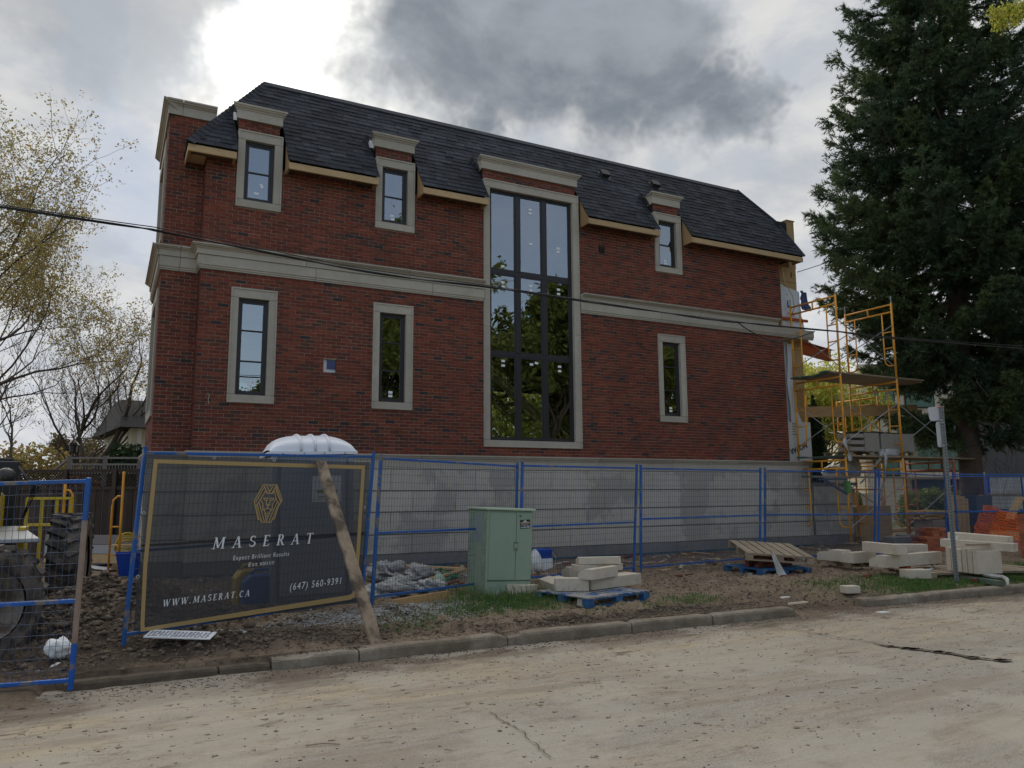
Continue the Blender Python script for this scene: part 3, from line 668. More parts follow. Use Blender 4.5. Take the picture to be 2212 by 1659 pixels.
for nm, pf in (('base_moulding', capb), ('base_band', [(-.02, 2.062), (.04, 2.062), (.04, 2.232), (-.02, 2.232)])):
    profile(nm, pf, F_ret, -.4, 0, -1, 1, MT['stone']); profile(nm, pf, F_wing, -.63, 0, 1, -1, MT['stone']); profile(nm, pf, F_wside, -3.1, -.4, 0, 1, MT['stone'])
cz = [.42, .795, 1.222, 1.63, 2.058]
for r in range(4):
    x = -.455 if r % 2 == 0 else -.0
    while x < 15.15:
        a, b_ = max(x, -.05), min(x+.905, 15.15)
        if b_-a > .08: block(F_main, a, b_, cz[r], cz[r+1], .05, MT['ashlar'])
        x += .905
    block(F_wing, -.68, -.05, cz[r], cz[r+1], .05, MT['ashlar']); block(F_ret, -.35, .05, cz[r], cz[r+1], .05, MT['ashlar']); block(F_wside, -3.1, -.35, cz[r], cz[r+1], .05, MT['ashlar'])
fo = MB(); fo.bx(0, 15.1, -.025, .02, .05, 2.06); fo.bx(-.655, 0, .375, .42, .05, 2.06); fo.build('joint_backing', MT['joint'], house)
fo = MB(); fo.bx(-.04, 15.15, -.055, -.03, .17, .418); fo.bx(-.68, -.045, .35, .37, .17, .418); fo.bx(15.1, 15.15, -.05, 3, .1, 2.3); fo.build('foundation', MT['concrete'], house)
dmb = MB()
for i in range(150):
    for r in range(2): dmb.lathe([(.024, 0), (.020, -.014), (0, -.016)], (0.03+i*.1+(.05 if r else 0), -.066, .10+r*.075), 7, 0, 'y')
dmb.bx(-.04, 15.15, -.066, -.056, -.05, .21); dmb.build('drainage_membrane', MT['membrane'], house)
# ---- mid cornice
lowp = [(-.02, 5.630), (.03, 5.630), (.03, 5.655), (.045, 5.660), (.045, 5.685), (.062, 5.70), (.062, 5.878), (-.02, 5.878)]
upp = [(-.02, 5.884), (.085, 5.884), (.085, 5.985), (.10, 5.99), (.115, 6.012), (.15, 6.022), (.15, 6.036), (.175, 6.042), (.175, 6.068), (-.02, 6.068)]
for pf, jl in ((lowp, [0, 2.05, 4.45, 5.625]), (upp, [0, 1.86, 3.93, 5.625])):
    for a, b_ in zip(jl[:-1], jl[1:]): profile('cornice_length', pf, F_main, a, b_, 1 if a == 0 else 0, 0, MT['stone'])
for pf, jl in ((lowp, [8.07, 10.35, 12.6, 15.54]), (upp, [8.07, 9.3, 11.55, 14.22])):
    for a, b_ in zip(jl[:-1], jl[1:]): profile('cornice_length', pf, F_main, a, b_, 0, 0, MT['stone'])
for pf in (lowp, upp):
    profile('cornice_length', pf, F_ret, -.4, 0, -1, 1, MT['stone']); profile('cornice_length', pf, F_wing, -.63, -.33, .7, 0, MT['stone']); profile('cornice_length', pf, F_wing, -.33, 0, 0, -1, MT['stone'])
    profile('cornice_length', pf, F_wside, -3.3, -.4, 0, 1, MT['stone'])
# ---- wing parapet cap
wcap = [(-.25, 8.62), (.035, 8.62), (.035, 8.79), (.055, 8.80), (.07, 8.82), (.10, 8.83), (.105, 8.85), (.13, 8.86), (.13, 8.89), (-.25, 8.89)]
profile('parapet_cap', wcap, F_wing, -.63, -.42, .45, 0, MT['stone']); profile('parapet_cap', wcap, F_wing, -.42, .18, 0, 0, MT['stone']); profile('parapet_cap', wcap, F_wside, -3.25, -.4, 0, 1, MT['stone'])
# side-wall stone window surrounds of the wing
for z0, z1 in ((3.0, 5.4), (6.3, 8.3)):
    mb = MB(); 
    for (ya, yb, za, zb) in ((.85, 1.02, z0, z1), (2.58, 2.75, z0, z1), (1.02, 2.58, z1-.2, z1), (1.02, 2.58, z0, z0+.15)): mb.bx(-.665, -.56, ya, yb, za, zb)
    w = mb.build('window_surround', MT['stone'], house, bevel=.006)
    mb = MB(); mb.bx(-.59, -.57, 1.02, 2.58, z0+.15, z1-.2); mb.build('pane', MT['glass'], w)
    mb = MB(); mb.bx(-.60, -.56, 1.78, 1.82, z0+.15, z1-.2); mb.bx(-.6, -.56, 1.02, 1.06, z0+.15, z1-.2); mb.build('mullion', MT['black'], w)
# ---- windows on the street front
def window(x0, x1, z0, z1, cols, rows_z, sl=.14, sr=.155, st_=.19, sb=.15, fr=.05, stick=(), sash=True):
    """x0..z1 outer edge of the stone surround; rows_z heights of horizontal bars"""
    ox0, ox1, oz0, oz1 = x0+sl, x1-sr, z0+sb, z1-st_
    fm = MB(); yf = .055; t_ = fr
    fm.bx(ox0, ox0+t_, yf, yf+.07, oz0, oz1); fm.bx(ox1-t_, ox1, yf, yf+.07, oz0, oz1)
    fm.bx(ox0+t_, ox1-t_, yf, yf+.07, oz1-t_, oz1); fm.bx(ox0+t_, ox1-t_, yf, yf+.07, oz0, oz0+t_)
    w = fm.build('window', MT['black'], house, bevel=.006)
    if sash:
        s2 = MB(); q = .032; a0, a1, b0, b1 = ox0+t_, ox1-t_, oz0+t_, oz1-t_
        s2.bx(a0, a0+q, yf+.014, yf+.055, b0, b1); s2.bx(a1-q, a1, yf+.014, yf+.055, b0, b1); s2.bx(a0+q, a1-q, yf+.014, yf+.055, b1-q, b1); s2.bx(a0+q, a1-q, yf+.014, yf+.055, b0, b0+q)
        s2.build('sash', MT['black'], w)
        ix0, ix1, iz0, iz1 = a0+q, a1-q, b0+q, b1-q
    else: ix0, ix1, iz0, iz1 = ox0+t_, ox1-t_, oz0+t_, oz1-t_
    zb = [iz0]+list(rows_z)+[iz1]; xb = [ix0+(ix1-ix0)*i/cols for i in range(cols+1)]
    bw = .014 if cols == 1 else .042
    for z in rows_z:
        MB().bx(ix0, ix1, yf+.012, yf+.05, z-bw, z+bw).build('glazing_bar', MT['black'], w, bevel=.004)
    for x in xb[1:-1]:
        zp = [iz0]+[q for z in rows_z for q in (z-bw, z+bw)]+[iz1]
        for i in range(0, len(zp), 2): MB().bx(x-.05, x+.05, yf+.006, yf+.055, zp[i], zp[i+1]).build('mullion', MT['black'], w, bevel=.004)
    for ci in range(cols):
        for ri in range(len(zb)-1):
            pa, pb = (xb[ci]+(.05 if ci else 0), xb[ci+1]-(.05 if ci < cols-1 else 0)); za, zb_ = zb[ri]+(bw if ri else 0), zb[ri+1]-(bw if ri < len(zb)-2 else 0)
            if cols > 1:   # each light has its own thin sash
                q = .03; mb = MB(); mb.bx(pa, pa+q, yf+.016, yf+.045, za, zb_); mb.bx(pb-q, pb, yf+.016, yf+.045, za, zb_); mb.bx(pa+q, pb-q, yf+.016, yf+.045, za, za+q); mb.bx(pa+q, pb-q, yf+.016, yf+.045, zb_-q, zb_); mb.build('sash', MT['black'], w)
                pa += q; pb -= q; za += q; zb_ -= q
            ty = rng.uniform(-.0016, .0016); tx = rng.uniform(-.002, .002)
            mb = MB(); yp = yf+.034; mb.add([(pa, yp-tx, za), (pb, yp+tx, za), (pb, yp+tx+ty, zb_), (pa, yp-tx+ty, zb_)], [(0, 1, 2, 3)]); mb.build('pane', MT['glass'], w)
    for (fx, fz, an) in stick:
        cx, czz = ox0+(ox1-ox0)*fx, oz0+(oz1-oz0)*fz
        MB().box((0, 0, 0), (.085, .003, .05), Matrix.Rotation(R(an), 3, 'Y')).build('label', MT['label'], w, loc=(cx, yf+.029, czz))
    # cast stone surround: lintel, sill, two jambs, each with its raised rim
    def stone(nm, xa, xb2, za, zb2, rim):
        mb = MB(); mb.bx(xa+.002, xb2-.002, -.026, .12, za+.002, zb2-.002)
        for (ra, rb, rc, rd) in rim: mb.bx(ra, rb, -.040, -.026, rc, rd)
        mb.build(nm, MT['stone'], w, bevel=.004)
    e = .035
    stone('lintel', x0, x1, oz1, z1, [(x0+.003, x1-.003, z1-e, z1-.003), (x0+.003, x0+e, oz1+.003, z1-e), (x1-e, x1-.003, oz1+.003, z1-e)])
    stone('sill', x0, x1, z0, oz0, [(x0+.003, x1-.003, z0+.003, z0+e), (x0+.003, x0+e, z0+e, oz0-.003), (x1-e, x1-.003, z0+e, oz0-.003)])
    n = 1 if z1-z0 < 3 else 3
    for k in range(n):
        za, zb2 = oz0+(oz1-oz0)*k/n, oz0+(oz1-oz0)*(k+1)/n
        if n == 3: cuts = [oz0, 5.12, 5.12, oz1]; za, zb2 = ((oz0, 5.10) if k == 0 else (5.10, oz1))
        if n == 3 and k == 2: continue
        stone('jamb', x0, ox0, za, zb2, [(x0+.003, x0+e, za+.003, zb2-.003)]); stone('jamb', ox1, x1, za, zb2, [(x1-e, x1-.003, za+.003, zb2-.003)])
    return w
for i, (a, b_) in enumerate(winA):
    window(a, b_, 3.22, 5.35, 1, [4.00, 4.57], stick=((.5, .115, 0), (.5, .075, 0)))
    window(a, b_, 6.89, 8.405, 1, [7.62], stick=((.45, .16, 0), (.62, .30, 60)) if i == 0 else ((.45, .16, 0), (.47, .10, 2)))
window(T0, T1, 2.53, 8.40, 3, [4.54, 6.36], sl=.155, sr=.165, fr=.045, sash=False, stick=((.17, .31, 0), (.17, .292, 0), (.17, .625, 0), (.175, .607, 0), (.17, .69, 0), (.15, .665, 10), (.5, .305, -3), (.56, .312, 8), (.5, .625, 0), (.5, .607, 0), (.5, .80, 0), (.5, .945, 0), (.5, .93, 0), (.84, .305, 0), (.84, .287, 0), (.84, .625, 0), (.84, .607, 0), (.84, .80, 4), (.84, .785, 2)))
# ---- dormer caps and cheeks
dcap = [(-.30, 8.61), (.045, 8.61), (.045, 8.78), (.06, 8.785), (.07, 8.81), (.095, 8.82), (.10, 8.845), (.12, 8.85), (.12, 8.885), (-.30, 8.885)]
dorm = [(w[0], w[1]-.07) for w in winA]+[(T0-.01, T1-.08)]
for a, b_ in dorm:
    profile('dormer_cap', dcap, F_main, a, b_, 1, 1, MT['stone'])
    ck_ = MB(); ck_.bx(a+.02, b_-.02, .03, 1.0, 8.42, 8.80); ck_.bx(a-.0, a+.04, .14, .6, 7.7, 8.42); ck_.bx(b_-.02, b_+.03, .14, .6, 7.7, 8.42); ck_.bx(a-.03, b_+.03, .33, .62, 8.62, 8.86); ck_.build('dormer_cheek', MT['roofing'], house)
    fl = MB(); fl.add([(a-.07, .10, 8.62), (a-.07, .34, 8.72), (a-.07, .40, 8.84), (a-.07, .24, 8.84), (a-.02, .10, 8.62), (a-.02, .34, 8.72), (a-.02, .40, 8.84), (a-.02, .24, 8.84)], [(0, 1, 2, 3), (7, 6, 5, 4), (0, 4, 5, 1), (1, 5, 6, 2), (2, 6, 7, 3), (3, 7, 4, 0)]); fl.build('flashing', MT['wrap'] if a < 4 else MT['roofing'], house)
    kk = MB(); kk.tube([(a-.10, .30, 8.96), (a-.13, .34, 8.86), (a-.10, .36, 8.72)], .05, 6); kk.build('flashing_roll', MT['dark'], house)
# ---- roof
E0 = np.array([0, -.36, 7.82]); SV = np.array([0, 1.63, 2.30]); SN = np.array([0, -2.30, 1.63])/math.hypot(2.3, 1.63)
def xl(t_): return -.35+1.53*t_
def xr(t_): return 14.99-.05*t_/.52 if t_ < .52 else 14.94-.66*(t_-.52)/.48
def RP(x, t_, o=0.0): return E0+SV*t_+SN*o+np.array([x, 0, 0])
rf = MB()
def roof_poly(ts, x0f, x1f):
    for a, b_ in zip(ts[:-1], ts[1:]):
        rf.add([RP(x0f(a), a), RP(x1f(a), a), RP(x1f(b_), b_), RP(x0f(b_), b_)], [(0, 1, 2, 3)])
TD = .46
edges = [xl]+[None]
segs = [(-.35, .50), (1.40, 3.19), (4.10, 5.62), (8.11, 10.20), (11.14, 14.99)]
for i, (a, b_) in enumerate(segs):
    f0 = xl if i == 0 else (lambda t_, a=a: a); f1 = xr if i == 4 else (lambda t_, b_=b_: b_)
    roof_poly([0, .2, .33] if i == 0 else [0, .2, TD], f0, f1)
rf.add([RP(xl(.33), .33), RP(.50, .33), RP(.50, TD), RP(xl(TD), TD)], [(0, 1, 2, 3)])
roof_poly([TD, .52, 1.0], xl, xr)
rf.add([RP(xl(1), 1), RP(xr(1), 1), (14.2, 8.7, 10.13), (1.2, 8.7, 10.13)], [(0, 1, 2, 3)])
rf.add([RP(xl(0), 0), RP(xl(1), 1), (1.2, 8.7, 10.13), (-.35, 9.3, 7.82)], [(0, 1, 2, 3)])
rf.add([RP(xr(0), 0), RP(xr(.52), .52), RP(xr(1), 1), (14.2, 8.7, 10.13), (14.99, 9.3, 7.82)], [(0, 1, 2, 3, 4)])
rf.add([(-.35, 9.3, 7.82), (14.99, 9.3, 7.82), (14.2, 8.7, 10.13), (1.2, 8.7, 10.13)], [(0, 1, 2, 3)])
rf.build('roof', MT['roofing'], house)
shp = []   # (t0, t1, x0, x1)
NR = 19
dx = [(.485, 1.40), (3.165, 4.10), (5.605, 8.11), (10.16, 11.14)]
for r in range(NR):
    t0, t1 = r/NR, (r+1)/NR
    lo, hi = xl(t0)+.02, xr(t1)-.0
    x = -1+rng.uniform(0, .3); ints = []
    while x < hi:
        w = rng.choice((.16, .2, .25, .3, .33)); a, b_ = max(x, lo), min(x+w-.006, hi)
        if b_-a > .03: ints.append((a, b_))
        x += w
    for (h0, h1) in dx:
        if t1 <= TD+.02:
            nx = []
            for a, b_ in ints:
                if b_ <= h0 or a >= h1: nx.append((a, b_))
                else:
                    if a < h0: nx.append((a, h0))
                    if b_ > h1: nx.append((h1, b_))
            ints = nx
    shp += [(t0, t1, a, b_) for a, b_ in ints if b_-a > .03]
def sh_geo(t0, t1, a, b_, lift, rel=None):
    sk = rng.uniform(-.003, .003)
    P = [RP(a, t0+sk/2.8, .004), RP(b_, t0+sk/2.8, .004), RP(b_, t0+sk/2.8, lift), RP(a, t0+sk/2.8, lift), RP(a, t1+.01, .004), RP(b_, t1+.01, .004)]
    if rel is not None: P = [q-rel for q in P]
    return P, [(0, 1, 2, 3), (3, 2, 5, 4), (0, 3, 4), (1, 5, 2)]
shd = sorted(range(len(shp)), key=lambda i: np.linalg.norm(RP((shp[i][2]+shp[i][3])/2, shp[i][0])-CP)-.9*(shp[i][3]-shp[i][2]))
sset = set(shd[:300]); stf = MB()
for i, (t0, t1, a, b_) in enumerate(shp):
    lift = rng.choice((.012, .015, .021))
    if i in sset:
        c0 = RP((a+b_)/2, t0); vs, fs = sh_geo(t0, t1, a, b_, lift, c0); MB().add(vs, fs).build('shingle', MT['shingle'], house, loc=c0)
    else: stf.add(*sh_geo(t0, t1, a, b_, lift))
# left hip plane shingles and hip / ridge caps
HL0, HL1 = np.array(RP(xl(0), 0)), np.array(RP(xl(1), 1))
lp = np.array([0, 1, 0.])
for r in range(NR):
    q0 = HL0+(HL1-HL0)*r/NR; q1 = HL0+(HL1-HL0)*(r+1)/NR; nn = np.array([-2.3, 0, 1.53])/2.76; y = 0
    while y < 2.6: 
        w = rng.choice((.2, .25, .3)); stf.add([q0+lp*y+nn*.016, q0+lp*(y+w-.01)+nn*.016, q1+lp*(y+w-.01)+nn*.004, q1+lp*y+nn*.004, q0+lp*y, q0+lp*(y+w-.01)], [(0, 1, 2, 3), (4, 5, 1, 0)]); y += w
stf.build('roof_shingles', MT['shingle'], house, kind='stuff')
hd = (HL1-HL0)/np.linalg.norm(HL1-HL0); hn = (SN+np.array([-2.3, 0, 1.53])/2.76); hn = hn/np.linalg.norm(hn)
def capsrun(A, B, sideA, sideB, upn, step=.145):
    L = np.linalg.norm(B-A); d = (B-A)/L; n = int(L/step)
    for i in range(n):
        a = A+d*(i*step); b_ = A+d*((i+1)*step+.02)
        vs = [a+sideA*.13+upn*.02, a+upn*.055, a+sideB*.13+upn*.02, b_+sideA*.13+upn*.010, b_+upn*.040, b_+sideB*.13+upn*.010, a+sideA*.13-upn*.01, a+upn*.03, a+sideB*.13-upn*.01]
        MB().add(vs, [(0, 1, 4, 3), (1, 2, 5, 4), (6, 7, 1, 0), (7, 8, 2, 1)]).build('hip_shingle', MT['shingle'], house)
sA = np.cross(hd, SN); sA = sA if sA[0] > 0 else -sA
sB = np.cross(hd, np.array([-2.3, 0, 1.53])/2.76); sB = sB if sB[1] > 0 else -sB
capsrun(HL0, HL1, sA, sB, hn)
rg = MB()
A, B = RP(xl(1), 1), RP(xr(1), 1); rg.add([A+SN*.03-SV/2.82*.13, B+SN*.03-SV/2.82*.13, B+np.array([0, .02, .045]), A+np.array([0, .02, .045]), A+np.array([0, .2, .03]), B+np.array([0, .2, .03]), A+SN*.0-SV/2.82*.13, B+SN*.0-SV/2.82*.13], [(0, 1, 2, 3), (3, 2, 5, 4), (6, 7, 1, 0)])
A, B, C_ = RP(xr(0), 0), RP(xr(.52), .52), RP(xr(1), 1)
rg.tube([A+SN*.02, B+SN*.02, C_+SN*.02], .035, 5); rg.build('ridge_edge', MT['shingle'], house)
# eaves: fascia board, soffit, lookouts, cheek boards
for i, (a, b_) in enumerate(segs):
    e0, e1 = a+.02, b_-.02
    MB().bx(e0, e1, -.345, -.305, 7.665, 7.795).build('fascia_board', MT['lumber'], house, bevel=.003)
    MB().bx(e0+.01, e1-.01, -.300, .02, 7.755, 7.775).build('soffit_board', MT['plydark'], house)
    k = e0+.045
    xs_ = [e0+.02]; 
    while xs_[-1]+.61 < e1-.2: xs_.append(xs_[-1]+rng.choice((.41, .61, .61)))
    xs_.append(e1-.02)
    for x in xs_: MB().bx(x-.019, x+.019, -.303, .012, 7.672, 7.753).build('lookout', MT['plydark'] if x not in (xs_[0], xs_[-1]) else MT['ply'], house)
    if i > 0:
        x0 = a+.012; mb = MB(); mb.ext([(x0, -.34, 7.67), (x0, .02, 7.67), (x0, .02, 8.33), (x0, -.34, 7.80)], (.016, 0, 0)); mb.build('cheek_board', MT['ply'], house)
mb = MB(); mb.ext([(-.345, -.34, 7.668), (-.345, .395, 7.668), (-.345, .395, 7.80), (-.345, -.34, 7.80)], (.02, 0, 0)); mb.bx(-.32, -.01, .02, .39, 7.745, 7.76); mb.build('side_fascia', MT['lumber'], house)
MB().ext([(-.37, -.38, 7.80), (-.37, .39, 7.80), (-.37, .39, 7.86), (-.37, -.38, 7.815)], (.02, 0, 0)).build('drip_edge', MT['roofing'], house)
# roof vents, wall vent, junction box
for px, py in ((1304, 381), (1413, 403)):
    d_ = _ray(px, py); q = CP+d_*(np.dot(E0-CP, SN)/np.dot(d_, SN)); u_ = SV/np.linalg.norm(SV)
    mb = MB(); m3 = Matrix(((1, 0, 0), tuple(u_), tuple(SN))).transposed(); mb.box(q+SN*.05, (.22, .16, .10), m3); mb.box(q+SN*.11+u_*.02, (.24, .20, .02), m3); mb.box(q+SN*.018, (.30, .30, .012), m3); mb.build('roof_vent', MT['dark'], house)
mb = MB(); mb.bx(8.62, 8.77, -.02, .0, 7.14, 7.28)
for k in range(3): mb.box((8.695, -.028, 7.165+k*.045), (.14, .02, .03), Matrix.Rotation(R(25), 3, 'X'))
mb.build('wall_vent', MT['dark'], house)
mb = MB(); mb.bx(2.255, 2.50, .05, .06, 3.885, 4.135); jb = mb.build('service_opening', MT['wrap'], house)
mb = MB(); mb.bx(2.33, 2.495, .02, .05, 3.955, 4.12); mb.build('junction_box', MT['wrapblue'], jb)
mb = MB(); mb.tube([(.20, -.01, 3.34), (.21, -.04, 3.36), (.24, -.05, 3.33), (.225, -.04, 3.25), (.235, -.03, 3.18)], .006, 5); mb.build('wire_stub', MT['cabtop'], house)
# a few plain dark replacement bricks give the wall its odd darker units (already in the ramp)
# ---- unfinished front end (right)
mb = MB(); mb.bx(XR-.02, XR+.03, .02, .30, 2.35, 7.70); mb.build('corner_stud', MT['ply'], house)
YB = .35
def up(px, py, Y=YB): return at_y(px, py, Y)
# upper plywood bay and parapet post
a = up(1697, 560); b_ = up(1722, 660)
mb = MB(); mb.bx(XR, 15.44, YB, YB+2.5, 6.75, 7.72); mb.build('plywood_bay', MT['ply'], house)
mb = MB(); mb.bx(XR, 15.45, YB-.006, YB, 7.30, 7.308); mb.bx(15.24, 15.27, YB-.008, YB, 7.45, 7.6); mb.build('board_joint', MT['roofing'], house)
pt0 = at_y(1682, 478, .55); 
mb = MB(); mb.bx(15.19, 15.46, .35, .75, 7.72, 9.08); mb.bx(15.17, 15.48, .33, .77, 9.08, 9.11); mb.build('parapet_post', MT['ply'], house)
mb = MB(); mb.bx(14.84, 15.19, .36, .74, 8.2, 9.02); mb.build('parapet_post_felt', MT['roofing'], house)
# wrap sheets
mb = MB(); n = 12
def cloth(name, P00, P10, P11, P01, nu, nv, amp, mt, parent, seed=1, out=None):
    P00, P10, P11, P01 = map(lambda q: np.array(q, float), (P00, P10, P11, P01)); nrm = np.cross(P10-P00, P01-P00); nrm = nrm/np.linalg.norm(nrm); V = []
    for j in range(nv+1):
        for i in range(nu+1):
            u, v = i/nu, j/nv; q = (P00*(1-u)+P10*u)*(1-v)+(P01*(1-u)+P11*u)*v
            q = q+nrm*amp*(float(fbm(np.array(u*4.+seed), np.array(v*5.+seed*2), 3, seed))-.5)*2+(P10-P00)*amp*.35*(float(vnoise(np.array(v*7.), np.array(seed*3.), 5))-.5)*(1 if i in (0, nu) else 0); V.append(q)
    fs = [(j*(nu+1)+i, j*(nu+1)+i+1, (j+1)*(nu+1)+i+1, (j+1)*(nu+1)+i) for j in range(nv) for i in range(nu)]
    return MB().add(V, fs).build(name, mt, parent, smooth=True)
def uu(x, z, Y=YB-.03): return (x, Y, z)
w1 = cloth('house_wrap_sheet', uu(XR+.03, 5.95), uu(15.62, 5.98), uu(15.46, 7.05), uu(XR+.03, 7.25), 12, 8, .05, MT['wrap'], house, 3)
cloth('house_wrap_flap', uu(15.45, 6.55, YB-.1), uu(15.72, 6.5, YB-.2), uu(15.68, 7.02, YB-.1), uu(15.47, 7.08, YB-.1), 6, 5, .10, MT['wrapblue'], house, 5)
mb = MB(); mb.bx(XR+.03, 15.70, YB-.10, YB-.05, 6.20, 6.27); mb.build('batten', MT['redpaint'], house)
# lower: wrap, plywood column
mb = MB(); mb.bx(XR, 15.0, YB, YB+.2, 2.35, 5.62); mb.build('wrapped_wall', MT['wrap'], house)
mb = MB(); mb.bx(15.01, 15.50, YB-.02, YB+.5, 2.35, 5.62); mb.build('plywood_column', MT['ply'], house)
mb = MB(); mb.bx(XR+.05, 15.56, YB-.09, YB-.04, 2.36, 3.42); mb.build('wrap_board', mat('white_printed_board', (.60, .585, .55), .8, var=.05), house)
cloth('torn_wrap', uu(14.86, 3.35, YB-.06), uu(15.30, 3.35, YB-.1), uu(15.02, 4.15, YB-.05), uu(14.90, 4.3, YB-.05), 5, 6, .08, MT['wrap'], house, 9)
cloth('torn_wrap_strip', uu(14.80, 3.4, YB-.12), uu(14.96, 3.4, YB-.1), uu(15.05, 5.55, YB-.05), uu(14.83, 5.55, YB-.08), 3, 10, .08, MT['wrap'], house, 12)
# red steel beam of the porch and stone return
mb = MB(); A_ = Vector((15.45, .35, 5.50)); B_ = Vector((17.35, .95, 5.50)); mb.beam(A_, B_, .02, .30); mb.beam(A_+Vector((0, 0, .155)), B_+Vector((0, 0, .155)), .18, .015); mb.beam(A_-Vector((0, 0, .155)), B_-Vector((0, 0, .155)), .18, .015); mb.build('steel_beam', MT['redpaint'], house)
MB().bx(XR+.05, 15.5, .10, .9, 5.60, 5.88).build('cornice_backing', MT['ply'], house)
# porch base beyond the corner
mb = MB(); mb.bx(15.2, 16.7, 3.0, 3.1, .1, 1.7); mb.bx(15.16, 16.9, -.03, 3.0, 1.72, 1.80); mb.build('porch_slab', MT['concrete'], house)
for r_ in range(3):
    x_ = 15.2+(.45 if r_ % 2 else 0.0)
    if r_ % 2: block(F_main, 15.16, 15.62, cz[r_], cz[r_+1] if r_ < 2 else 1.70, .05, MT['ashlar'])
    while x_ < 16.6:
        block(F_main, x_, min(x_+.905, 16.65), cz[r_], cz[r_+1] if r_ < 2 else 1.70, .05, MT['ashlar']); x_ += .905
MB().bx(15.16, 16.64, -.03, .12, .05, 1.72).build('porch_foundation', MT['concrete'], house)
def text_obj(s, name, mt, parent, size, spacing=1.0, shear=0.0, bold=0.0):
    cu = bpy.data.curves.new('t', 'FONT'); cu.body = s; cu.size = size; cu.space_character = spacing; cu.shear = shear; cu.offset = bold; cu.resolution_u = 3
    tmp = bpy.data.objects.new('t', cu); scene.collection.objects.link(tmp); dg = bpy.context.evaluated_depsgraph_get(); dg.update()
    me = bpy.data.meshes.new_from_object(tmp.evaluated_get(dg)); bpy.data.objects.remove(tmp); bpy.data.curves.remove(cu)
    me.materials.clear(); me.materials.append(mt); o = bpy.data.objects.new(name, me); link(o, parent); return o
def place_text(o, p0, p1, up_, lift, height=None):
    """scale a text mesh so that it runs from p0 to p1 on a plane whose upward direction is up_"""
    vs = [v.co for v in o.data.vertices]; x0 = min(v.x for v in vs); x1 = max(v.x for v in vs)
    p0 = Vector(tuple(map(float, p0))); p1 = Vector(tuple(map(float, p1))); d = p1-p0; s = d.length/(x1-x0); u = Vector(tuple(map(float, up_))); u = (u-u.project(d)).normalized(); n = d.normalized().cross(u)
    sy = s if height is None else height/max(v.y for v in vs)
    x = d.normalized()
    for v in o.data.vertices:
        a_ = v.co; v.co = p0+x*((a_.x-x0)*s)+u*(a_.y*sy)+n*lift
MT['ink'] = mat('black_ink', (.02, .02, .025), .7); MT['redink'] = mat('red_ink', (.5, .06, .05), .7)
o = text_obj('NOVAR', 'printed_word', MT['ink'], house, .3, bold=.01); place_text(o, (15.36, YB-.094, 2.86), (14.72, YB-.094, 2.66), (0, 0, -1), -.002)
for v in o.data.vertices: v.co.y = YB-.094
o = text_obj('L', 'printed_letter', MT['wrapblue'], house, .3, bold=.015); place_text(o, (14.90, YB-.13, 6.55), (15.03, YB-.13, 6.55), (0, 0, 1), .0)
o = text_obj('X', 'printed_letter', MT['wrapblue'], house, .3, bold=.01); place_text(o, (14.88, YB-.13, 6.88), (14.94, YB-.13, 6.87), (0, 0, 1), .0)
o = text_obj('HOME', 'printed_word', MT['redink'], house, .3); place_text(o, (14.88, YB-.13, 6.32), (15.16, YB-.13, 6.30), (0, 0, 1), .0, .10)
for k in range(5):
    MB().bx(14.86, 14.86+rng.uniform(.1, .25), YB-.095, YB-.092, 3.35-k*.07, 3.365-k*.07).build('printed_line', MT['ink'], house)
mb = MB(); mb.tube([at_y(1690, 580, -.05), at_y(1696, 610, -.1), at_y(1712, 640, -.1), at_y(1716, 665, -.05), at_y(1707, 690, 0.3), at_y(1698, 693, .5)], .012, 5); mb.build('loose_cable', MT['lumber'], house)

# ================================================================ temporary fence
def bil(C4, u, v, o=0.0, n=None):
    BL, BR, TL, TR = C4; q = (BL*(1-u)+BR*u)*(1-v)+(TL*(1-u)+TR*u)*v
    return q+(n*o if n is not None else 0)
FENCE = []
def fence_panel(BL, BR, TL, TR, label, rusty=False, W=2.9, midv=.47):
    C4 = [np.array(q, float) for q in (BL, BR, TL, TR)]; L = np.linalg.norm(C4[1]-C4[0]); H = 1.83
    base = (C4[0]+C4[1])/2; C4 = [q-base for q in C4]
    nrm = np.cross(C4[1]-C4[0], C4[2]-C4[0]); nrm = nrm/np.linalg.norm(nrm)
    t_ = empty('fence_panel', base, label=label, cat='fence panel', group='blue temporary fence panels')
    P = lambda u, v, o=0: bil(C4, u, v, o, nrm)
    e = .016/L
    for u in (e, 1-e):
        if rusty and u > .5:
            for v0, v1, mm in ((0, .22, 'blue'), (.22, .80, 'rusty'), (.80, 1.0, 'blue')):
                mb = MB(); mb.beam(P(u, v0), P(u, v1), .036, .036, up=nrm); mb.build('post', MT[mm], t_, bevel=.003)
        else:
            mb = MB(); mb.beam(P(u, -.01), P(u, 1.012), .036, .036, up=nrm); mb.box(P(u, 1.016), (.042, .042, .012)); mb.build('post', MT['blue'], t_, bevel=.003)
    for v in (.985, midv, .045):
        mb = MB(); mb.beam(P(e*2, v), P(1-e*2, v), .03, .03, up=nrm); mb.build('rail', MT['blue'], t_, bevel=.003)
    mb = MB(); nv = int(L/.05)
    for i in range(1, nv):
        u = i/nv; k = rng.uniform(-.0008, .0008); mb.tube([P(u+k, .045, .004), P(u-k, .985, .004)], .0022, 3, caps=False)
    nh = 17
    for j in range(1, nh):
        v = .045+.94*j/nh; mb.tube([P(e, v), P(1-e, v)], .0022, 3, caps=False)
    mb.build('wire_mesh', MT['wire'], t_, kind='stuff')
    return t_, [q+base for q in C4], nrm
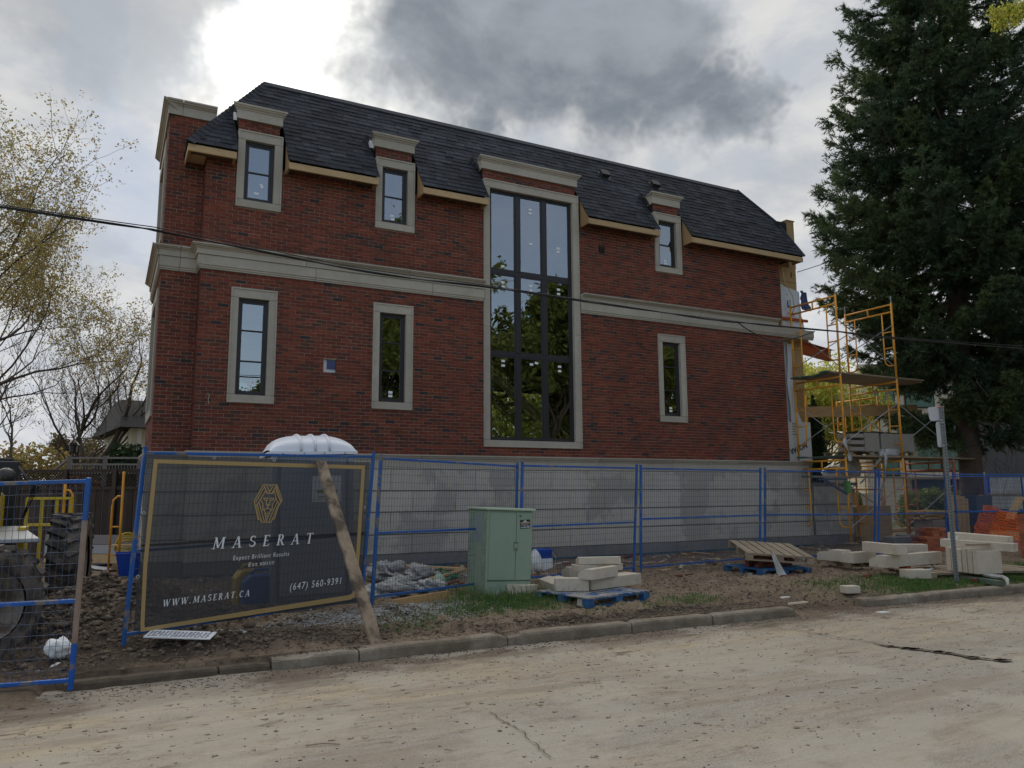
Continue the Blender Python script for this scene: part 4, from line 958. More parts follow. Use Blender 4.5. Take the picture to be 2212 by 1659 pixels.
def fp(a, b_, label, **k):
    """a,b_ = (foot pixel, top pixel) of the two posts, solved for a 1.83 m tall panel"""
    out = []
    for (fx, fy), (tx, ty) in (a, b_):
        best = None
        for dep in np.arange(5, 24, .04):
            B = at_d(fx, fy, dep); r = _ray(tx, ty); A2 = r@r; v = CP-B; bb = 2*v@r; c = v@v-1.83**2; dsc = bb*bb-4*A2*c
            if dsc < 0: continue
            for kk in ((-bb+dsc**.5)/2/A2, (-bb-dsc**.5)/2/A2):
                T_ = CP+r*kk; lean = float(np.hypot(*(T_-B)[:2]))
                if best is None or lean < best[0]: best = (lean, B, T_)
        out.append(best[1:])
    (B0, T0_), (B1, T1_) = out
    return fence_panel(B0, B1, T0_, T1_, label, **k)
_, CS, NS = fp(((263, 1391), (309.5, 972.4)), ((782, 1309), (809, 982)), 'tilted blue mesh fence panel that carries the dark lion banner')
fp(((801, 1305), (821, 985)), ((1113, 1262), (1119, 1003.7)), 'blue mesh fence panel between the dark banner and the green cabinet')
fp(((1121, 1262), (1126.5, 1002)), ((1370, 1236.5), (1377, 1008)), 'blue mesh fence panel behind the green cabinet and the pallet of pale stones')
fp(((1382.7, 1236), (1382.7, 1008.4)), ((1643, 1213), (1643.6, 1013.9)), 'blue mesh fence panel between two yards of bare mud, left of the tilted wooden pallet', midv=.5)
fp(((1651, 1212), (1651, 1013.9)), ((1890, 1206), (1893, 1017)), 'blue mesh fence panel in front of the nearest yellow scaffold legs', midv=.5)
fp(((1897, 1206), (1898.5, 1017)), ((2045, 1190), (2043, 1025.9)), 'blue mesh fence panel just left of the grey sign post', midv=.5)
pA = np.array([16.6, -2.95, .15]); pB = np.array([19.5, -3.4, .15])
fence_panel(pA, pB, pA+np.array([0, 0, 1.83]), pB+np.array([0, 0, 1.83]), 'blue mesh fence panel right of the grey sign post, before the spruce trunk', midv=.5)
pA = np.array([17.4, -2.2, .15]); pB = np.array([20.2, -2.5, .15])
fence_panel(pA, pB, pA+np.array([0, 0, 1.80]), pB+np.array([0, 0, 1.80]), 'second blue mesh fence panel close behind the rightmost one', midv=.5)
# near-left panel
B1 = np.array([-1.45, -6.75, -.02]); T1_ = np.array([-1.42, -6.66, 1.80]); dl = np.array([-.87, .40, 0.]); 
q = at_d(156.6, 1489.6, 6.30); q2 = at_d(196, 1032, 6.30)
BR_ = q; TR_ = q2; dirl = at_d(0, 1501.6, 6.22)-q; dirl = dirl/np.linalg.norm(dirl); dirt = at_d(0, 1038, 6.22)-q2; dirt = dirt/np.linalg.norm(dirt)
fence_panel(BR_+dirl*2.9, BR_, TR_+dirt*2.9, TR_, 'nearest blue mesh fence panel at the left edge, its post worn to rust', rusty=True, midv=.42)
mb = MB(); q = gz_at(1384, 1238, .15); mb.tube([q, q+np.array([0, 0, .30])], .028, 8); cy = mb.build('yellow_post_sleeve', MT['yellowclamp'], None); tag(cy, 'short yellow sleeve on the ground at the foot of two blue fence posts', 'sleeve')
# fence couplers between pairs
# ---- banner hung on the tilted panel
P0s = CS[0]; NSn = NS if NS[1] < 0 else -NS      # towards the street
def onb(px, py, off=0.0): return at_plane(px, py, P0s+NSn*.036+NSn*off, NSn)
banner = empty('banner', (CS[0]+CS[1])/2, label='dark see-through builder banner with gold border and lion emblem hung on the tilted fence panel', cat='banner')
bo = np.array(banner.location[:])
MT['scrim'] = sheermat('banner_scrim', (.038, .038, .043), .76); MT['gold'] = sheermat('banner_gold_print', (.42, .29, .12), .93); MT['bwhite'] = sheermat('banner_white_print', (.78, .80, .83), .97)
def s2(x, y): return ((330+x/2.44)/1.302, (1180+y/2.44)/1.302)
def bpoly(name, pts, mt, off, par=banner):
    V = [onb(*q, off)-bo for q in pts]; return MB().add(V, [tuple(range(len(V)))]).build(name, mt, par)
bn_pts = [s2(205, 243), s2(700, 258), s2(1200, 270), s2(1735, 293), s2(1722, 600), s2(1690, 900), s2(1672, 1262), s2(1300, 1315), s2(900, 1380), s2(500, 1440), s2(200, 1470), s2(128, 1455), s2(110, 1400), s2(125, 1150), s2(160, 750)]
# cloth grid following the outline with a soft belly
def bgrid(nu, nv):
    top = [s2(205, 243), s2(1735, 293)]; V = []
    for j in range(nv+1):
        v = j/nv
        lx = 205+(120-205)*v**.8-6*math.sin(v*9); ly = 243+(1452-243)*v; rx = 1735+(1672-1735)*v; ry = 293+(1262-293)*v
        for i in range(nu+1):
            u = i/nu; x = lx+(rx-lx)*u; y = ly+(ry-ly)*u+10*math.sin(u*math.pi*6)*(v > .98)
            off = -.010*math.sin(math.pi*u)*math.sin(math.pi*v)-.016*float(vnoise(np.array(u*7.+v*3), np.array(v*5.-u*2), 3))*math.sin(math.pi*u)
            V.append(onb(*s2(x, y), off)-bo)
    return V, [(j*(nu+1)+i, j*(nu+1)+i+1, (j+1)*(nu+1)+i+1, (j+1)*(nu+1)+i) for j in range(nv) for i in range(nu)]
V, fs = bgrid(26, 18); MB().add(V, fs).build('cloth', MT['scrim'], banner, smooth=True)
oT = [(250, 272), (1700, 315), (1640, 1225), (1600, 1238), (155, 1458)]; 
o_ = [s2(*q) for q in ((250, 272), (1700, 315), (1665, 900), (1643, 1180), (1636, 1215), (1600, 1236), (900, 1345), (160, 1458), (158, 1400), (178, 1000))]
i_ = [s2(*q) for q in ((277, 300), (1677, 340), (1640, 900), (1620, 1170), (1608, 1195), (1585, 1205), (900, 1312), (188, 1427), (186, 1390), (206, 1000))]
n = len(o_)
V = [onb(*q, .004)-bo for q in o_]+[onb(*q, .004)-bo for q in i_]
MB().add(V, [(i, (i+1) % n, n+(i+1) % n, n+i) for i in range(n)]).build('gold_border', MT['gold'], banner)
# fold line across the cloth
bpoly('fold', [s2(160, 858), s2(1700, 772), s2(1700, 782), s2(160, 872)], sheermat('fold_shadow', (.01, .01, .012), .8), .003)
# lion emblem (lines read off the photograph)
def lz(x, y): return ((690+x/11.06)/1.302, (1340+y/11.06)/1.302)
def stroke(mb, pts, w=34, closed=False):
    if closed: pts = pts+[pts[0]]
    for a, b_ in zip(pts[:-1], pts[1:]):
        a = np.array(a, float); b_ = np.array(b_, float); d = b_-a; L = np.linalg.norm(d); d = d/L; nn = np.array([-d[1], d[0]])*w/2; a = a-d*w*.3; b_ = b_+d*w*.3
        mb.add([onb(*lz(*q), .005+len(mb.f)*2e-5)-bo for q in (a-nn, b_-nn, b_+nn, a+nn)], [(0, 1, 2, 3)])
em = MB()
for pts in ([(565, 262), (745, 262), (775, 310), (810, 262), (990, 262), (1150, 740), (1040, 910), (900, 1325), (850, 1325)], [(565, 262), (275, 755), (395, 1340), (470, 1340)], [(500, 1425), (795, 1425), (850, 1300)], [(470, 1340), (500, 1425)],
            [(600, 320), (320, 800)], [(630, 440), (480, 700), (330, 930)], [(640, 480), (680, 530), (850, 530), (890, 440)], [(590, 300), (680, 500)], [(670, 300), (740, 450)], [(860, 300), (740, 500)], [(950, 300), (830, 510)],
            [(960, 300), (1110, 780)], [(900, 430), (950, 680), (1075, 890)], [(940, 350), (1000, 560), (1100, 800)],
            [(480, 700), (545, 850), (545, 1040), (600, 1060), (650, 1400)], [(420, 800), (480, 1000), (590, 1400)], [(370, 880), (430, 1120), (500, 1390)], [(330, 930), (420, 1330)],
            [(960, 680), (850, 860), (830, 1030), (780, 1060), (650, 1400)], [(1000, 790), (900, 1000), (730, 1400)], [(1040, 870), (960, 1030), (820, 1390)], [(545, 1040), (690, 990), (830, 1035)], [(690, 990), (690, 920)],
            [(570, 675), (690, 675), (690, 730), (640, 745), (600, 735), (570, 675)], [(890, 675), (770, 675), (770, 730), (820, 745), (860, 735), (890, 675)], [(655, 740), (655, 880), (690, 925), (760, 880), (770, 740)], [(655, 875), (765, 875)],
            [(610, 1150), (745, 1150)], [(625, 1225), (715, 1225)]):
    stroke(em, pts, 30)
em.build('lion_emblem', MT['gold'], banner)
# serif lettering drawn as strokes
def glyph(ch):
    """polygons in a unit box: width w, height 1; thick stems, thin hairlines, slab serifs"""
    T, h = .15, .055
    def ln(x0, y0, x1, y1, w): return [(x0-w/2, y0), (x0+w/2, y0), (x1+w/2, y1), (x1-w/2, y1)]
    def sf(x, y, w=.30): return [(x-w/2, y), (x+w/2, y), (x+w/2, y+h), (x-w/2, y+h)]
    def arc(cx, cy, rx, ry, a0, a1, w0, w1, n=10):
        o = []
        for i in range(n):
            qs = []
            for k in (i, i+1):
                f = k/n; a = R(a0+(a1-a0)*f); w = w0+(w1-w0)*math.sin(math.pi*f)
                qs.append(((cx+(rx+w/2)*math.cos(a), cy+(ry+w/2)*math.sin(a)), (cx+(rx-w/2)*math.cos(a), cy+(ry-w/2)*math.sin(a))))
            o.append([qs[0][0], qs[1][0], qs[1][1], qs[0][1]])
        return o
    if ch == 'M': return 1.0, [ln(.14, 0, .20, 1, .07), ln(.20, 1, .48, .08, T), ln(.48, .08, .80, 1, .07), ln(.86, 0, .82, 1, T), sf(.13, 0, .26), sf(.86, 0, .30), sf(.17, 1-h, .2), sf(.84, 1-h, .24)]
    if ch == 'A': return .82, [ln(.12, 0, .40, 1, .065), ln(.68, 0, .42, 1, T), [(.22, .30), (.60, .30), (.58, .37), (.25, .37)], sf(.12, 0, .25), sf(.68, 0, .30)]
    if ch == 'S': return .58, arc(.29, .74, .20, .215, 30, 270, .05, .13)+arc(.29, .27, .22, .22, 90, -150, .05, .14)+[[(.44, .72), (.48, .72), (.48, .95), (.45, .95)], [(.06, .05), (.09, .05), (.09, .3), (.05, .3)]]
    if ch == 'E': return .64, [ln(.18, 0, .18, 1, T), [(.05, 0), (.58, 0), (.60, .2), (.55, .2), (.50, h), (.05, h)], [(.05, 1-h), (.50, 1-h), (.53, .82), (.57, .82), (.55, 1), (.05, 1)], [(.2, .47), (.44, .47), (.44, .53), (.2, .53)], [(.42, .40), (.45, .40), (.45, .60), (.42, .60)]]
    if ch == 'R': return .72, [ln(.18, 0, .18, 1, T), sf(.18, 0, .30), [(.05, 1-h), (.35, 1-h), (.35, 1), (.05, 1)]]+arc(.33, .735, .17, .235, 90, -90, .05, .15)+[[(.2, .475), (.36, .475), (.36, .525), (.2, .525)], ln(.62, 0, .36, .5, T), sf(.64, 0, .22)]
    if ch == 'T': return .66, [ln(.33, 0, .33, 1, T), sf(.33, 0, .32), [(.02, 1), (.02, .80), (.06, .80), (.10, 1-h), (.56, 1-h), (.60, .80), (.64, .80), (.64, 1)]]
    if ch == 'W': return 1.1, [ln(.10, 1, .33, 0, T), ln(.33, 0, .55, .95, .065), ln(.50, 1, .75, 0, T), ln(.75, 0, 1.0, 1, .065), sf(.10, 1-h, .26), sf(.52, 1-h, .26), sf(1.0, 1-h, .22)]
    if ch == 'C': return .74, arc(.40, .5, .30, .46, 45, 315, .05, .15, 16)+[[(.60, .68), (.64, .68), (.64, .96), (.61, .96)]]
    if ch == '.': return .26, [[(.06, 0), (.19, 0), (.19, .13), (.06, .13)]]
    if ch == 'X': return .8, [ln(.68, 0, .12, 1, T), ln(.1, 0, .66, 1, .065), sf(.1, 0, .26), sf(.7, 0, .26), sf(.12, 1-h, .26), sf(.68, 1-h, .24)]
    if ch == 'V': return .8, [ln(.12, 1, .40, 0, T), ln(.40, 0, .68, 1, .065), sf(.12, 1-h, .28), sf(.68, 1-h, .24)]
    if ch == 'I': return .34, [ln(.17, 0, .17, 1, T), sf(.17, 0, .3), sf(.17, 1-h, .3)]
    return .3, []
def serif_line(s, name, pa, pb, hpx, spacing, slant=.16, mt=None, off=.006):
    xs_ = 0; out = []
    for ch in s:
        w, ps = glyph(ch)
        out.append([[(x+xs_, y) for x, y in p_] for p_ in ps])
        xs_ += w+spacing
    xs_ -= spacing
    A_, B_ = onb(*pa, off)-bo, onb(*pb, off)-bo; d = B_-A_; L = np.linalg.norm(d); d = d/L
    u = bil(CS, .5, 1)-bil(CS, .5, 0); u = u-d*np.dot(u, d); u = u/np.linalg.norm(u)
    hm = np.linalg.norm((onb(pa[0], pa[1]-hpx, off)-bo)-A_); mb = MB()
    k = 0
    for ch_ in out:
        mb = MB()
        for p_ in ch_:
            V = [A_+d*(x/xs_*(L-slant*hm)+y*slant*hm)+u*y*hm+NSn*(k*2e-5) for x, y in p_]; k += 1
            mb.add(V, [tuple(range(len(V)))])
        mb.build(name, mt or MT['bwhite'], banner)
serif_line('MASERAT', 'banner_letter', (457.3, 1186.4), (677, 1173.5), 25, .62)
serif_line('WWW.MASERAT.CA', 'banner_web_letter', (350.4, 1310.8), (540.5, 1287.2), 14.5, .26, mt=MT['bwhite'])
def sans_line(s, name, pa, pb, hpx, off=.006, sp=1.25):
    o = text_obj(s, name, MT['bwhite'], banner, .1, sp, .18)
    A_, B_ = onb(*pa, off)-bo, onb(*pb, off)-bo; u = bil(CS, .5, 1)-bil(CS, .5, 0); hm = np.linalg.norm((onb(pa[0], pa[1]-hpx, off)-bo)-A_)
    place_text(o, A_, B_, u, 0.0, hm); return o
sans_line('Expect Brilliant Results', 'banner_slogan', (503.5, 1210.3), (624.5, 1200.3), 9.5)
sans_line('Est', 'banner_founding_line', (536.2, 1224.2), (556, 1222), 8.5)
serif_line('MMXVII', 'banner_founding_year', (560.5, 1222), (592.5, 1218.6), 7.0, .25)
sans_line('(647) 560-9391', 'banner_phone_number', (626.5, 1275.2), (737.2, 1261), 15.0)
for q in (s2(665, 262), s2(1075, 278), s2(180, 642), s2(140, 1078), s2(955, 1364), s2(535, 1430), s2(1325, 1310), s2(1697, 605)):
    c_ = onb(*q, .006)-bo; mb = MB(); m3 = Vector(tuple(NSn)).to_track_quat('Z', 'Y').to_matrix()
    mb.lathe([(.010, 0), (.018, .002), (.020, .004), (.010, .006)], (0, 0, 0), 10); 
    for i in range(len(mb.v)): mb.v[i] = tuple(m3 @ Vector(mb.v[i])+Vector(tuple(c_)))
    mb.build('grommet', MT['steel'], banner)
# ---- leaning plank
pb_ = gz_at(822, 1419, .0); pt_ = onb(692, 996, .05)
pl = empty('leaning_plank', pb_, label='long muddy board leaning from the road edge against the dark banner', cat='plank')
mb = MB(); d_ = pt_-pb_; side = np.cross(d_, NSn); side = side/np.linalg.norm(side)
mb.beam((0, 0, .0), d_, .15, .032, up=tuple(np.cross(side, d_)/np.linalg.norm(d_))); 
mb.build('board', MT['mudplank'], pl, bevel=.004)
# ================================================================ portable toilet
tz = .10; tl = at_d(690, 978, 10.75); tl[2] = 0
toilet = empty('portable_toilet', (tl[0]-.11, tl[1]+.05, tz), (0, R(-1.2), R(-4)), label='grey portable toilet with white ribbed barrel roof behind the banner', cat='portable toilet')
mb = MB(); mb.bx(-.52, .52, -.52, .55, .12, 2.0); mb.bx(-.57, .57, -.58, .6, 0, .12); mb.build('cabin', MT['toiletgrey'], toilet, bevel=.02)
mb = MB(); mb.bx(-.42, .42, -.54, -.522, .2, 1.92); mb.build('door', mat('toilet_door', (.30, .33, .37), .5), toilet, bevel=.01)
for x in (-.49, .49): MB().bx(x-.035, x+.035, -.56, -.48, .1, 2.02).build('corner_post', MT['toiletgrey'], toilet, bevel=.01)
MB().bx(.30, .34, -.57, -.54, .95, 1.10).build('latch', MT['dark'], toilet)
# roof : a loaf with sloping ends and three ribs
V = []; nu, nv = 26, 12; RW, RD = .56, .58
for j in range(nv+1):
    a = math.pi*j/nv; 
    for i in range(nu+1):
        u = -1+2*i/nu; e_ = math.sqrt(max(0, 1-(max(0, abs(u)-.30)/.70)**2)); H = .245*(.16+.84*e_) 
        y = -RD*math.cos(a)*(.985); z = 2.04+H*math.sin(a)**.75 if a not in (0, math.pi) else 2.04
        V.append((u*RW, y, z))
fs = [(j*(nu+1)+i, j*(nu+1)+i+1, (j+1)*(nu+1)+i+1, (j+1)*(nu+1)+i) for j in range(nv) for i in range(nu)]
mb = MB().add(V, fs); mb.bx(-RW-.01, RW+.01, -RD-.01, RD+.01, 2.005, 2.045); rfo = mb.build('roof', MT['toilet'], toilet, smooth=False)
for p_ in rfo.data.polygons[:len(fs)]: p_.use_smooth = True
for u in (-.30, .03, .36):
    pts = []
    for j in range(nv+1):
        a = math.pi*j/nv; pts.append((u*RW+.0, -RD*math.cos(a), 2.04+.25*(math.sin(a)**.75 if 0 < j < nv else 0)+.004))
    MB().tube(pts, .018, 8).build('rib', MT['toilet'], toilet, smooth=True)
for x in (-.4, -.13, .13, .4): MB().lathe([(.012, 0), (.010, -.008), (0, -.01)], (x, -RD-.012, 2.02), 8, 0, 'y').build('rivet', MT['steel'], toilet)
mb = MB(); mb.bx(-.02, .36, -.548, -.541, 1.38, 1.72); lb_ = mb.build('notice', MT['white'], toilet)
mb = MB(); mb.bx(.04, .30, -.552, -.549, 1.50, 1.54); mb.bx(.06, .28, -.552, -.549, 1.44, 1.455); mb.build('notice_print', mat('green_print', (.25, .4, .08), .7), lb_)
# ================================================================ utility cabinet
fl_, fr_, bl_ = gz_at(1047, 1295, .13), gz_at(1151, 1295, .13), gz_at(1003, 1276, .13)
cw = .70; rz = R(-4); cd_ = .76; ch_ = 1.22
cab = empty('utility_cabinet', fl_, (0, R(2.3), rz), label='sage green metal utility cabinet with double doors and a black sticker in tall grass', cat='utility cabinet')
mb = MB(); mb.bx(0, cw, .0, cd_, -.05, ch_); body = mb.build('body', MT['cabinet'], cab, bevel=.018)
mb = MB(); mb.ext([(-.03, -.04, ch_), (cw+.03, -.04, ch_), (cw+.03, cd_+.03, ch_), (-.03, cd_+.03, ch_)], (0, 0, .035)); mb.build('lid', MT['cabtop'], cab, bevel=.012)
dw = cw*.63
for a, b_ in ((.035, dw-.003), (dw+.003, cw-.02)): MB().bx(a, b_, -.014, -.001, .26, ch_-.03).build('door', MT['cabinet'], cab, bevel=.004)
mb = MB(); mb.bx(.02, cw-.0, -.0045, .0, .243, .252); mb.bx(dw-.003, dw+.003, -.004, -.0, .26, ch_-.03); mb.build('seam', MT['cabline'], cab)
mb = MB(); mb.bx(dw-.035, dw+.03, -.020, -.016, .66, .78); h_ = mb.build('latch_plate', MT['cabline'], cab); MB().bx(dw-.028, dw+.023, -.023, -.0205, .667, .765).build('latch_recess', MT['cabinet'], h_); MB().lathe([(.012, 0), (.010, -.012), (0, -.014)], (dw+.0, -.023, .69), 10, 0, 'y').build('lock', MT['dark'], h_)
MB().lathe([(.012, 0), (.010, -.01), (0, -.012)], (dw+.055, -.015, ch_-.07), 10, 0, 'y').build('bolt', MT['dark'], cab)
MB().lathe([(.010, 0), (.008, -.006), (0, -.008)], (dw+.03, -.015, .29), 10, 0, 'y').build('bolt', MT['steel'], cab)
mb = MB(); mb.bx(-.006, -.001, .16, cd_-.16, .10, ch_-.04); mb.build('side_panel', MT['cabinet'], cab, bevel=.002)
mb = MB(); mb.bx(-.0085, -.0065, .19, .58, .76, ch_-.07); mb.build('touched_up_patch', MT['patch'], cab)
for yy in (.035, cd_-.13):
    for z0, k in ((1.0, 6), (.66, 8), (.32, 9)):
        for i in range(k):
            MB().box((-.006, yy+.045, z0+.03*i-.05), (.012, .085, .010), Matrix.Rotation(R(25), 3, 'Y')).build('louvre', MT['cabinet'], cab, label=None)
mb = MB(); mb.box((0, 0, 0), (.155, .002, .125), None); stk = mb.build('sticker', MT['ink'], cab, loc=(cw-.125, -.0165, 1.035)); stk.rotation_euler = (0, R(-5), 0)
o = text_obj('416-827-4808', 'sticker_phone_number', MT['label'], stk, .02, bold=.0004); place_text(o, (-.068, -.002, -.052), (.068, -.002, -.052), (0, 0, 1), 0.0, .020)
o = text_obj('Windows & Doors', 'sticker_line', MT['label'], stk, .02); place_text(o, (-.06, -.002, -.004), (.06, -.002, -.004), (0, 0, 1), 0.0, .013)
o = text_obj('Furniture & Kitchens', 'sticker_line', MT['label'], stk, .02); place_text(o, (-.065, -.002, -.024), (.066, -.002, -.024), (0, 0, 1), 0.0, .013)
mb = MB(); mb.bx(-.07, .07, -.002, -.0012, .014, .030); mb.build('sticker_band', mat('tan_print', (.5, .34, .22), .7), stk); MB().ext([(-.03, -.002, .036), (.03, -.002, .036), (.012, -.002, .054), (.0, -.002, .046), (-.014, -.002, .054)], (0, .001, 0)).build('sticker_logo', MT['label'], stk)
# ================================================================ pallets
def pallet(label, w, d, loc, rz, mats, n=7, group=None, tilt=(0, 0), h=.13, name='pallet'):
    t_ = empty(name, loc, (tilt[0], tilt[1], rz), label=label, cat='pallet', group=group)
    topm, botm = mats
    sw = d/(n*1.0)
    for i in range(n):      # top boards run along the depth axis
        x = -w/2+w*(i+.5)/n; MB().box((x, 0, h-.009), (w/n*.82, d, .018), None, 0, .003).build('deck_board', topm, t_)
    for y in (-d/2+.05, 0, d/2-.05):
        MB().bx(-w/2, w/2, y-.045, y+.045, h-.036, h-.019).build('stringer_board', botm, t_)
        for x in (-w/2+.06, 0, w/2-.06): MB().box((x, y, .056), (.12, .095, .075), None, 0, .003).build('block', botm, t_)
        MB().bx(-w/2, w/2, y-.045, y+.045, 0, .018).build('bottom_board', botm, t_)
    return t_
def stone_prof(name, L, W, H, loc, rot, label, group, mould=True, cat='stone'):
    """a length of cast stone moulding, or a plain squared block"""
    if mould: pr_ = [(-W/2, 0), (W/2, 0), (W/2, H*.55), (W/2-.018, H*.60), (W/2-.03, H*.72), (W*.12, H*.80), (W*.05, H*.90), (W*-.02, H), (-W/2, H)]
    else: pr_ = [(-W/2, 0), (W/2, 0), (W/2, H), (-W/2, H)]
    mb = MB(); mb.ext([(-L/2, y, z) for y, z in pr_], (L, 0, 0)); o = mb.build(name, MT['cutstone'], None, bevel=.004)
    o.location = tuple(float(q) for q in loc); o.rotation_euler = rot; tag(o, label, cat, group); return o
pal1 = pallet('blue pallet with worn pale boards under the stones beside the green cabinet', 1.16, 1.0, (4.60, -5.60, .15), R(11), (MT['palletbluetop'], MT['palletblue']), n=8)
G1 = 'pale cut stones on the blue pallet'
def z3(x, y): return ((950+x/2.458)/1.302, (1260+y/2.458)/1.302)
def bar3(p0, p1, W, H, z, label, mould=True, tilt=0):
    a = gz_at(*z3(*p0), z); b_ = gz_at(*z3(*p1), z); d = b_-a; L = float(np.linalg.norm(d)); rz_ = math.atan2(d[1], d[0]); nn = np.array([-d[1], d[0], 0])/L; c_ = (a+b_)/2+nn*W/2
    return stone_prof('moulded_stone' if mould else 'stone_bar', L, W, H, (c_[0], c_[1], z), (tilt, 0, rz_), label, G1, mould)
bar3((1755, 985), (2100, 940), .30, .15, .285, 'longest pale stone bar across the right half of the blue pallet', False)
bar3((1505, 992), (1738, 990), .28, .17, .285, 'thick grooved pale stone at the front left of the blue pallet')
bar3((1400, 945), (1500, 985), .34, .13, .27, 'pale stone tipped off the left side of the blue pallet beside the cabinet', True, R(14))
bar3((1600, 900), (1760, 890), .24, .16, .30, 'pale moulded stone at the back of the blue pallet, half covered')
bar3((1758, 915), (1938, 885), .22, .14, .44, 'short pale stone with curved profiled end, on top of the long bar')
bar3((1662, 858), (1972, 842), .22, .095, .46, 'flat pale stone, second from the top of the blue pallet heap', False)
bar3((1668, 806), (1958, 800), .22, .10, .56, 'topmost pale stone of the heap on the blue pallet')
stone_prof('plain_stone', .35, .30, .16, (3.98, -4.75, .15), (0, R(3), R(30)), 'pale stone block on the ground between the cabinet and the blue pallet', None, False)
stone_prof('plain_stone', .17, .12, .09, (4.24, -5.95, .15), (R(8), 0, R(20)), 'small rounded grey stone in the grass left of the blue pallet', None, False)
# tilted wooden pallet on bricks
c0 = gz_at(1672, 1232, .17)
pb2 = pallet('blue pallet on the mud under loose bricks and the tilted wooden pallet', 1.1, 1.0, (9.15, -4.25, .15), R(-6), (MT['palletblue'], MT['palletblue']), n=6)
GB = 'loose red bricks around the tilted pallet'
MT['redbrick'] = mat('loose_red_brick', (.17, .05, .03), .9, rnd=.3, var=.2, var2=(.10, .035, .025), nscale=6)
def loose_brick(loc, rz, label, group=GB, tilt=0): 
    o = MB().box((0, 0, 0), (.19, .09, .057), None, 0, .002).build('loose_brick', MT['redbrick'], None, bevel=.003); o.location = tuple(map(float, loc)); o.rotation_euler = (tilt, 0, rz); tag(o, label, 'brick', group); return o
k = 0
for r in range(3):
    for i in range(4):
        for j in range(2):
            loose_brick((8.80+i*.205+rng.uniform(-.03, .03)+(.05 if r % 2 else 0), -4.45+j*.25, .315+r*.06), R(rng.uniform(-12, 12)), f"red brick, {('front', 'back')[j]} row, {('lowest', 'middle', 'upper')[r]} layer, {('leftmost', 'second from left', 'third from left', 'rightmost')[i]}, under the tilted pallet", 'bricks piled under the tilted pallet')
pw = pallet('weathered wooden pallet lying tilted on the brick pile with worn slatted top', 1.15, 1.2, (9.22, -4.25, .46), R(-28), (MT['palletwood'], MT['palletwood']), n=7, tilt=(R(7), R(4)))
for q, rz_, lb in (((8.72, -5.02, .185), 60, 'red brick standing at the left front corner of the lower blue pallet'), ((8.85, -5.10, .175), 10, 'red brick lying in the mud at the front of the lower blue pallet'), ((9.85, -5.75, .20), 20, 'red brick alone in the mud right of the lower blue pallet'), ((10.4, -6.05, .20), 75, 'reddish brick piece in the grass before the pallet of long stones'), ((7.3, -4.05, .17), 10, 'left one of two red bricks in the dirt right of the yellow sleeve'), ((7.55, -4.10, .18), -8, 'right one of two red bricks in the dirt right of the yellow sleeve'), ((11.1, -6.75, .16), 30, 'smallest red brick piece near the right kerb')):
    loose_brick(q, R(rz_), lb, GB, R(rng.uniform(-10, 10)))
cloth_ = cloth('plastic_wrap', (8.66, -4.98, .17), (8.78, -5.08, .17), (8.70, -4.86, .58), (8.66, -4.84, .58), 4, 9, .05, MT['bag'], None, 4); tag(cloth_, 'torn clear plastic wrap trailing down from the tilted wooden pallet to the mud', 'plastic wrap')
# pile of long stones
G2 = 'long pale stones on the red-ended pallet'
pr3 = pallet('low wooden pallet with a red block end under the long pale stones', 1.9, 1.1, (12.0, -4.35, .17), R(-25), (MT['palletwood'], MT['palletwood']), n=9)
def s5(x, y): return ((2180+x/3.016)/1.302, (1150+y/3.016)/1.302)
def bar(p0, p1, W, H, z, label, mould=True, grp=G2, back=.5):
    a = gz_at(*s5(*p0), z); b_ = gz_at(*s5(*p1), z); d = b_-a; L = float(np.linalg.norm(d)); rz_ = math.atan2(d[1], d[0]); nn = np.array([-d[1], d[0], 0])/L
    c_ = (a+b_)/2+nn*W*back
    return stone_prof('stone_bar', L, W, H, (c_[0], c_[1], z), (0, 0, rz_), label, grp, mould)
rb = gz_at(*s5(1133, 1405), .17); MB().box((rb[0], rb[1]+.06, .25), (.12, .14, .12)).build('red_block', MT['redpaint'], None); bpy.data.objects['red_block'].parent = None
rbk = bpy.data.objects['red_block']; tag(rbk, 'red painted wooden block at the corner under the long pale stones', 'block')
bar((935, 1350), (1420, 1310), .30, .20, .32, 'longest pale stone bar with grooved top, at the front of the low pallet')
bar((665, 1312), (860, 1300), .30, .19, .32, 'short pale stone bar, second from the left on the low pallet')
bar((578, 1298), (650, 1292), .55, .20, .32, 'leftmost pale stone bar with notched end on the low pallet')
bar((1010, 1215), (1300, 1216), .25, .14, .45, 'thin pale stone bar at the back of the long stones', False)
bar((740, 1208), (1018, 1240), .24, .17, .53, 'topmost pale moulded stone lying across the long bars')
q = gz_at(*s5(1240, 1440), .17); stone_prof('plain_stone', .40, .24, .14, (q[0], q[1]+.1, .17), (0, 0, R(-22)), 'whitish squared stone in the grass left of the sign post', None, False)
q = gz_at(*s5(668, 1555), .16); stone_prof('plain_stone', .22, .16, .10, (q[0], q[1]+.06, float(rough_h(np.array([[q[0]]]), np.array([[q[1]+.14]]))[0, 0])-.01), (0, 0, R(-15)), 'small whitish stone alone on the worn grass near the kerb', None, False)
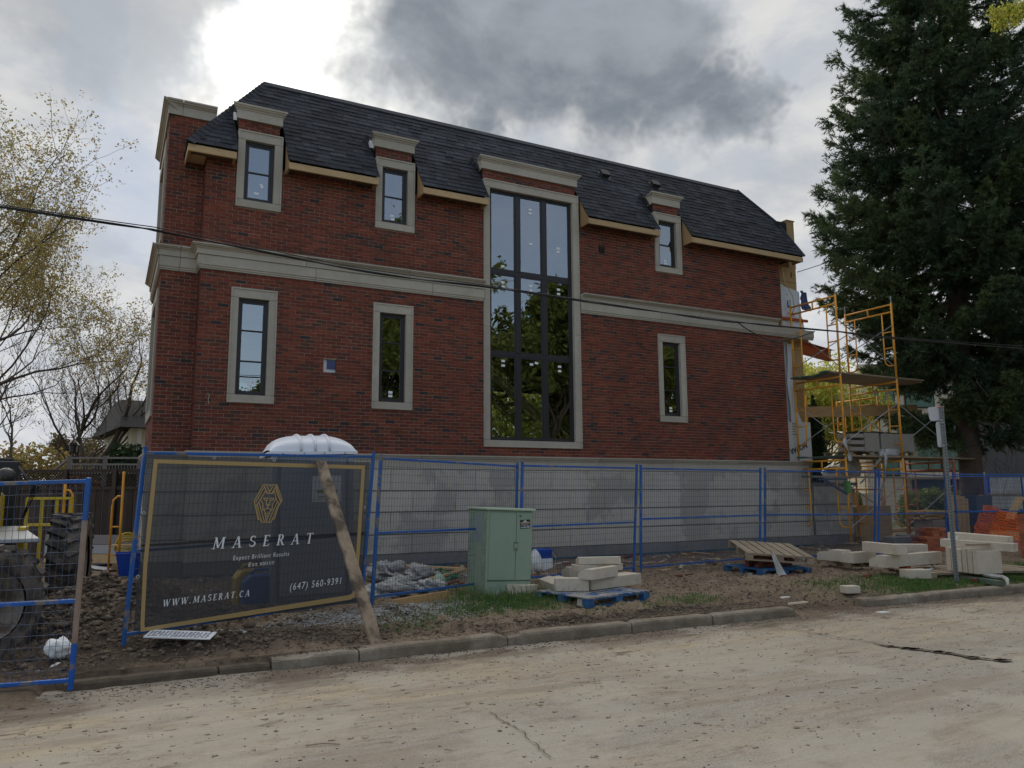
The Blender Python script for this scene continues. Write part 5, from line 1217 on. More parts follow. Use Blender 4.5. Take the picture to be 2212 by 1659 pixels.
# upright slabs on a low pallet
pal4 = pallet('low grey pallet with trailing plastic under the upright stone slabs', 2.4, 1.15, (12.1, -6.0, .13), R(-16), (MT['palletwood'], MT['palletwood']), n=10, h=.11)
G3 = 'upright pale stone slabs behind the sign post'
sl0 = gz_at(*s5(1420, 1365), .25); sl1 = gz_at(*s5(1690, 1398), .25); sl2 = gz_at(*s5(1962, 1400), .25)
dfr = (sl2-sl1); dl_ = float(np.linalg.norm(dfr)); a4 = math.atan2(dfr[1], dfr[0])
dback = sl0-sl1; Lb = float(np.linalg.norm(dback)); db = dback/Lb
lbl = ['front slab, widest face of the upright stone slabs, right of the sign post', 'second upright slab behind the widest one', 'third upright slab, directly behind the sign post', 'fourth upright slab just left of the sign post', 'fifth upright slab, second from the left', 'leftmost upright slab of the row behind the sign post']
for i in range(6):
    f = i/6.0; c_ = sl1+db*(Lb*f+.035)+(sl2-sl1)*.5
    hh = .37+(-.01, 0, .02, .0, .0, .02)[i]
    mb = MB(); mb.box((0, 0, hh/2), (dl_*(1.0, .98, .98, 1.0, 1.0, 1.0)[i], Lb/6*.86, hh)); o = mb.build('stone_slab', MT['cutstone'], None, bevel=.004)
    o.location = (float(c_[0]), float(c_[1]), .25); o.rotation_euler = (0, 0, math.atan2(dback[1], dback[0])-R(90)); tag(o, 'pale '+lbl[i], 'stone slab', G3)
def bar2(p0, p1, W, H, z, label): return bar(p0, p1, W, H, z, label, False, 'pale stone beams laid over the upright slabs', .5)
zt = .25+.38
def top_beam(px0, px1, z, W, H, label, dep0):
    a = at_d(*s5(*px0), dep0[0]); b_ = at_d(*s5(*px1), dep0[1]); d = b_-a; L = float(np.linalg.norm(d)); rz_ = math.atan2(d[1], d[0])
    o = stone_prof('stone_beam', L, W, H, ((a[0]+b_[0])/2-math.sin(rz_)*W/2, (a[1]+b_[1])/2+math.cos(rz_)*W/2, (a[2]+b_[2])/2), (0, -math.asin((b_[2]-a[2])/L), rz_), label, 'pale stone beams laid over the upright slabs', False); return o
D1 = float((sl1-CP)@_F); D0 = float((sl0-CP)@_F)
top_beam((1400, 1168), (2020, 1215), zt, .24, .13, 'lower pale stone beam lying across the tops of the upright slabs', (D0+.1, D1-.1))
top_beam((1465, 1110), (1975, 1155), zt, .22, .13, 'uppermost pale stone beam of the stack behind the sign post', (D0+.2, D1+.1))
MB().box((0, 0, 0), (.42, .09, .03)).build('packing_stick', MT['palletwood'], None); ps = bpy.data.objects['packing_stick']; q = at_d(*s5(1720, 1150), D1+.1); ps.location = tuple(q.tolist()); ps.rotation_euler = (0, 0, a4+.4); tag(ps, 'thin wooden packing stick between the two stone beams', 'stick')
w_ = at_d(*s5(1470, 1160), D0); cl_ = cloth('foam_wrap', w_+np.array([0, -.05, -.12]), w_+np.array([.14, -.1, -.12]), w_+np.array([.12, -.1, .16]), w_+np.array([.0, -.05, .15]), 4, 6, .05, MT['white'], None, 7); tag(cl_, 'white foam wrap stuck between the stone beams left of the sign post', 'plastic wrap')
# trailing plastic under the slabs
for (pts, lb) in (([s5(1760, 1405), s5(1850, 1418), s5(1930, 1425), s5(1965, 1445), s5(1975, 1490)], 'white plastic strip curling from the pallet at the right'), ([s5(1165, 1385), s5(1260, 1375), s5(1320, 1365), s5(1345, 1340)], 'white plastic strip trailing left of the upright slabs')):
    P_ = [gz_at(*q, .24)+np.array([0, 0, .0]) for q in pts]; mb = MB(); mb.tube(P_, [.02, .035, .03, .03, .015][:len(P_)], 6); o = mb.build('plastic_strip', MT['bag'], None); tag(o, lb, 'plastic strip')
MB().beam(gz_at(*s5(1340, 1385), .16), gz_at(*s5(1920, 1480), .16), .12, .07).build('green_plank', mat('greenish_plank', (.10, .15, .115), .85, var=.2, var2=(.15, .14, .11), nscale=4), None); tag(bpy.data.objects['green_plank'], 'greenish plank in the grass in front of the low grey pallet', 'plank')
# ================================================================ sign post
q = gz_at(*s5(1545, 1465), .15); tp = at_d(2034, 878, float((q-CP)@_F)); sd_ = tp-q
sp_ = empty('sign_post', q, label='grey perforated steel sign post with two blank sign backs, standing in grass near the kerb', cat='sign post')
mb = MB(); L = np.linalg.norm(sd_); d3 = Vector(tuple(sd_)).normalized(); xx = Vector(tuple(_R0)); xx = (xx-d3*xx.dot(d3)).normalized(); yy = d3.cross(xx)
def loc3(x, y, z): return xx*x+yy*y+d3*z
Wp = .062
mb.add([loc3(*c) for c in ((-Wp/2, 0, -.1), (Wp/2, 0, -.1), (Wp/2, .03, -.1), (-Wp/2, .03, -.1), (-Wp/2, 0, L), (Wp/2, 0, L), (Wp/2, .03, L), (-Wp/2, .03, L))], [(0, 1, 5, 4), (1, 2, 6, 5), (2, 3, 7, 6), (3, 0, 4, 7), (4, 5, 6, 7)])
mb.build('post', mat('galvanised_post', (.20, .215, .225), .6, metal=.2, var=.1), sp_)
mb = MB(); side_ = -1 if yy.dot(Vector(tuple(CP-q))) > 0 else 1
k = 0; z = .05
yc = .033 if yy.dot(Vector(tuple(CP-q))) > 0 else -.003
while z < L-.05:
    c_ = loc3(0, yc, z); n_ = 8; vs = [c_+xx*(.010*math.cos(2*math.pi*i/n_))+d3*(.010*math.sin(2*math.pi*i/n_)) for i in range(n_)]; mb.add(vs, [tuple(range(n_))]); z += .05
mb.build('post_holes', MT['ink'], sp_, kind='stuff')
def splate(corn, label):
    dep = float((tp-CP)@_F)+.03; V = [Vector(tuple(at_d(x, y, dep)-q)) for x, y in corn]; c_ = sum(V, Vector())/4; out = []
    for i, v in enumerate(V):   # rounded corners
        a_ = (V[i-1]-v).normalized(); b_ = (V[(i+1) % 4]-v).normalized(); r_ = .045
        for t_ in (0, .35, .65, 1): 
            f = t_; out.append(v+a_*(r_*(1-f)**2)+b_*(r_*f**2))
    nrm = (V[1]-V[0]).cross(V[2]-V[0]).normalized()*.004
    m_ = MB().ext([tuple(v) for v in out], tuple(nrm)).build('sign_plate', MT['signback'], sp_); return m_
splate([(2003, 880), (2036, 877), (2038, 908), (2009, 910)], ''); splate([(2021, 911), (2038, 910), (2040, 965), (2026, 967)], '')
for x, y in ((2030, 880), (2033, 907), (2035, 912), (2037, 963)):
    c_ = at_d(x, y, float((tp-CP)@_F)-.02)-q; MB().box(tuple(c_), (.06, .02, .018)).build('bracket', MT['redink'] if y < 900 else MT['steel'], sp_)

# ================================================================ scaffolding
def frame_at(root, X, Yn, Yf, z, H=2.05, mt=None, post=True):
    """one welded walk-through frame, legs at Yn (street side) and Yf"""
    mt = mt or MT['orange']; y0, y1 = Yn, Yf; s = 1 if Yf > Yn else -1; ins = .30*s
    f = MB(); r = .028
    f.tube([(X, y0, z), (X, y0, z+H)], r, 8); f.tube([(X, y1, z), (X, y1, z+H)], r, 8)
    f.tube([(X, y0, z+H-.04), (X, y1, z+H-.04)], r*.9, 8); f.tube([(X, y0, z+H-.24), (X, y1, z+H-.24)], r*.9, 8)
    f.tube([(X, (y0+y1)/2, z+H-.04), (X, (y0+y1)/2, z+H-.24)], r*.8, 6)
    for a, sg in ((y0, 1), (y1, -1)):
        xi = a+ins*sg; pts = [(X, xi, z+H-.24), (X, xi, z+.55)]
        for k in range(1, 6): an = math.pi/2*k/5; pts.append((X, xi-sg*s*.16*(1-math.cos(an)), z+.55-.18*math.sin(an)))
        pts.append((X, a, z+.37)); f.tube(pts, r*.72, 6)
        for h in (.85, 1.28): f.tube([(X, a, z+h), (X, xi, z+h)], r*.6, 6)
    return f.build('frame', mt, root, smooth=True)
SZ, LH = .32, 2.08
YN, YF = -1.38, .08
def tower(X, n, label, mt=None, yn=YN, yf=YF, pins=True):
    t_ = empty('scaffold_frame_stack', (X, (yn+yf)/2, SZ), label=label, cat='scaffold', group='yellow scaffold frame stacks')
    o0 = Vector((X, (yn+yf)/2, SZ))
    for k in range(n): frame_at(t_, 0, yn-o0.y, yf-o0.y, k*LH, mt=mt)
    for y in (yn, yf):
        mb = MB(); mb.tube([(0, y-o0.y, n*LH-.03), (0, y-o0.y, n*LH+.16)], .018, 6); mb.build('coupling_pin', MT['steel'], t_)
        mb = MB(); mb.box((0, y-o0.y, -.005), (.26, .22, .02)); mb.tube([(0, y-o0.y, 0), (0, y-o0.y, .06)], .02, 6); mb.build('base_plate', MT['plank'], t_)
        for k in range(1, n): MB().tube([(0, y-o0.y, k*LH-.07), (0, y-o0.y, k*LH+.05)], .027, 8).build('collar', MT['steel'], t_)
    return t_
XA, XB, XC = 14.86, 17.0, 19.1
tower(XA, 3, 'left stack of three yellow scaffold frames standing right against the brick corner')
tower(XB, 3, 'second stack of three yellow scaffold frames, in front of the spruce')
tower(XC, 1, 'lowest reddish scaffold frame at the right, behind the grey sign post', MT['redpaint'])
def tower_back(X, yn, yf, n, label): return tower(X, n, label, MT['orange'], yn, yf)
tower_back(17.3, 1.9, 3.4, 2, 'rear stack of scaffold frames seen between the two front stacks, by the yellow-green tree')
tower_back(19.6, 1.2, 2.7, 2, 'rear reddish scaffold frame stack just right of the second front stack')
def brace(x0, x1, y, z0, label):
    t_ = empty('cross_brace', ((x0+x1)/2, y, z0), label=label, cat='scaffold brace', group='grey cross braces of the scaffold')
    w = (x1-x0)/2
    for s in (-1, 1):
        mb = MB(); mb.tube([(-w, -.02*s, .35 if s > 0 else 1.45), (w, -.02*s, 1.45 if s > 0 else .35)], .013, 6); mb.build('brace_tube', MT['steel'], t_)
    MB().lathe([(.018, -.03), (.02, 0), (.018, .03)], (0, 0, .9), 8, 0, 'y').build('pivot', MT['steel'], t_)
for k, nm in enumerate(('bottom', 'middle', 'top')):
    for y, wh in ((YN+.02, 'street side'), (YF-.02, 'house side')): brace(XA, XB, y, SZ+k*LH, f'grey crossed braces, {nm} lift, {wh}, between the front scaffold stacks')
brace(XB, XC, YN+.02, SZ, 'grey crossed brace tubes of the bottom lift right of the second scaffold stack')
brace(XB, XC, YN+.02, SZ+LH, 'grey crossed brace tubes of the middle lift right of the second scaffold stack')
def splank(x0, x1, y, z, label, w=.24, dz=0, mt=None, dy=0):
    t_ = empty('scaffold_plank', (x0, y, z), label=label, cat='plank', group='planks laid on the scaffold')
    mb = MB(); mb.beam((.12, 0, .02), (x1-x0, dy, .02+dz), w, .038); mb.build('board', mt or MT['plank'], t_, bevel=.003)
    mb = MB(); mb.beam((-.0, 0, .02), (.118, 0, .02), w, .039); mb.build('painted_end', MT['planktip'], t_)
ztop = SZ+2*LH+.02; zlow = SZ+LH+.02
lab = ['nearest', 'second', 'third', 'fourth', 'fifth', 'farthest']
for i in range(5):
    splank(XA-.32+rng.uniform(-.15, .25), XB+1.2+rng.uniform(-.2, .3), YN+.14+i*.27, ztop, f'{lab[i]} grey plank of the upper scaffold deck')
for i in range(5):
    splank(XA-.10+rng.uniform(-.15, .2), XC+1.3+rng.uniform(-.4, .1), YN+.14+i*.27, zlow, f'{lab[i]} plank of the lower scaffold deck under the wrapped stone load')
t_ = empty('scaffold_beam', (15.6, .9, 3.75), label='pale wooden beams slung below the upper scaffold deck', cat='beam')
for k in range(2): MB().beam((0, .9+k*.14, k*.16), (4.3, -.9+k*.14, .1+k*.16), .09, .16).build('beam', MT['lumber'], t_)
# bracket plank at porch level
t_ = empty('side_bracket', (XA, YN, 1.42), label='green and blue steel bracket clamped to the left scaffold leg holding a low plank', cat='bracket')
MB().bx(-.06, .06, -.05, .05, .10, .40).build('clamp', mat('bracket_green', (.08, .22, .06), .6), t_)
mb = MB(); mb.beam((-.04, 0, .08), (-.72, .05, .42), .04, .05); mb.beam((-.95, .05, .44), (.02, 0, .44), .05, .05); mb.build('arm', MT['tarp'], t_)
splank(XA-1.35, XC-.2, YN+.08, 1.90, 'low dark plank on the side brackets at porch height', .22, -.02)
# wrapped load of stone slabs on the lower deck
ld = empty('stone_load_pallet', (16.75, -.62, zlow+.045), (0, 0, R(-12)), label='worn pallet on the lower scaffold deck under the grey stone load', cat='pallet')
for i in range(6): MB().box((-.95+i*.38, 0, .115), (.30, 1.0, .02)).build('deck_board', MT['palletwood'], ld)
for y in (-.45, 0, .45): MB().bx(-1.1, 1.1, y-.04, y+.04, .0, .02).build('bottom_board', MT['palletwood'], ld); 
for y in (-.45, 0, .45):
    for x in (-1.0, -.35, .35, 1.0): MB().bx(x-.07, x+.07, y-.045, y+.045, .02, .105).build('block', MT['palletwood'], ld)
MT['greystone'] = mat('grey_stone_slab', (.30, .275, .24), .85, var=.08, var2=(.26, .24, .21), nscale=3, rnd=.05)
def ldp(x, y, z): v = Matrix.Rotation(R(-12), 3, 'Z') @ Vector((x, y, 0)); return (16.75+v.x, -.62+v.y, zlow+.045+.128+z)
def lslab(x0, x1, y, th, h, z, label):
    o = MB().bx(x0, x1, -th/2, th/2, 0, h).build('stone_slab', MT['greystone'], None, bevel=.005); o.location = ldp(0, y, z); o.rotation_euler = (0, 0, R(-12)); tag(o, label, 'stone slab', 'grey stone slabs on the scaffold')
for i in range(5): lslab(-.05, .98, -.42+i*.18, .165, .46, 0, f'{lab[i]} of the upright grey slabs in the right half of the scaffold load')
for i in range(3): lslab(-1.05, -.62, -.30, .5, .10, .17*i, ('lowest', 'middle', 'topmost')[i]+' short grey stone of the open stack at the left of the scaffold load')
for i in range(3): lslab(-.56, -.10, -.38+i*.25, .22, .48, 0, ('near', 'middle', 'far')[i]+' dark-edged grey slab in the middle of the scaffold load')
o = cloth('clear_wrap', ldp(-1.0, -.5, .50), ldp(1.0, -.52, .475), ldp(1.0, .35, .475), ldp(-1.0, .35, .52), 10, 5, .05, MT['bag'], None, 21); tag(o, 'crumpled clear plastic cover lying over the grey stone load on the scaffold', 'plastic cover')
def strip(pts, w, label, mt='bag'):
    mb = MB(); V = []; fs = []
    P_ = [Vector(tuple(map(float, p_))) for p_ in pts]; k = 0; S = []
    for a, b_ in zip(P_[:-1], P_[1:]):
        for i in range(5): S.append(a.lerp(b_, i/5))
    S.append(P_[-1])
    for i, p_ in enumerate(S):
        an = i*.35+1; o_ = Vector((math.cos(an)*w/2, math.sin(an)*w/2*.5, .01)); V += [p_-o_, p_+o_, p_+o_+Vector((0, .006, 0)), p_-o_+Vector((0, .006, 0))]
        if i: b0 = 4*(i-1); fs += [(b0, b0+1, b0+5, b0+4), (b0+2, b0+3, b0+7, b0+6), (b0+1, b0+2, b0+6, b0+5), (b0+3, b0, b0+4, b0+7)]
    o = mb.add(V, fs).build('plastic_strap', MT[mt], None); tag(o, label, 'strap', 'loose white straps on the scaffold')
def dd(x, y, dep): return at_d(*s5(x, y), dep)
strip([dd(590, 215, 19.2), dd(592, 290, 19.1), dd(625, 370, 19.0), dd(640, 440, 19.0)], .12, 'broad white plastic strap hanging over the left of the stone load')
strip([dd(920, 320, 19.9), dd(890, 430, 19.8), dd(800, 540, 19.8), dd(725, 635, 19.8)], .09, 'long white strap slanting down left from the stone load')
strip([dd(925, 330, 19.9), dd(940, 420, 19.8), dd(935, 560, 19.8), dd(895, 755, 19.8)], .09, 'longest white strap hanging straight down from the stone load')
def lumpy(name, c, r, label, cat, mt, sx=1, sy=1, sz=1, seed=1, amp=.35, group=None, n=14):
    V = []; 
    for j in range(n+1):
        for i in range(n*2):
            th = math.pi*j/n; ph = math.pi*i/n; x, y, z = math.sin(th)*math.cos(ph), math.sin(th)*math.sin(ph), math.cos(th)
            k = 1+amp*2*(float(fbm(np.array(x*1.8+z*1.3+seed*3.1), np.array(y*1.8-z+seed), 4, seed))-.5)-amp*.75*abs(float(fbm(np.array(x*3.1+z*2.1+seed), np.array(y*3.3+z*1.7), 3, seed+4))-.5)*2
            V.append((x*r*k*sx, y*r*k*sy, z*r*k*sz))
    m_ = n*2; fs = [(j*m_+i, (j+1)*m_+i, (j+1)*m_+(i+1) % m_, j*m_+(i+1) % m_) for j in range(n) for i in range(m_)]
    o = MB().add(V, fs).build(name, mt, None, smooth=True); o.location = tuple(map(float, c)); tag(o, label, cat, group); return o
lumpy('cement_bag', dd(960, 375, 20.4), .30, 'grey crumpled bags on the deck right of the stone load', 'bag', MT['bag'], 1.4, .8, .5, 3)
lumpy('plastic_sheet', dd(640, 495, 20.6), .34, 'bulging clear plastic sheet hanging under the lower scaffold deck', 'plastic sheet', MT['bag'], 1.15, .5, .95, 6)
lumpy('wrapped_bundle', dd(505, 560, 21.0), .33, 'white and navy wrapped bundle on the porch behind the fence', 'bundle', MT['wrap'], 1.3, .7, .9, 8)
lumpy('insulation_scrap', dd(480, 520, 20.8), .16, 'navy blue scrap of wrap on the porch bundle', 'wrap', MT['wrapblue'], 1.2, .5, .6, 9)
# ================================================================ overhead lines
def line(pts, rad, label, cat, Y=-5.0, mt='cable', group=None, strands=1, name='overhead_cable'):
    P_ = [at_y(x, y, Y) for x, y in pts]; P_ = [np.array(q) for q in P_]
    d0 = P_[0]-P_[1]; P_ = [P_[0]+d0*6]+P_ if pts[0][0] <= 0 else P_
    if pts[-1][0] >= 2200: P_ = P_+[P_[-1]+(P_[-1]-P_[-2])*8]
    S = []
    for i in range(len(P_)-1):
        p0 = P_[max(i-1, 0)]; p1, p2 = P_[i], P_[i+1]; p3 = P_[min(i+2, len(P_)-1)]
        for k in range(8):
            f = k/8; S.append(.5*((2*p1)+(-p0+p2)*f+(2*p0-5*p1+4*p2-p3)*f*f+(-p0+3*p1-3*p2+p3)*f**3))
    S.append(P_[-1]); mb = MB()
    for s in range(strands):
        mb.tube([q+np.array([0, math.cos(i*.6+s*2.1)*rad*.9, math.sin(i*.6+s*2.1)*rad*.9])*(strands > 1) for i, q in enumerate(S)], rad, 6)
    o = mb.build(name, MT[mt], None, smooth=True); return tag(o, label, cat, group)
main_c = [(0, 446), (384, 506.5), (768, 583), (1059.7, 621.5), (1341, 661.9), (1541, 690.5), (1645, 701), (1805, 716.4), (1935, 731.4), (2224, 754)]
line(main_c, .009, 'thick black twisted overhead cable crossing in front of the whole house', 'cable', strands=2)
line([(x, y-4-3*math.sin(x*.003)) for x, y in main_c], .006, 'thin black strand running just above the thick overhead cable', 'cable')
line([(1590, 694), (1622, 716), (1665, 735), (1710, 732), (1760, 716)], .010, 'sagging black cable loop below the overhead cable near the right corner', 'cable')
line([(1722, 588), (1775, 571), (1900, 530), (2224, 420)], .010, 'single thin wire from the plywood bay towards the spruce', 'wire', Y=.3)
line([(1700, 845), (1850, 812), (2224, 800)], .012, 'dark utility wire passing behind the scaffold decks', 'wire', Y=9)
# ================================================================ right background things
def s6(x, y): return ((1900+x/2.257)/1.302, (1050+y/2.257)/1.302)
# brick stack behind fence
_q = at_d(2018, 1192, 17.6)
bs = empty('brick_stack', (_q[0], _q[1]+.1, .12), (0, 0, R(-8)), label='stack of orange-red bricks behind the fence, left of the sign post', cat='brick stack')
nb = 0
for r in range(10):
    for i in range(3):
        for j in range(2):
            if r > 6 and i < 1: continue
            o = MB().box((-.22+i*.2+(.05 if r % 2 else 0)+rng.uniform(-.012, .012), -.1+j*.22, .03+r*.061), (.19, .2, .057), Matrix.Rotation(R(rng.uniform(-4, 4)), 3, 'Z')).build('brick', MT['newbrick'], bs)
bs2 = empty('brick_stack', (15.42, -5.25, .15), (0, 0, R(5)), label='tall strapped stack of dark orange bricks cut off by the right edge', cat='brick stack')
for r in range(15):
    for i in range(5): MB().box((.1+i*.202, 0, .03+r*.061), (.19, .42, .057)).build('brick', MT['newbrick'], bs2)
MB().bx(.22, .25, -.22, -.212, 0, .93).build('strap', MT['greenstrap'], bs2); MB().bx(.0, 1.1, -.23, .23, .92, .925).build('cover', MT['redink'], bs2)
_q = at_d(2010, 1150, 19.2)
t_ = empty('lumber_pile', (_q[0], _q[1], .1), label='pile of orange-yellow lumber ends on the bricks, left of the sign post', cat='lumber pile')
for k in range(26): MB().beam((rng.uniform(-.55, -.38), rng.uniform(-.3, .3), .80+(k//7)*.055), (rng.uniform(.3, .55), rng.uniform(-.3, .3), .80+(k//7)*.055+rng.uniform(-.02, .02)), .08, .04).build('stick', MT['orange'] if k % 3 == 0 else MT['osb'], t_)
MB().bx(-.25, .3, -.25, .25, 0, .76).build('bearer_block', MT['plank'], t_)
# orange net on a frame
net = empty('safety_net', (17.6, -3.3, .1), label='orange plastic safety net draped over boards at the right', cat='safety net')
nb0 = Vector((17.6, -3.3, .1)); P00 = at_d(*s5(1640, 1100), 18.6); P10 = at_d(*s5(2060, 1250), 18.2); P01 = at_d(*s5(1790, 812), 18.9); P11 = at_d(*s5(2100, 935), 18.6)
mb = MB(); nu, nv = 30, 16
def npt(u, v):
    q = (P00*(1-u)+P10*u)*(1-v)+(P01*(1-u)+P11*u)*v; w = .10*(float(fbm(np.array(u*4.), np.array(v*3.), 3, 81))-.5)*2
    return Vector(tuple(q))-nb0+Vector((.2*w, -w*1.2, w*.5))
for i in range(nu+1): mb.tube([npt(i/nu, j/nv) for j in range(nv+1)], .005, 4, caps=False)
for j in range(nv+1): mb.tube([npt(i/nu, j/nv) for i in range(nu+1)], .011, 4, caps=False)
mb.build('mesh', MT['orangenet'], net, kind='stuff')
for k, (x, y, x2, y2) in enumerate(((1510, 730, 1535, 1065), (1550, 730, 1575, 1065), (1590, 740, 1610, 1065), (1620, 760, 1640, 1080), (1745, 730, 1765, 900))):
    a, b_ = at_d(*s5(x, y), 20.2), at_d(*s5(x2, y2), 20.0); o = MB().beam(tuple(b_-b_), tuple(a-b_), .10, .04).build('board', MT['lumber'], None); o.location = tuple(b_.tolist()); tag(o, ('leftmost', 'second', 'third', 'fourth', 'shortest, separate')[k]+' upright pale board behind the fence near the spruce trunk', 'board', 'upright boards by the spruce trunk')
a = at_d(*s5(1700, 860), 20.3); o = MB().box((0, 0, 0), (.62, .5, .75), None, 0, .03).build('covered_load', MT['tarp'], None); o.location = tuple(a.tolist()); tag(o, 'load under a dark tarpaulin behind the fence near the spruce trunk', 'tarpaulin')
a = at_d(*s5(1975, 715), 21); t_ = empty('window_crate', a, (0, 0, R(-25)), label='blue-edged crate wrapped in clear film behind the fence at the right', cat='crate')
MB().bx(-.55, .55, -.06, .06, -.42, .42).build('film', MT['bag'], t_)
for x in (-.57, .57): MB().bx(x-.03, x+.03, -.08, .08, -.45, .45).build('edge', MT['bucketblue'], t_)
MB().bx(-.6, .6, -.1, .1, -.05, .0).build('slat', MT['plank'], t_)
a = at_d(*s5(2040, 870), 19.5); o = MB().beam((0, 0, 0), (.55, .0, .55), .2, .04).build('tilted_board', MT['lumber'], None); o.location = tuple((a-np.array([.3, 0, .2])).tolist()); tag(o, 'pale board leaning behind the orange net', 'board')
# tan boxes / concrete and steps under scaffold
o = MB().bx(0, 1.5, 0, .5, 0, 1.05).build('plywood_box', MT['lumber'], None); o.location = (16.95, .15, .1); tag(o, 'tan plywood form box under the scaffold right of the porch', 'box')
t_ = empty('form_frame', (18.1, .6, .1), label='open frame of reddish and pale boards under the scaffold', cat='frame')
for (p_, q_, mm) in (((-1.3, 0, 1.52), (.55, 0, 1.50), 'redpaint'), ((.55, 0, 1.5), (.75, 0, .1), 'lumber'), ((-.6, 0, 1.5), (-.5, 0, .1), 'lumber'), ((-.2, .1, .35), (2.2, .2, .35), 'lumber'), ((-.2, .1, .28), (2.2, .2, .28), 'redpaint')): MB().beam(p_, q_, .09, .04).build('board', MT[mm], t_)
MB().ext([(-.35, -.05, 1.4), (.35, -.05, 1.4), (.15, -.05, .85), (-.2, -.05, .85)], (0, .02, 0)).build('white_panel', MT['white'], t_)
for i, (x, y) in enumerate(((1095, 1165), (1200, 1145))):
    a = gz_at(*s5(x, y+30), .15); o = MB().box((0, 0, .16), (.9, .4, .32), None, 0, .01).build('grey_block', MT['concrete'], None, bevel=.01); o.location = tuple(a.tolist()); o.rotation_euler = (0, 0, R(-12)); tag(o, ('left', 'right')[i]+' one of two dark grey stone blocks behind the pale bars', 'stone', 'dark grey stone blocks')
a = gz_at(*s5(150, 1120), .15); o = MB().box((0, 0, .14), (.34, .26, .28), None, 0, .01).build('blue_bin', MT['palletblue'], None); o.location = tuple(a.tolist()); tag(o, 'faded blue bin against the stone base behind the tilted pallet', 'bin')
for i in range(3):
    a = gz_at(*s5(420, 1150+i*35), .14); b_ = gz_at(*s5(840, 1120+i*45), .14); o = MB().beam(tuple(a-a), tuple(b_-a), .18, .05).build('ground_plank', MT['plank'], None); o.location = tuple(a.tolist()); tag(o, ('farthest', 'middle', 'nearest')[i]+' grey plank on the ground between the tilted pallet and the long stones', 'plank', 'planks on the ground before the scaffold')
# far cream house on the right
fh = empty('cream_house', (34.0, 9.5, -.1), (0, 0, R(-30)), label='modern cream house with green glass windows and charcoal brick far right', cat='house')
def fbx(x0, x1, y0, y1, z0, z1, mt, nm, par=None): return MB().bx(x0, x1, y0, y1, z0, z1).build(nm, MT[mt], par or fh)
fbx(-3.0, 2.2, 0, 6, 0, 7.6, 'cream', 'wall'); fbx(2.2, 4.4, -.4, 6, 0, 6.5, 'darkwall', 'brick_wall'); fbx(-3.2, 2.4, -.3, 0, 7.5, 7.8, 'cream', 'parapet')
for (x0, x1, z0, z1) in ((-.9, .5, 2.6, 5.0), (.6, 1.7, 2.6, 5.0), (-.9, .4, 5.7, 6.7), (-2.6, -1.5, 5.2, 6.6), (-2.6, -1.5, 2.4, 3.9)):
    w_ = fbx(x0-.06, x1+.06, -.06, -.0, z0-.06, z1+.06, 'black', 'window'); fbx(x0, x1, -.075, -.062, z0, z1, 'greenglass', 'pane', w_)
g_ = fbx(-.9, 2.0, -.08, -.0, .1, 2.15, 'tarp', 'garage_door')
for k in range(4): fbx(-.9, 2.0, -.095, -.081, .1+k*.5, .12+k*.5, 'black', 'groove', g_)
fbx(-1.2, 2.3, -.5, 0, 2.2, 2.5, 'cream', 'ledge')
for i in range(9):
    for zz_ in (3.3, 4.1): pass
rh = empty('rubble_house', (38.5, 7.0, -.1), (0, 0, R(-30)), label='house with dark wall and pale rubble stone front at the far right edge', cat='house')
MB().bx(-1.6, 1.0, .2, 6, 0, 7.5).build('dark_wall', MT['darkwall'], rh)
sb = MB()
for r in range(34):
    x = 1.0+rng.uniform(0, .2)
    while x < 6: w_ = rng.uniform(.25, .7); sb.box((x+w_/2, .0, .12+r*.21), (w_-.02, .16, .19), None, 0, .012); x += w_
sb.build('stone_facing', MT['rubble'], rh, kind='stuff'); MB().bx(.98, 6, .06, 6, 0, 7.3).build('wall', MT['joint'], rh)
for (x0, z0) in ((-.9, 2.6), (-.9, 4.6)): w_ = MB().bx(x0, x0+1.0, .1, .19, z0, z0+1.4).build('window', MT['black'], rh); MB().bx(x0+.08, x0+.92, .085, .098, z0+.08, z0+1.32).build('pane', MT['glass'], w_)
# grey house far left
gh = empty('grey_house', (.1, 17.5, 0), (0, 0, R(8)), label='pale grey house with dark hipped roof glimpsed behind the left corner', cat='house')
MB().bx(-.75, 5, -.4, 6, 0, 4.0).build('wall', MT['cream'], gh); MB().bx(-.55, -.4, -.46, -.38, 0, 4.0).build('corner_trim', MT['white'], gh)
MB().add([(-1.2, -.9, 4.0), (6, -.9, 4.0), (6, 6.5, 4.0), (-1.2, 6.5, 4.0), (-.9, 2.8, 5.25), (5, 2.8, 5.25), (-.9, 1.2, 5.2), (5, 1.2, 5.2)], [(0, 1, 7, 6), (6, 7, 5, 4), (4, 5, 2, 3), (0, 6, 4, 3), (1, 2, 5, 7), (0, 3, 2, 1)]).build('roof', MT['roofing'], gh)
MB().bx(-1.15, -.5, -1.0, -.2, 2.85, 3.0).build('porch_roof', MT['roofing'], gh); MB().bx(-.2, -.1, -.43, -.4, 1.2, 3.6).build('downpipe', MT['black'], gh)
MB().bx(-.8, -.2, -.8, -.4, 1.4, 1.6).build('ledge', MT['stone'], gh)
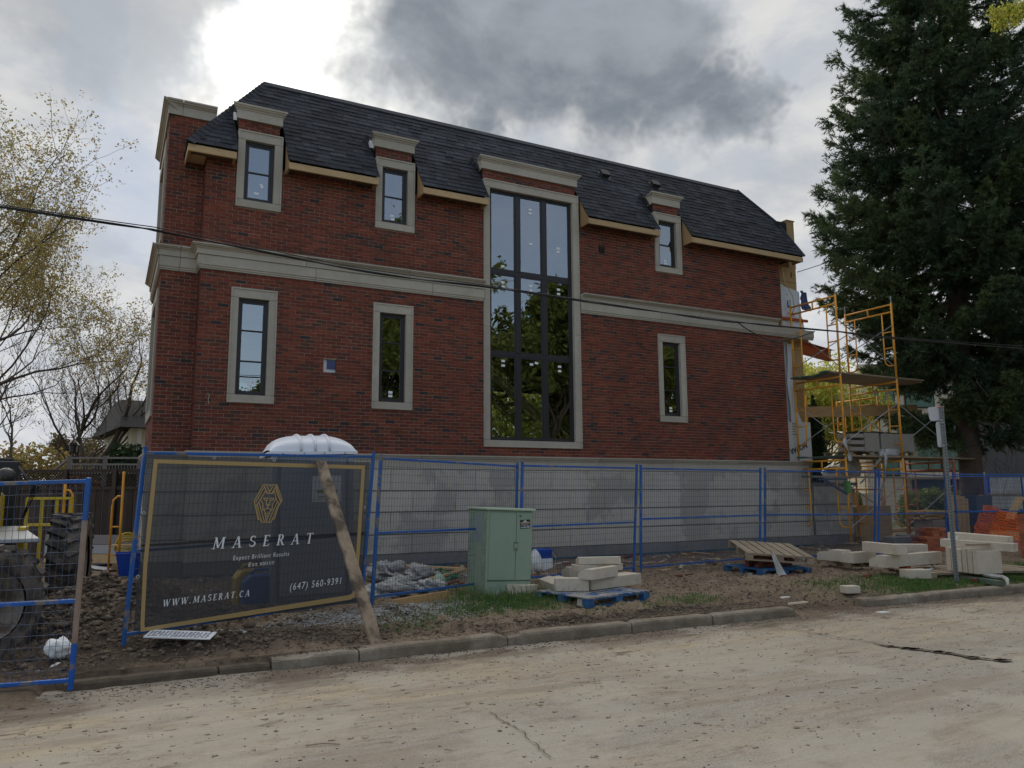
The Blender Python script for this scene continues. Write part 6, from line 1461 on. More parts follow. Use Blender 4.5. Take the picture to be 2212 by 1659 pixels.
# ================================================================ left side yard
def LZ(x, y): return (x/2.241/1.302, (1250+y/2.241)/1.302)
wf = empty('board_fence', (-1.6, 6.0, .1), label='dark brown board fence with lattice top, ivy and tall posts behind the machine', cat='fence')
fa, fb_ = at_d(-60, 1019, 18.2), at_d(302, 1017, 17.8); o0 = np.array([-1.6, 6.0, .1]); d_ = fb_-fa; d_[2] = 0; L = float(np.linalg.norm(d_)); d_ = d_/L; fa = np.array([fa[0], fa[1], .1])
nrm = np.array([d_[1], -d_[0], 0]); 
if nrm[1] > 0: nrm = -nrm
x = 0
while x < L+.6:
    p_ = fa+d_*(x+.07)-o0+nrm*rng.choice((0, .02)); MB().beam(tuple(p_+np.array([0, 0, .0])), tuple(p_+np.array([0, 0, 1.62])), .135, .02, up=tuple(nrm)).build('fence_board', MT['fencewood'], wf); x += .15
for x in np.arange(0, L+.7, 1.2):
    p_ = fa+d_*x-o0+nrm*.05; MB().beam(tuple(p_), tuple(p_+np.array([0, 0, 2.08])), .09, .09, up=tuple(nrm)).build('fence_post', MT['fencewood'], wf)
for z in (1.64, 2.04): a = fa-o0+nrm*.03+np.array([0, 0, z]); MB().beam(tuple(a), tuple(a+d_*(L+.6)), .06, .07).build('rail', MT['fencewood'], wf)
mb = MB(); x = 0
while x < L+.5:
    for s in (-1, 1):
        a = fa+d_*x-o0+np.array([0, 0, 1.67 if s > 0 else 2.0]); mb.beam(tuple(a), tuple(a+d_*.34+np.array([0, 0, .33*s])), .02, .006, up=tuple(nrm))
    x += .075
mb.build('lattice', MT['fencewood'], wf, kind='stuff')
dr_ = empty('deck_railing', (-1.4, 10.3, 0), label='grey painted deck railing with stair slope above the board fence', cat='railing')
o1 = np.array([-1.4, 10.3, 0]); ra, rb_ = at_d(*LZ(440, 85), 22), at_d(*LZ(895, 85), 21.4); rc = at_d(*LZ(345, 160), 22.5)
for dz in (0, -.18, -.42): MB().beam(tuple(ra-o1+np.array([0, 0, dz])), tuple(rb_-o1+np.array([0, 0, dz])), .08, .05).build('rail', MT['railgrey'], dr_)
for k in range(24): q = ra+(rb_-ra)*(k+.5)/24-o1; MB().beam(tuple(q+np.array([0, 0, -.42])), tuple(q+np.array([0, 0, -.18])), .03, .03).build('baluster', MT['railgrey'], dr_)
for f in (0, .5, .98): q = ra+(rb_-ra)*f-o1; MB().beam(tuple(q+np.array([0, 0, -2.6])), tuple(q+np.array([0, 0, .06])), .12, .12).build('newel_post', MT['railgrey'], dr_)
MB().beam(tuple(ra-o1), tuple(rc-o1), .07, .06).build('stair_rail', MT['railgrey'], dr_); MB().beam(tuple(ra-o1+np.array([0, 0, -.3])), tuple(rc-o1+np.array([0, 0, -.25])), .07, .06).build('stair_rail', MT['railgrey'], dr_)
q = at_d(*LZ(460, 66), 22); lm = empty('post_lantern', q, label='small black lantern on the corner post of the grey deck railing', cat='lantern')
MB().lathe([(.05, 0), (.03, .04), (.03, .08), (.10, .10), (.11, .28), (.15, .30), (.12, .36), (.03, .44), (.01, .50)], (0, 0, -.02), 8).build('lantern_body', MT['black'], lm); MB().lathe([(.085, .12), (.095, .27)], (0, 0, -.02), 8).build('lantern_glass', MT['bag'], lm)
# retaining timbers
for k, (mm, z0, z1, lb) in enumerate((('railgrey', .62, .80, 'upper grey board of the low wall before the board fence'), ('sheet', .44, .61, 'middle grey board of the low wall before the board fence'), ('lumber', .26, .43, 'lowest bare wooden board of the low wall before the board fence'))):
    a, b_ = at_d(100, 1150, 15.6), at_d(300, 1150, 15.2); o = MB().beam((0, 0, 0), (float(b_[0]-a[0])*1.6, float(b_[1]-a[1])*1.6, 0), .05, z1-z0).build('wall_board', MT[mm], None); o.location = (float(a[0]), float(a[1]), (z0+z1)/2); tag(o, lb, 'board', 'boards of the low wall')
# two scaffold frames leaning by the fence
def small_frame(px_leg, y_top, px_in, dep, label):
    b_ = at_d(px_leg, y_top, dep); t2 = empty('spare_scaffold', (b_[0], b_[1], .15), label=label, cat='scaffold frame', group='spare yellow scaffold frames by the board fence'); H = float(b_[2]-.15)
    dx_ = (px_in-px_leg)/CF*dep; u = np.array([_R0[0], _R0[1], 0]); f = MB(); f.tube([(0, 0, 0), (0, 0, H)], .024, 8)
    sg = 1 if dx_ > 0 else -1; top = H-.45 if dx_ < 0 else H-.10
    pts = [tuple(u*0+np.array([0, 0, top])), tuple(u*dx_*.5+np.array([0, 0, top])), tuple(u*dx_*.9+np.array([0, 0, top-.07])), tuple(u*dx_+np.array([0, 0, top-.18])), tuple(u*dx_+np.array([0, 0, .05]))]; f.tube(pts, .019, 7)
    for z in (top-.55, top-1.05): f.tube([(0, 0, z), tuple(u*dx_+np.array([0, 0, z]))], .015, 6)
    f.build('frame', MT['orange'], t2, smooth=True)
small_frame(LZ(782, 170)[0], LZ(782, 170)[1], LZ(722, 300)[0], 14.2, 'spare yellow scaffold frame with rounded ladder side just left of the banner')
small_frame(LZ(413, 250)[0], LZ(413, 250)[1], LZ(468, 300)[0], 12.6, 'spare yellow scaffold frame behind the big muddy tyre')
a = at_d(*LZ(175, 340), 12.5); yr = empty('yellow_guard_rail', (a[0], a[1], .2), label='flat yellow guard rail behind the machine by the board fence', cat='guard rail'); u = np.array([_R0[0], _R0[1], 0]); Hh = float(a[2]-.2)
for f0 in (0, .24, .48, .70): MB().beam(tuple(u*f0), tuple(u*f0+np.array([0, 0, Hh])), .05, .03).build('upright', MT['yellowm'], yr)
for z in (Hh, Hh-.42): MB().beam(tuple(np.array([0, 0, z])), tuple(u*.72+np.array([0, 0, z])), .05, .04).build('bar', MT['yellowm'], yr)
# the machine
mc = empty('telehandler', (-2.9, -4.2, 0), label='muddy yellow and black site loader with big treaded tyres at the left edge', cat='loader')
def wheel(c, rad, wd, steer, name='wheel'):
    w_ = MB(); n = 40
    prof = [(rad*.55, -wd*.46), (rad*.80, -wd*.5), (rad*.93, -wd*.47), (rad*.965, -wd*.36), (rad*.97, 0), (rad*.965, wd*.36), (rad*.93, wd*.47), (rad*.80, wd*.5), (rad*.55, wd*.46)]
    w_.lathe(prof, (0, 0, 0), n, 0, 'x')
    for i in range(22):
        a_ = 2*math.pi*i/22
        for s in (-1, 1):
            m3 = Matrix.Rotation(a_+(math.pi/22 if s > 0 else 0), 3, 'X') @ Matrix.Rotation(R(28*s), 3, 'Z'); cc = Matrix.Rotation(a_+(math.pi/22 if s > 0 else 0), 3, 'X') @ Vector((s*wd*.26, 0, rad*.985))
            mm3 = Matrix.Rotation(a_+(math.pi/22 if s > 0 else 0), 3, 'X') @ Matrix.Rotation(R(28*s), 3, 'Z'); w_.box(cc, (wd*.50, rad*.115, rad*.10), mm3, 0, .006)
    o = w_.build(name, MT['tyre'], mc, smooth=False); o.location = c; o.rotation_euler = (0, 0, steer)
    r_ = MB(); r_.lathe([(rad*.56, wd*.40), (rad*.50, wd*.30), (rad*.36, wd*.12), (rad*.20, wd*.10), (rad*.18, wd*.28), (.02, wd*.30)], (0, 0, 0), 24, 0, 'x'); r_.lathe([(rad*.56, -wd*.40), (rad*.3, -wd*.2), (.02, -wd*.2)], (0, 0, 0), 24, 0, 'x')
    r_.build('rim', MT['rim'], o, smooth=True)
    for i in range(8): a_ = 2*math.pi*i/8; MB().lathe([(.016, 0), (.016, .03), (0, .03)], (wd*.11, rad*.27*math.cos(a_), rad*.27*math.sin(a_)), 6, 0, 'x').build('wheel_nut', MT['rim'], o)
wheel((1.22, 2.3, .66), .66, .46, R(-4)); wheel((.62, -1.25, .54), .56, .44, R(-40)); wheel((-1.0, 2.3, .66), .66, .46, R(0)); wheel((-1.1, -1.5, .58), .64, .46, R(-30))
MB().bx(-1.0, .35, -1.2, 2.8, .55, 1.05).build('chassis', MT['dark'], mc, bevel=.02)
MB().bx(-.9, .42, -.4, 1.2, 1.0, 1.3).build('hood', MT['dark'], mc, bevel=.02)
mb = MB(); mb.ext([(.02, -.3, 1.08), (1.0, -.3, 1.08), (.72, .9, 1.18), (-.05, .9, 1.18)], (0, 0, .045)); mb.build('fender_plate', MT['sheet'], mc, bevel=.008)
mb = MB(); mb.bx(.72, .80, .4, .9, .9, 1.22); mb.build('yellow_bracket', MT['yellowm'], mc)
mb = MB(); mb.ext([(.50, 0, 1.60), (.50, .0, 1.12), (.40, 0, 1.10), (-.6, 0, 1.1), (-.6, 0, 1.55), (.1, 0, 1.62), (.35, 0, 1.72)], (0, 1.6, 0)); mb.build('body_panel', MT['yellowm'], mc, bevel=.02)
MB().bx(-.7, .30, .9, 2.3, 1.1, 2.02).build('cab', MT['dark'], mc, bevel=.03); MB().bx(.33, .62, 1.2, 1.5, .9, 2.02).build('boom_mast', MT['dark'], mc, bevel=.02); MB().bx(.2, .5, 1.7, 2.0, .9, 2.08).build('boom_mast', MT['dark'], mc, bevel=.02)
hl = MB(); hl.lathe([(.02, -.10), (.09, -.07), (.11, 0), (.09, .02)], (.58, .2, 1.80), 14, 0, 'y'); hlo = hl.build('work_light', MT['black'], mc, smooth=True); MB().lathe([(.10, 0), (.06, -.035), (0, -.045)], (.58, .19, 1.80), 14, 0, 'y').build('lens', MT['bag'], hlo, smooth=True)
MB().tube([(.5, .3, 1.75), (.52, .35, 1.6), (.46, .4, 1.5)], .02, 6).build('light_arm', MT['black'], mc)
for k in range(3): MB().tube([(.62+k*.05, 1.1, 1.95-.1*k), (.8+k*.03, 1.05, 1.7), (.72, .95, 1.3), (.62, .9, 1.1)], .016, 6).build('hose', MT['black'], mc, smooth=True)
# blue bucket, boards, hoses, debris on the left
q = gz_at(*LZ(810, 835), .14); bk = empty('blue_bucket', q, label='deep blue square bin partly hidden by the left post of the banner panel', cat='bin')
mb = MB(); mb.ext([(-.16, -.16, 0), (.16, -.16, 0), (.16, .16, 0), (-.16, .16, 0)], (0, 0, .02))
for a, b_ in (((-1, -1), (1, -1)), ((1, -1), (1, 1)), ((1, 1), (-1, 1)), ((-1, 1), (-1, -1))): mb.add([(a[0]*.15, a[1]*.15, 0), (b_[0]*.15, b_[1]*.15, 0), (b_[0]*.23, b_[1]*.23, .42), (a[0]*.23, a[1]*.23, .42)], [(0, 1, 2, 3)])
mb.build('tub', MT['bucketblue'], bk); mb = MB(); mb.tube([(-.23, -.23, .42), (.23, -.23, .42), (.23, .23, .42), (-.23, .23, .42), (-.23, -.23, .42)], .012, 5); mb.build('rim', MT['bucketblue'], bk)
def flat_item(name, px, z, size, rz, mt, label, cat, group=None, tilt=(0, 0), lift=0.0):
    q = gz_at(px[0], px[1], z) if not isinstance(px, np.ndarray) else px
    o = MB().box((0, 0, size[2]/2), size, None, 0, min(size)*.12).build(name, MT[mt] if isinstance(mt, str) else mt, None); o.location = (float(q[0]), float(q[1]), z+lift); o.rotation_euler = (tilt[0], tilt[1], rz); tag(o, label, cat, group); return o
flat_item('plywood_sheet', LZ(640, 940), .17, (1.3, .62, .02), R(-10), 'plank', 'warped grey plywood sheet lying on the mud left of the banner', 'board', tilt=(R(2), R(-2)))
flat_item('paper_sheet', LZ(650, 790), .17, (.36, .30, .02), R(30), 'white', 'crumpled white sheet among cables left of the banner', 'paper', tilt=(R(15), R(10)))
flat_item('blue_scrap', LZ(655, 765), .17, (.26, .2, .12), R(10), 'wrapblue', 'navy scrap leaning behind the crumpled white sheet', 'scrap', tilt=(R(35), 0))
flat_item('cable_coil_board', LZ(790, 640), .62, (.5, .3, .03), R(-10), 'lumber', 'small plywood offcut on the low wall under the yellow hose', 'board')
def curve_thing(name, pts, r, mt, label, cat, z=.16):
    P_ = [gz_at(x, y, z+dz) if not isinstance(dz, tuple) else None for (x, y, dz) in pts]; mb = MB(); mb.tube(P_, r, 6); o = mb.build(name, MT[mt], None, smooth=True); return tag(o, label, cat)
curve_thing('black_hose', [(*LZ(520, 800), .02), (*LZ(600, 790), .03), (*LZ(680, 800), .02), (*LZ(780, 790), .03), (*LZ(830, 760), .05)], .018, 'cable', 'black hose snaking over rubble left of the banner', 'hose')
curve_thing('grey_conduit', [(*LZ(560, 862), .02), (*LZ(640, 868), .02), (*LZ(720, 850), .02), (*LZ(800, 835), .03)], .016, 'sheet', 'thin grey conduit curved over the mud left of the banner', 'conduit')
a = at_d(*LZ(800, 600), 15.0); mb = MB()
for k in range(4): mb.tube([(.16*math.cos(t_)*(1+.1*k), .05*math.sin(t_*2)+.03*k, .13*math.sin(t_)-.05*k) for t_ in np.linspace(0, 2*math.pi, 14)], .018, 6)
o = mb.build('yellow_hose_coil', MT['yellowhose'], None, smooth=True); o.location = tuple(a.tolist()); tag(o, 'coil of yellow hose on the low wall left of the banner', 'hose')
lumpy('white_bag', gz_at(*LZ(365, 1375), .08)+np.array([0, 0, .13]), .10, 'bright white crumpled paper bag on the mud behind the left fence panel', 'bag', MT['white'], 1.1, .8, .95, 12, .5, n=16)
lumpy('clear_cup', gz_at(*LZ(375, 1430), .06)+np.array([0, 0, .04]), .06, 'clear crushed plastic cup under the white bag', 'cup', MT['bag'], 1.3, .8, .6, 13)
lumpy('white_ball', gz_at(*LZ(388, 1125), .22), .045, 'small pale ball of rubbish on the dark mud heap', 'rubbish', MT['bag'], 1, 1, .9, 14, .2)
o = flat_item('fallen_sign', ((330+430/2.44)/1.302, (1180+1555/2.44)/1.302), .15, (.62, .20, .012), R(-24), 'label', 'small printed notice board with dark lettering lying flat on the mud below the banner', 'sign', tilt=(R(9), R(3)), lift=.10)
for k in range(5):
    b_ = MB(); 
    for i in range(16): b_.bx(-.29+i*.036, -.29+i*.036+rng.uniform(.015, .032), -.075+k*.03, -.060+k*.03, .0125, .014)
    b_.build('print_row', mat('navy_print', (.05, .05, .14), .7) if k == 0 else bpy.data.materials['navy_print'], o, kind='stuff')
def m2(x, y): return ((330+x/2.44)/1.302, (1180+y/2.44)/1.302)
lumpy('sand_bag', gz_at(*m2(680, 1500), .12)+np.array([0, 0, .03]), .10, 'torn beige sack in the mud under the middle of the banner', 'sack', MT['bag'], 1.6, .8, .5, 15)
lumpy('grey_bag', gz_at(*m2(820, 1500), .12)+np.array([0, 0, .04]), .08, 'twisted grey plastic bag in the mud under the banner', 'bag', MT['bag'], 1.5, .7, .5, 16)
lumpy('stone_lump', gz_at(*m2(610, 1560), .12)+np.array([0, 0, .05]), .10, 'beige lump beside the fallen notice board', 'rock', MT['sand'], 1.5, .9, .6, 17)
# fuel cans behind the banner
def can(px, z, w, h, d, mt, label, rz=0):
    q = gz_at(*px, z); t2 = empty('fuel_can', q, (0, 0, rz), label=label, cat='fuel can', group='plastic cans behind the banner')
    mb = MB(); mb.ext([(-w/2, -d/2, 0), (w/2, -d/2, 0), (w/2, -d/2, h*.72), (w*.3, -d/2, h*.9), (-w*.3, -d/2, h*.9), (-w/2, -d/2, h*.72)], (0, d, 0)); mb.build('body', MT[mt], t2, bevel=.03)
    MB().tube([(-w*.3, 0, h*.86), (-w*.2, 0, h), (w*.2, 0, h), (w*.3, 0, h*.86)], .022, 7).build('handle', MT[mt], t2, smooth=True); MB().lathe([(.03, 0), (.03, .05), (0, .05)], (w*.38, 0, h*.80), 10).build('cap', MT['dark'], t2)
can(m2(900, 1290), .12, .42, .55, .22, 'gasyellow', 'left yellow fuel can seen dimly through the banner', R(10)); can(m2(985, 1300), .12, .50, .50, .3, 'gasblue', 'big blue can seen dimly through the lower middle of the banner'); can(m2(1120, 1230), .12, .40, .58, .24, 'gasyellow', 'right yellow fuel can, behind the blue one, through the banner', R(-15))
# rubbish behind the fence, between banner and cabinet
GP = 'boards behind the fence beside the rubbish bags'
for k, (p0, p1, z, w, mm, lb) in enumerate((((240, 800), (860, 835), .30, .18, 'lumber', 'top pale board lying across behind the rubbish bags'), ((470, 835), (870, 850), .25, .30, 'osb', 'yellowish chipboard strip behind the rubbish bags'), ((230, 850), (500, 905), .20, .14, 'ply', 'reddish brown board at the left behind the rubbish bags'), ((640, 905), (870, 840), .30, .09, 'lumber', 'pale board slanting up to the right beside the cabinet'), ((560, 940), (870, 925), .2, .12, 'plank', 'grey board low beside the cabinet'), ((210, 1100), (370, 1085), .16, .16, 'lumber', 'short pale board on the gravel under the fence rail'), ((0, 1130), (210, 1120), .15, .05, 'lumber', 'long thin reddish board on the gravel under the banner'))):
    a, b_ = gz_at(*z3(*p0), z), gz_at(*z3(*p1), z); o = MB().beam((0, 0, 0), tuple(b_-a), w, .03, 0).build('waste_board', MT[mm], None); o.location = tuple(a.tolist()); tag(o, lb, 'board', GP)
a, b_ = gz_at(*z3(370, 1120), .17), gz_at(*z3(760, 1050), .17); o = MB().beam((0, 0, .05), tuple(b_-a+np.array([0, 0, .05])), .05, .14).build('timber', MT['ply'], None); o.location = tuple(a.tolist()); tag(o, 'square yellowish timber lying along the foot of the fence left of the cabinet', 'timber')
for i, (x, y, r, sx, lb) in enumerate(((350, 880, .30, 1.0, 'large white rubbish bag heaped behind the fence right of the banner'), (545, 900, .26, 1.2, 'grey crumpled rubbish bag in the middle behind the fence'), (300, 1010, .22, 1.6, 'flattened whitish bag touching the fence right of the banner'), (430, 960, .2, 1.2, 'small clear bag between the larger rubbish bags'), (640, 960, .18, 1.3, 'dark grey heap of scrap near the green straps'))):
    q = gz_at(*z3(x, y+60), .15); lumpy('rubbish_bag', q+np.array([.05, .1, r*.6]), r, lb, 'bag', MT['bag'], sx*1.05, .9, .62, 20+i, .85, 'rubbish bags behind the fence', n=24)
gs_ = MB()
for k in range(14):
    a = gz_at(*z3(rng.uniform(560, 720), rng.uniform(860, 960)), .22); b_ = gz_at(*z3(rng.uniform(700, 870), rng.uniform(850, 920)), .26); m_ = (a+b_)/2+np.array([rng.uniform(-.1, .1), 0, rng.uniform(.02, .12)]); gs_.tube([a, m_, b_], .008, 4)
tag(gs_.build('green_strap_tangle', MT['greenstrap'], None, kind='stuff'), 'tangle of green plastic straps beside the cabinet', 'straps')
for i, (p0, p1) in enumerate((((240, 1105), (540, 1170)), ((250, 1130), (520, 1175)), ((360, 1175), (540, 1185)), ((640, 1130), (700, 1095)))):
    a, b_ = gz_at(*z3(*p0), .16), gz_at(*z3(*p1), .14); m_ = (a+b_)/2+np.array([0, 0, .08]); tag(MB().tube([a, m_, b_], .008, 5).build('black_cable', MT['cable'], None, smooth=True), ('upper', 'middle', 'lowest', 'short curled')[i]+' black cable end on the gravel by the plank foot', 'cable', 'black cable ends by the plank')
q = gz_at(*z3(700, 985), .16); lumpy('white_can', q+np.array([0, 0, .12]), .12, 'pale blue paint can near the cabinet foot behind the fence', 'can', MT['cabtop'], .8, .8, 1.1, 31, .1)
# blue and white buckets behind the cabinet
q = gz_at(*z3(1415, 860), .14); bk = empty('mortar_bucket', q, label='blue bucket with white wire handle behind the fence right of the cabinet', cat='bucket')
MB().lathe([(0, 0), (.15, 0), (.19, .40), (.195, .42), (.18, .42), (.15, .05)], (0, 0, 0), 20).build('pail', MT['bucketblue'], bk, smooth=True); MB().bx(-.10, .10, -.20, -.165, .05, .26).build('bucket_label', MT['label'], bk); MB().tube([(.19, 0, .38), (.28, -.02, .25), (.24, -.04, .12), (.19, -.02, .1)], .006, 5).build('handle', MT['white'], bk)
q = gz_at(*z3(1368, 880), .14); lumpy('white_sheet', q+np.array([0, 0, .22]), .17, 'white crumpled bag between the cabinet and the blue bucket', 'bag', MT['white'], .7, .7, 1.3, 33)
for i in range(4):
    a = gz_at(*z3(1390+i*75+rng.uniform(0, 30), rng.uniform(860, 930)), .16); an = rng.uniform(0, 3); o = MB().beam((0, 0, 0), (.4*math.cos(an), .4*math.sin(an), rng.uniform(0, .08)), .06, .03).build('timber_scrap', MT[rng.choice(('plank', 'lumber', 'ply'))], None); o.location = tuple(a.tolist()); tag(o, ('leftmost', 'second', 'third', 'rightmost')[i]+' short wood offcut on the rubble between the cabinet and the pale stones', 'wood offcut', 'wood offcuts right of the cabinet')
o = flat_item('orange_marker', z3(1795, 735), .2, (.06, .02, .22), 0, 'orangenet', 'small orange marker against the concrete strip right of the cabinet', 'marker'); 
# paper litter and pieces on the mud (each its own thing)
def r4b(x, y): return ((1700+x/3.16)/1.302, (1260+y/3.16)/1.302)
for i, (px, sz, mm, lb) in enumerate(((r4b(410, 1435), (.20, .10, .01), 'label', 'white paper scrap on the churned mud right of the blue pallet'), (r4b(550, 1095), (.24, .14, .02), 'lumber', 'pale broken board piece at the fence foot right of the yellow sleeve'), (r4b(1610, 1335), (.10, .05, .01), 'label', 'small white scrap above the end of the kerb'), (r4b(1720, 1392), (.30, .05, .02), 'cutstone', 'thin pale stone sliver behind the kerb end'), (r4b(1300, 1125), (.18, .08, .02), 'bag', 'white plastic shred below the trailing wrap'), (z3(2160, 1118), (.16, .08, .01), 'label', 'white scrap at the foot of the muddy verge right of the blue pallet'), (s5(80, 1608), (.12, .05, .012), 'label', 'white scrap by the gap in the kerb'), ((1907, 1325), (.16, .07, .01), 'label', 'white scrap lying on the road in the kerb gap'), (z3(740, 1345), (.12, .06, .008), 'label', 'pale crushed wrapper on top of the kerb left of the cabinet'), (z3(780, 1045), (.20, .10, .02), 'lumber', 'broken pale wood chip at the left foot of the cabinet'), (LZ(715, 1250), (.16, .12, .015), 'palletwood', 'curved wood chip on the mud left of the banner panel'), (LZ(720, 1140), (.05, .18, .015), 'label', 'narrow pale strip on the mud heap left of the banner'), (r4b(730, 955), (.26, .06, .04), 'lumber', 'pale stick on the dark soil behind the fence'), (r4b(960, 1000), (.45, .05, .03), 'white', 'pale green-white pipe lying behind the fence'))):
    flat_item('scrap', px, .17 if px[1] < 1315 else .05, sz, R(rng.uniform(-40, 40)), mm, lb, 'scrap', 'scraps scattered on the ground', lift=.01, tilt=(R(rng.uniform(-6, 6)), R(rng.uniform(-6, 6))))
# ================================================================ loose stuff on the ground
def H1(x, y): return float(rough_h(np.array([[x]]), np.array([[y]]))[0, 0])
def clods(name, n, fx, fy, smin, smax, mt, zf, label, cat, flat=.6, seed=3):
    g = np.random.default_rng(seed); x = fx(g, n); y = fy(g, n); s = smin*(smax/smin)**g.random(n)**2.2; z = zf(x, y)
    base = np.array([[1, 0, 0], [-.3, .95, 0], [-.5, -.8, .1], [.3, -.6, .5], [.0, .3, .9], [-.6, .1, .45]]); tri = np.array([[0, 1, 4], [1, 5, 4], [5, 2, 4], [2, 3, 4], [3, 0, 4], [2, 5, 1], [0, 3, 2], [0, 2, 1]])
    a = g.random(n)*6.28; B = base[None]*(1+.5*(g.random((n, 6, 1))-.5)); ca, sa = np.cos(a)[:, None], np.sin(a)[:, None]
    X = (B[..., 0]*ca-B[..., 1]*sa)*s[:, None]+x[:, None]; Y = (B[..., 0]*sa+B[..., 1]*ca)*s[:, None]*.85+y[:, None]; Z = B[..., 2]*s[:, None]*flat+z[:, None]-s[:, None]*.12
    V = np.stack([X, Y, Z], -1).reshape(-1, 3); Fc = (tri[None]+(np.arange(n)*6)[:, None, None]).reshape(-1, 3)
    o = npmesh(name, V, Fc, mt, kind='stuff'); return tag(o, label, cat)
rz_ = lambda x, y: rough_h(x, y)
MT['clodroad'] = mat('road_crumb', (.13, .10, .075), .95, rnd=.45, island=True); MT['clod'] = mat('mud_crumb', (.10, .075, .055), .95, rnd=.4, island=True); MT['pebble'] = mat('pale_pebble', (.36, .32, .27), .9, rnd=.35, island=True)
clods('road_crumbs', 6500, lambda g, n: g.uniform(-3, 14, n), lambda g, n: -7.3-3.9*g.random(n)**1.9, .0025, .012, MT['clodroad'], lambda x, y: road_h(x, y)+.002, 'dark crumbs of mud scattered over the dusty road', 'mud crumbs', .55, 5)
clods('road_lumps', 70, lambda g, n: g.uniform(-2, 13, n), lambda g, n: -7.3-3.2*g.random(n)**1.3, .010, .03, MT['clodroad'], lambda x, y: road_h(x, y)+.002, 'larger dark mud lumps lying on the road', 'mud lumps', .45, 6)
MT['flake'] = mat('dried_mud_flake', (.27, .215, .155), .95, rnd=.3, island=True)
clods('mud_flakes', 1500, lambda g, n: g.uniform(-3, 14, n), lambda g, n: -7.35-3.6*g.random(n)**1.7, .010, .055, MT['flake'], lambda x, y: road_h(x, y)+.004, 'thin flakes of dried mud pressed on the road', 'mud flakes', .10, 21)
clods('gutter_dirt', 3500, lambda g, n: g.uniform(-2, 13, n), lambda g, n: -7.10-.28*g.random(n)**1.5, .004, .018, MT['clod'], lambda x, y: road_h(x, y)+.002, 'dirt crumbs gathered along the kerb foot', 'dirt', .5, 7)
clods('mud_crumbs', 15000, lambda g, n: g.uniform(-3.2, 12, n), lambda g, n: g.uniform(-6.9, -3.2, n), .008, .034, MT['clod'], rz_, 'crumbled clods of mud over the verge and yard', 'mud clods', .7, 8)
clods('verge_pebbles', 3500, lambda g, n: g.uniform(-1.5, 12, n), lambda g, n: g.uniform(-6.9, -2, n), .005, .016, MT['pebble'], rz_, 'pale pebbles and mortar crumbs in the mud', 'pebbles', .6, 9)
clods('mud_heap_clods', 2600, lambda g, n: g.normal(-1.15, .7, n), lambda g, n: g.normal(-4.8, .8, n), .02, .075, MT['mud'], rz_, 'big dark clods on the mud heap behind the left fence gap', 'mud clods', .75, 10)
clods('bank_clods', 1500, lambda g, n: g.normal(.35, .9, n), lambda g, n: g.normal(-6.35, .18, n), .012, .05, MT['mud'], rz_, 'dark clods under the lower edge of the banner', 'mud clods', .7, 12)
clods('kerb_bank_clods', 2600, lambda g, n: g.normal(4.4, 1.2, n), lambda g, n: np.minimum(g.normal(-6.68, .12, n), g.uniform(-6.9, -6.3, n)), .010, .045, MT['mud'], rz_, 'ridge of dark torn turf and mud behind the kerb', 'mud clods', .7, 13)
clods('gravel_patch', 7000, lambda g, n: g.normal(1.75, .62, n), lambda g, n: np.clip(g.normal(-5.55, .26, n), -6.2, -4.9), .010, .021, MT['gravel'], lambda x, y: rz_(x, y)+.004, 'patch of pale grey gravel under the banner and behind the plank', 'gravel', .8, 11)
clods('kerb_top_mud', 2200, lambda g, n: g.uniform(-.2, 6.5, n), lambda g, n: -7.06+.13*g.random(n)**.5-.02*0, .004, .016, MT['clod'], lambda x, y: .112+0*x, 'mud crumbs lying on top of the kerb', 'mud crumbs', .5, 14)
# grass
def blades(name, n, dens, hmin, hmax, mt, label, seed, xr_=(-1.5, 16), yr_=(-6.95, -4.2), w=.0035, tuft=None):
    g = np.random.default_rng(seed); X = g.uniform(*xr_, n*6); Y = g.uniform(*yr_, n*6); k = dens(X, Y) > g.random(n*6); X, Y = X[k][:n], Y[k][:n]; n = len(X)
    Z = rough_h(X, Y)-.005; hh = g.uniform(hmin, hmax, n)*(tuft(X, Y) if tuft else 1); a = g.random(n)*6.28; ln_ = g.uniform(.15, .6, n)*hh; b_ = g.random(n)*6.28; ww = w*g.uniform(.7, 1.4, n)
    dx_, dy_ = np.cos(a)*ww, np.sin(a)*ww; lx, ly = np.cos(b_)*ln_, np.sin(b_)*ln_
    V = np.stack([np.stack([X-dx_, Y-dy_, Z], -1), np.stack([X+dx_, Y+dy_, Z], -1), np.stack([X+lx*.35+dx_*.7, Y+ly*.35+dy_*.7, Z+hh*.6], -1), np.stack([X+lx*.35-dx_*.7, Y+ly*.35-dy_*.7, Z+hh*.6], -1), np.stack([X+lx, Y+ly, Z+hh], -1)], 1).reshape(-1, 3)
    i = np.arange(n)[:, None]*5; Fc = np.concatenate([i+np.array([[0, 1, 2]]), i+np.array([[0, 2, 3]]), i+np.array([[3, 2, 4]])], 0)
    o = npmesh(name, V, Fc, mt, kind='stuff'); return tag(o, label, 'grass')
blades('tall_grass', 3600, lambda x, y: np.clip(1.0*gau(x, y, 3.45, -5.15, .62, .26)+.8*gau(x, y, 3.1, -4.9, .25, .5)+.7*gau(x, y, 4.1, -5.5, .35, .2), 0, 1)*.8, .10, .24, MT['grass'], 'tall green grass round the foot of the green cabinet', 31)
blades('verge_grass', 26000, lambda x, y: grass_w(x, y)**1.2, .03, .075, MT['grass'], 'short green grass patches along the verge', 32)
blades('straw_grass', 5000, lambda x, y: np.clip(grass_w(x, y)*1.1+.03, 0, 1)*.6, .02, .06, MT['drygrass'], 'dry straw-coloured blades among the verge grass', 33)
sk = MB()
MT['bit'] = rampmat('mixed_site_bits', [(0, (.40, .30, .18)), (.25, (.22, .17, .12)), (.45, (.16, .05, .035)), (.6, (.33, .31, .28)), (.78, (.10, .08, .06)), (.93, (.55, .55, .54))])
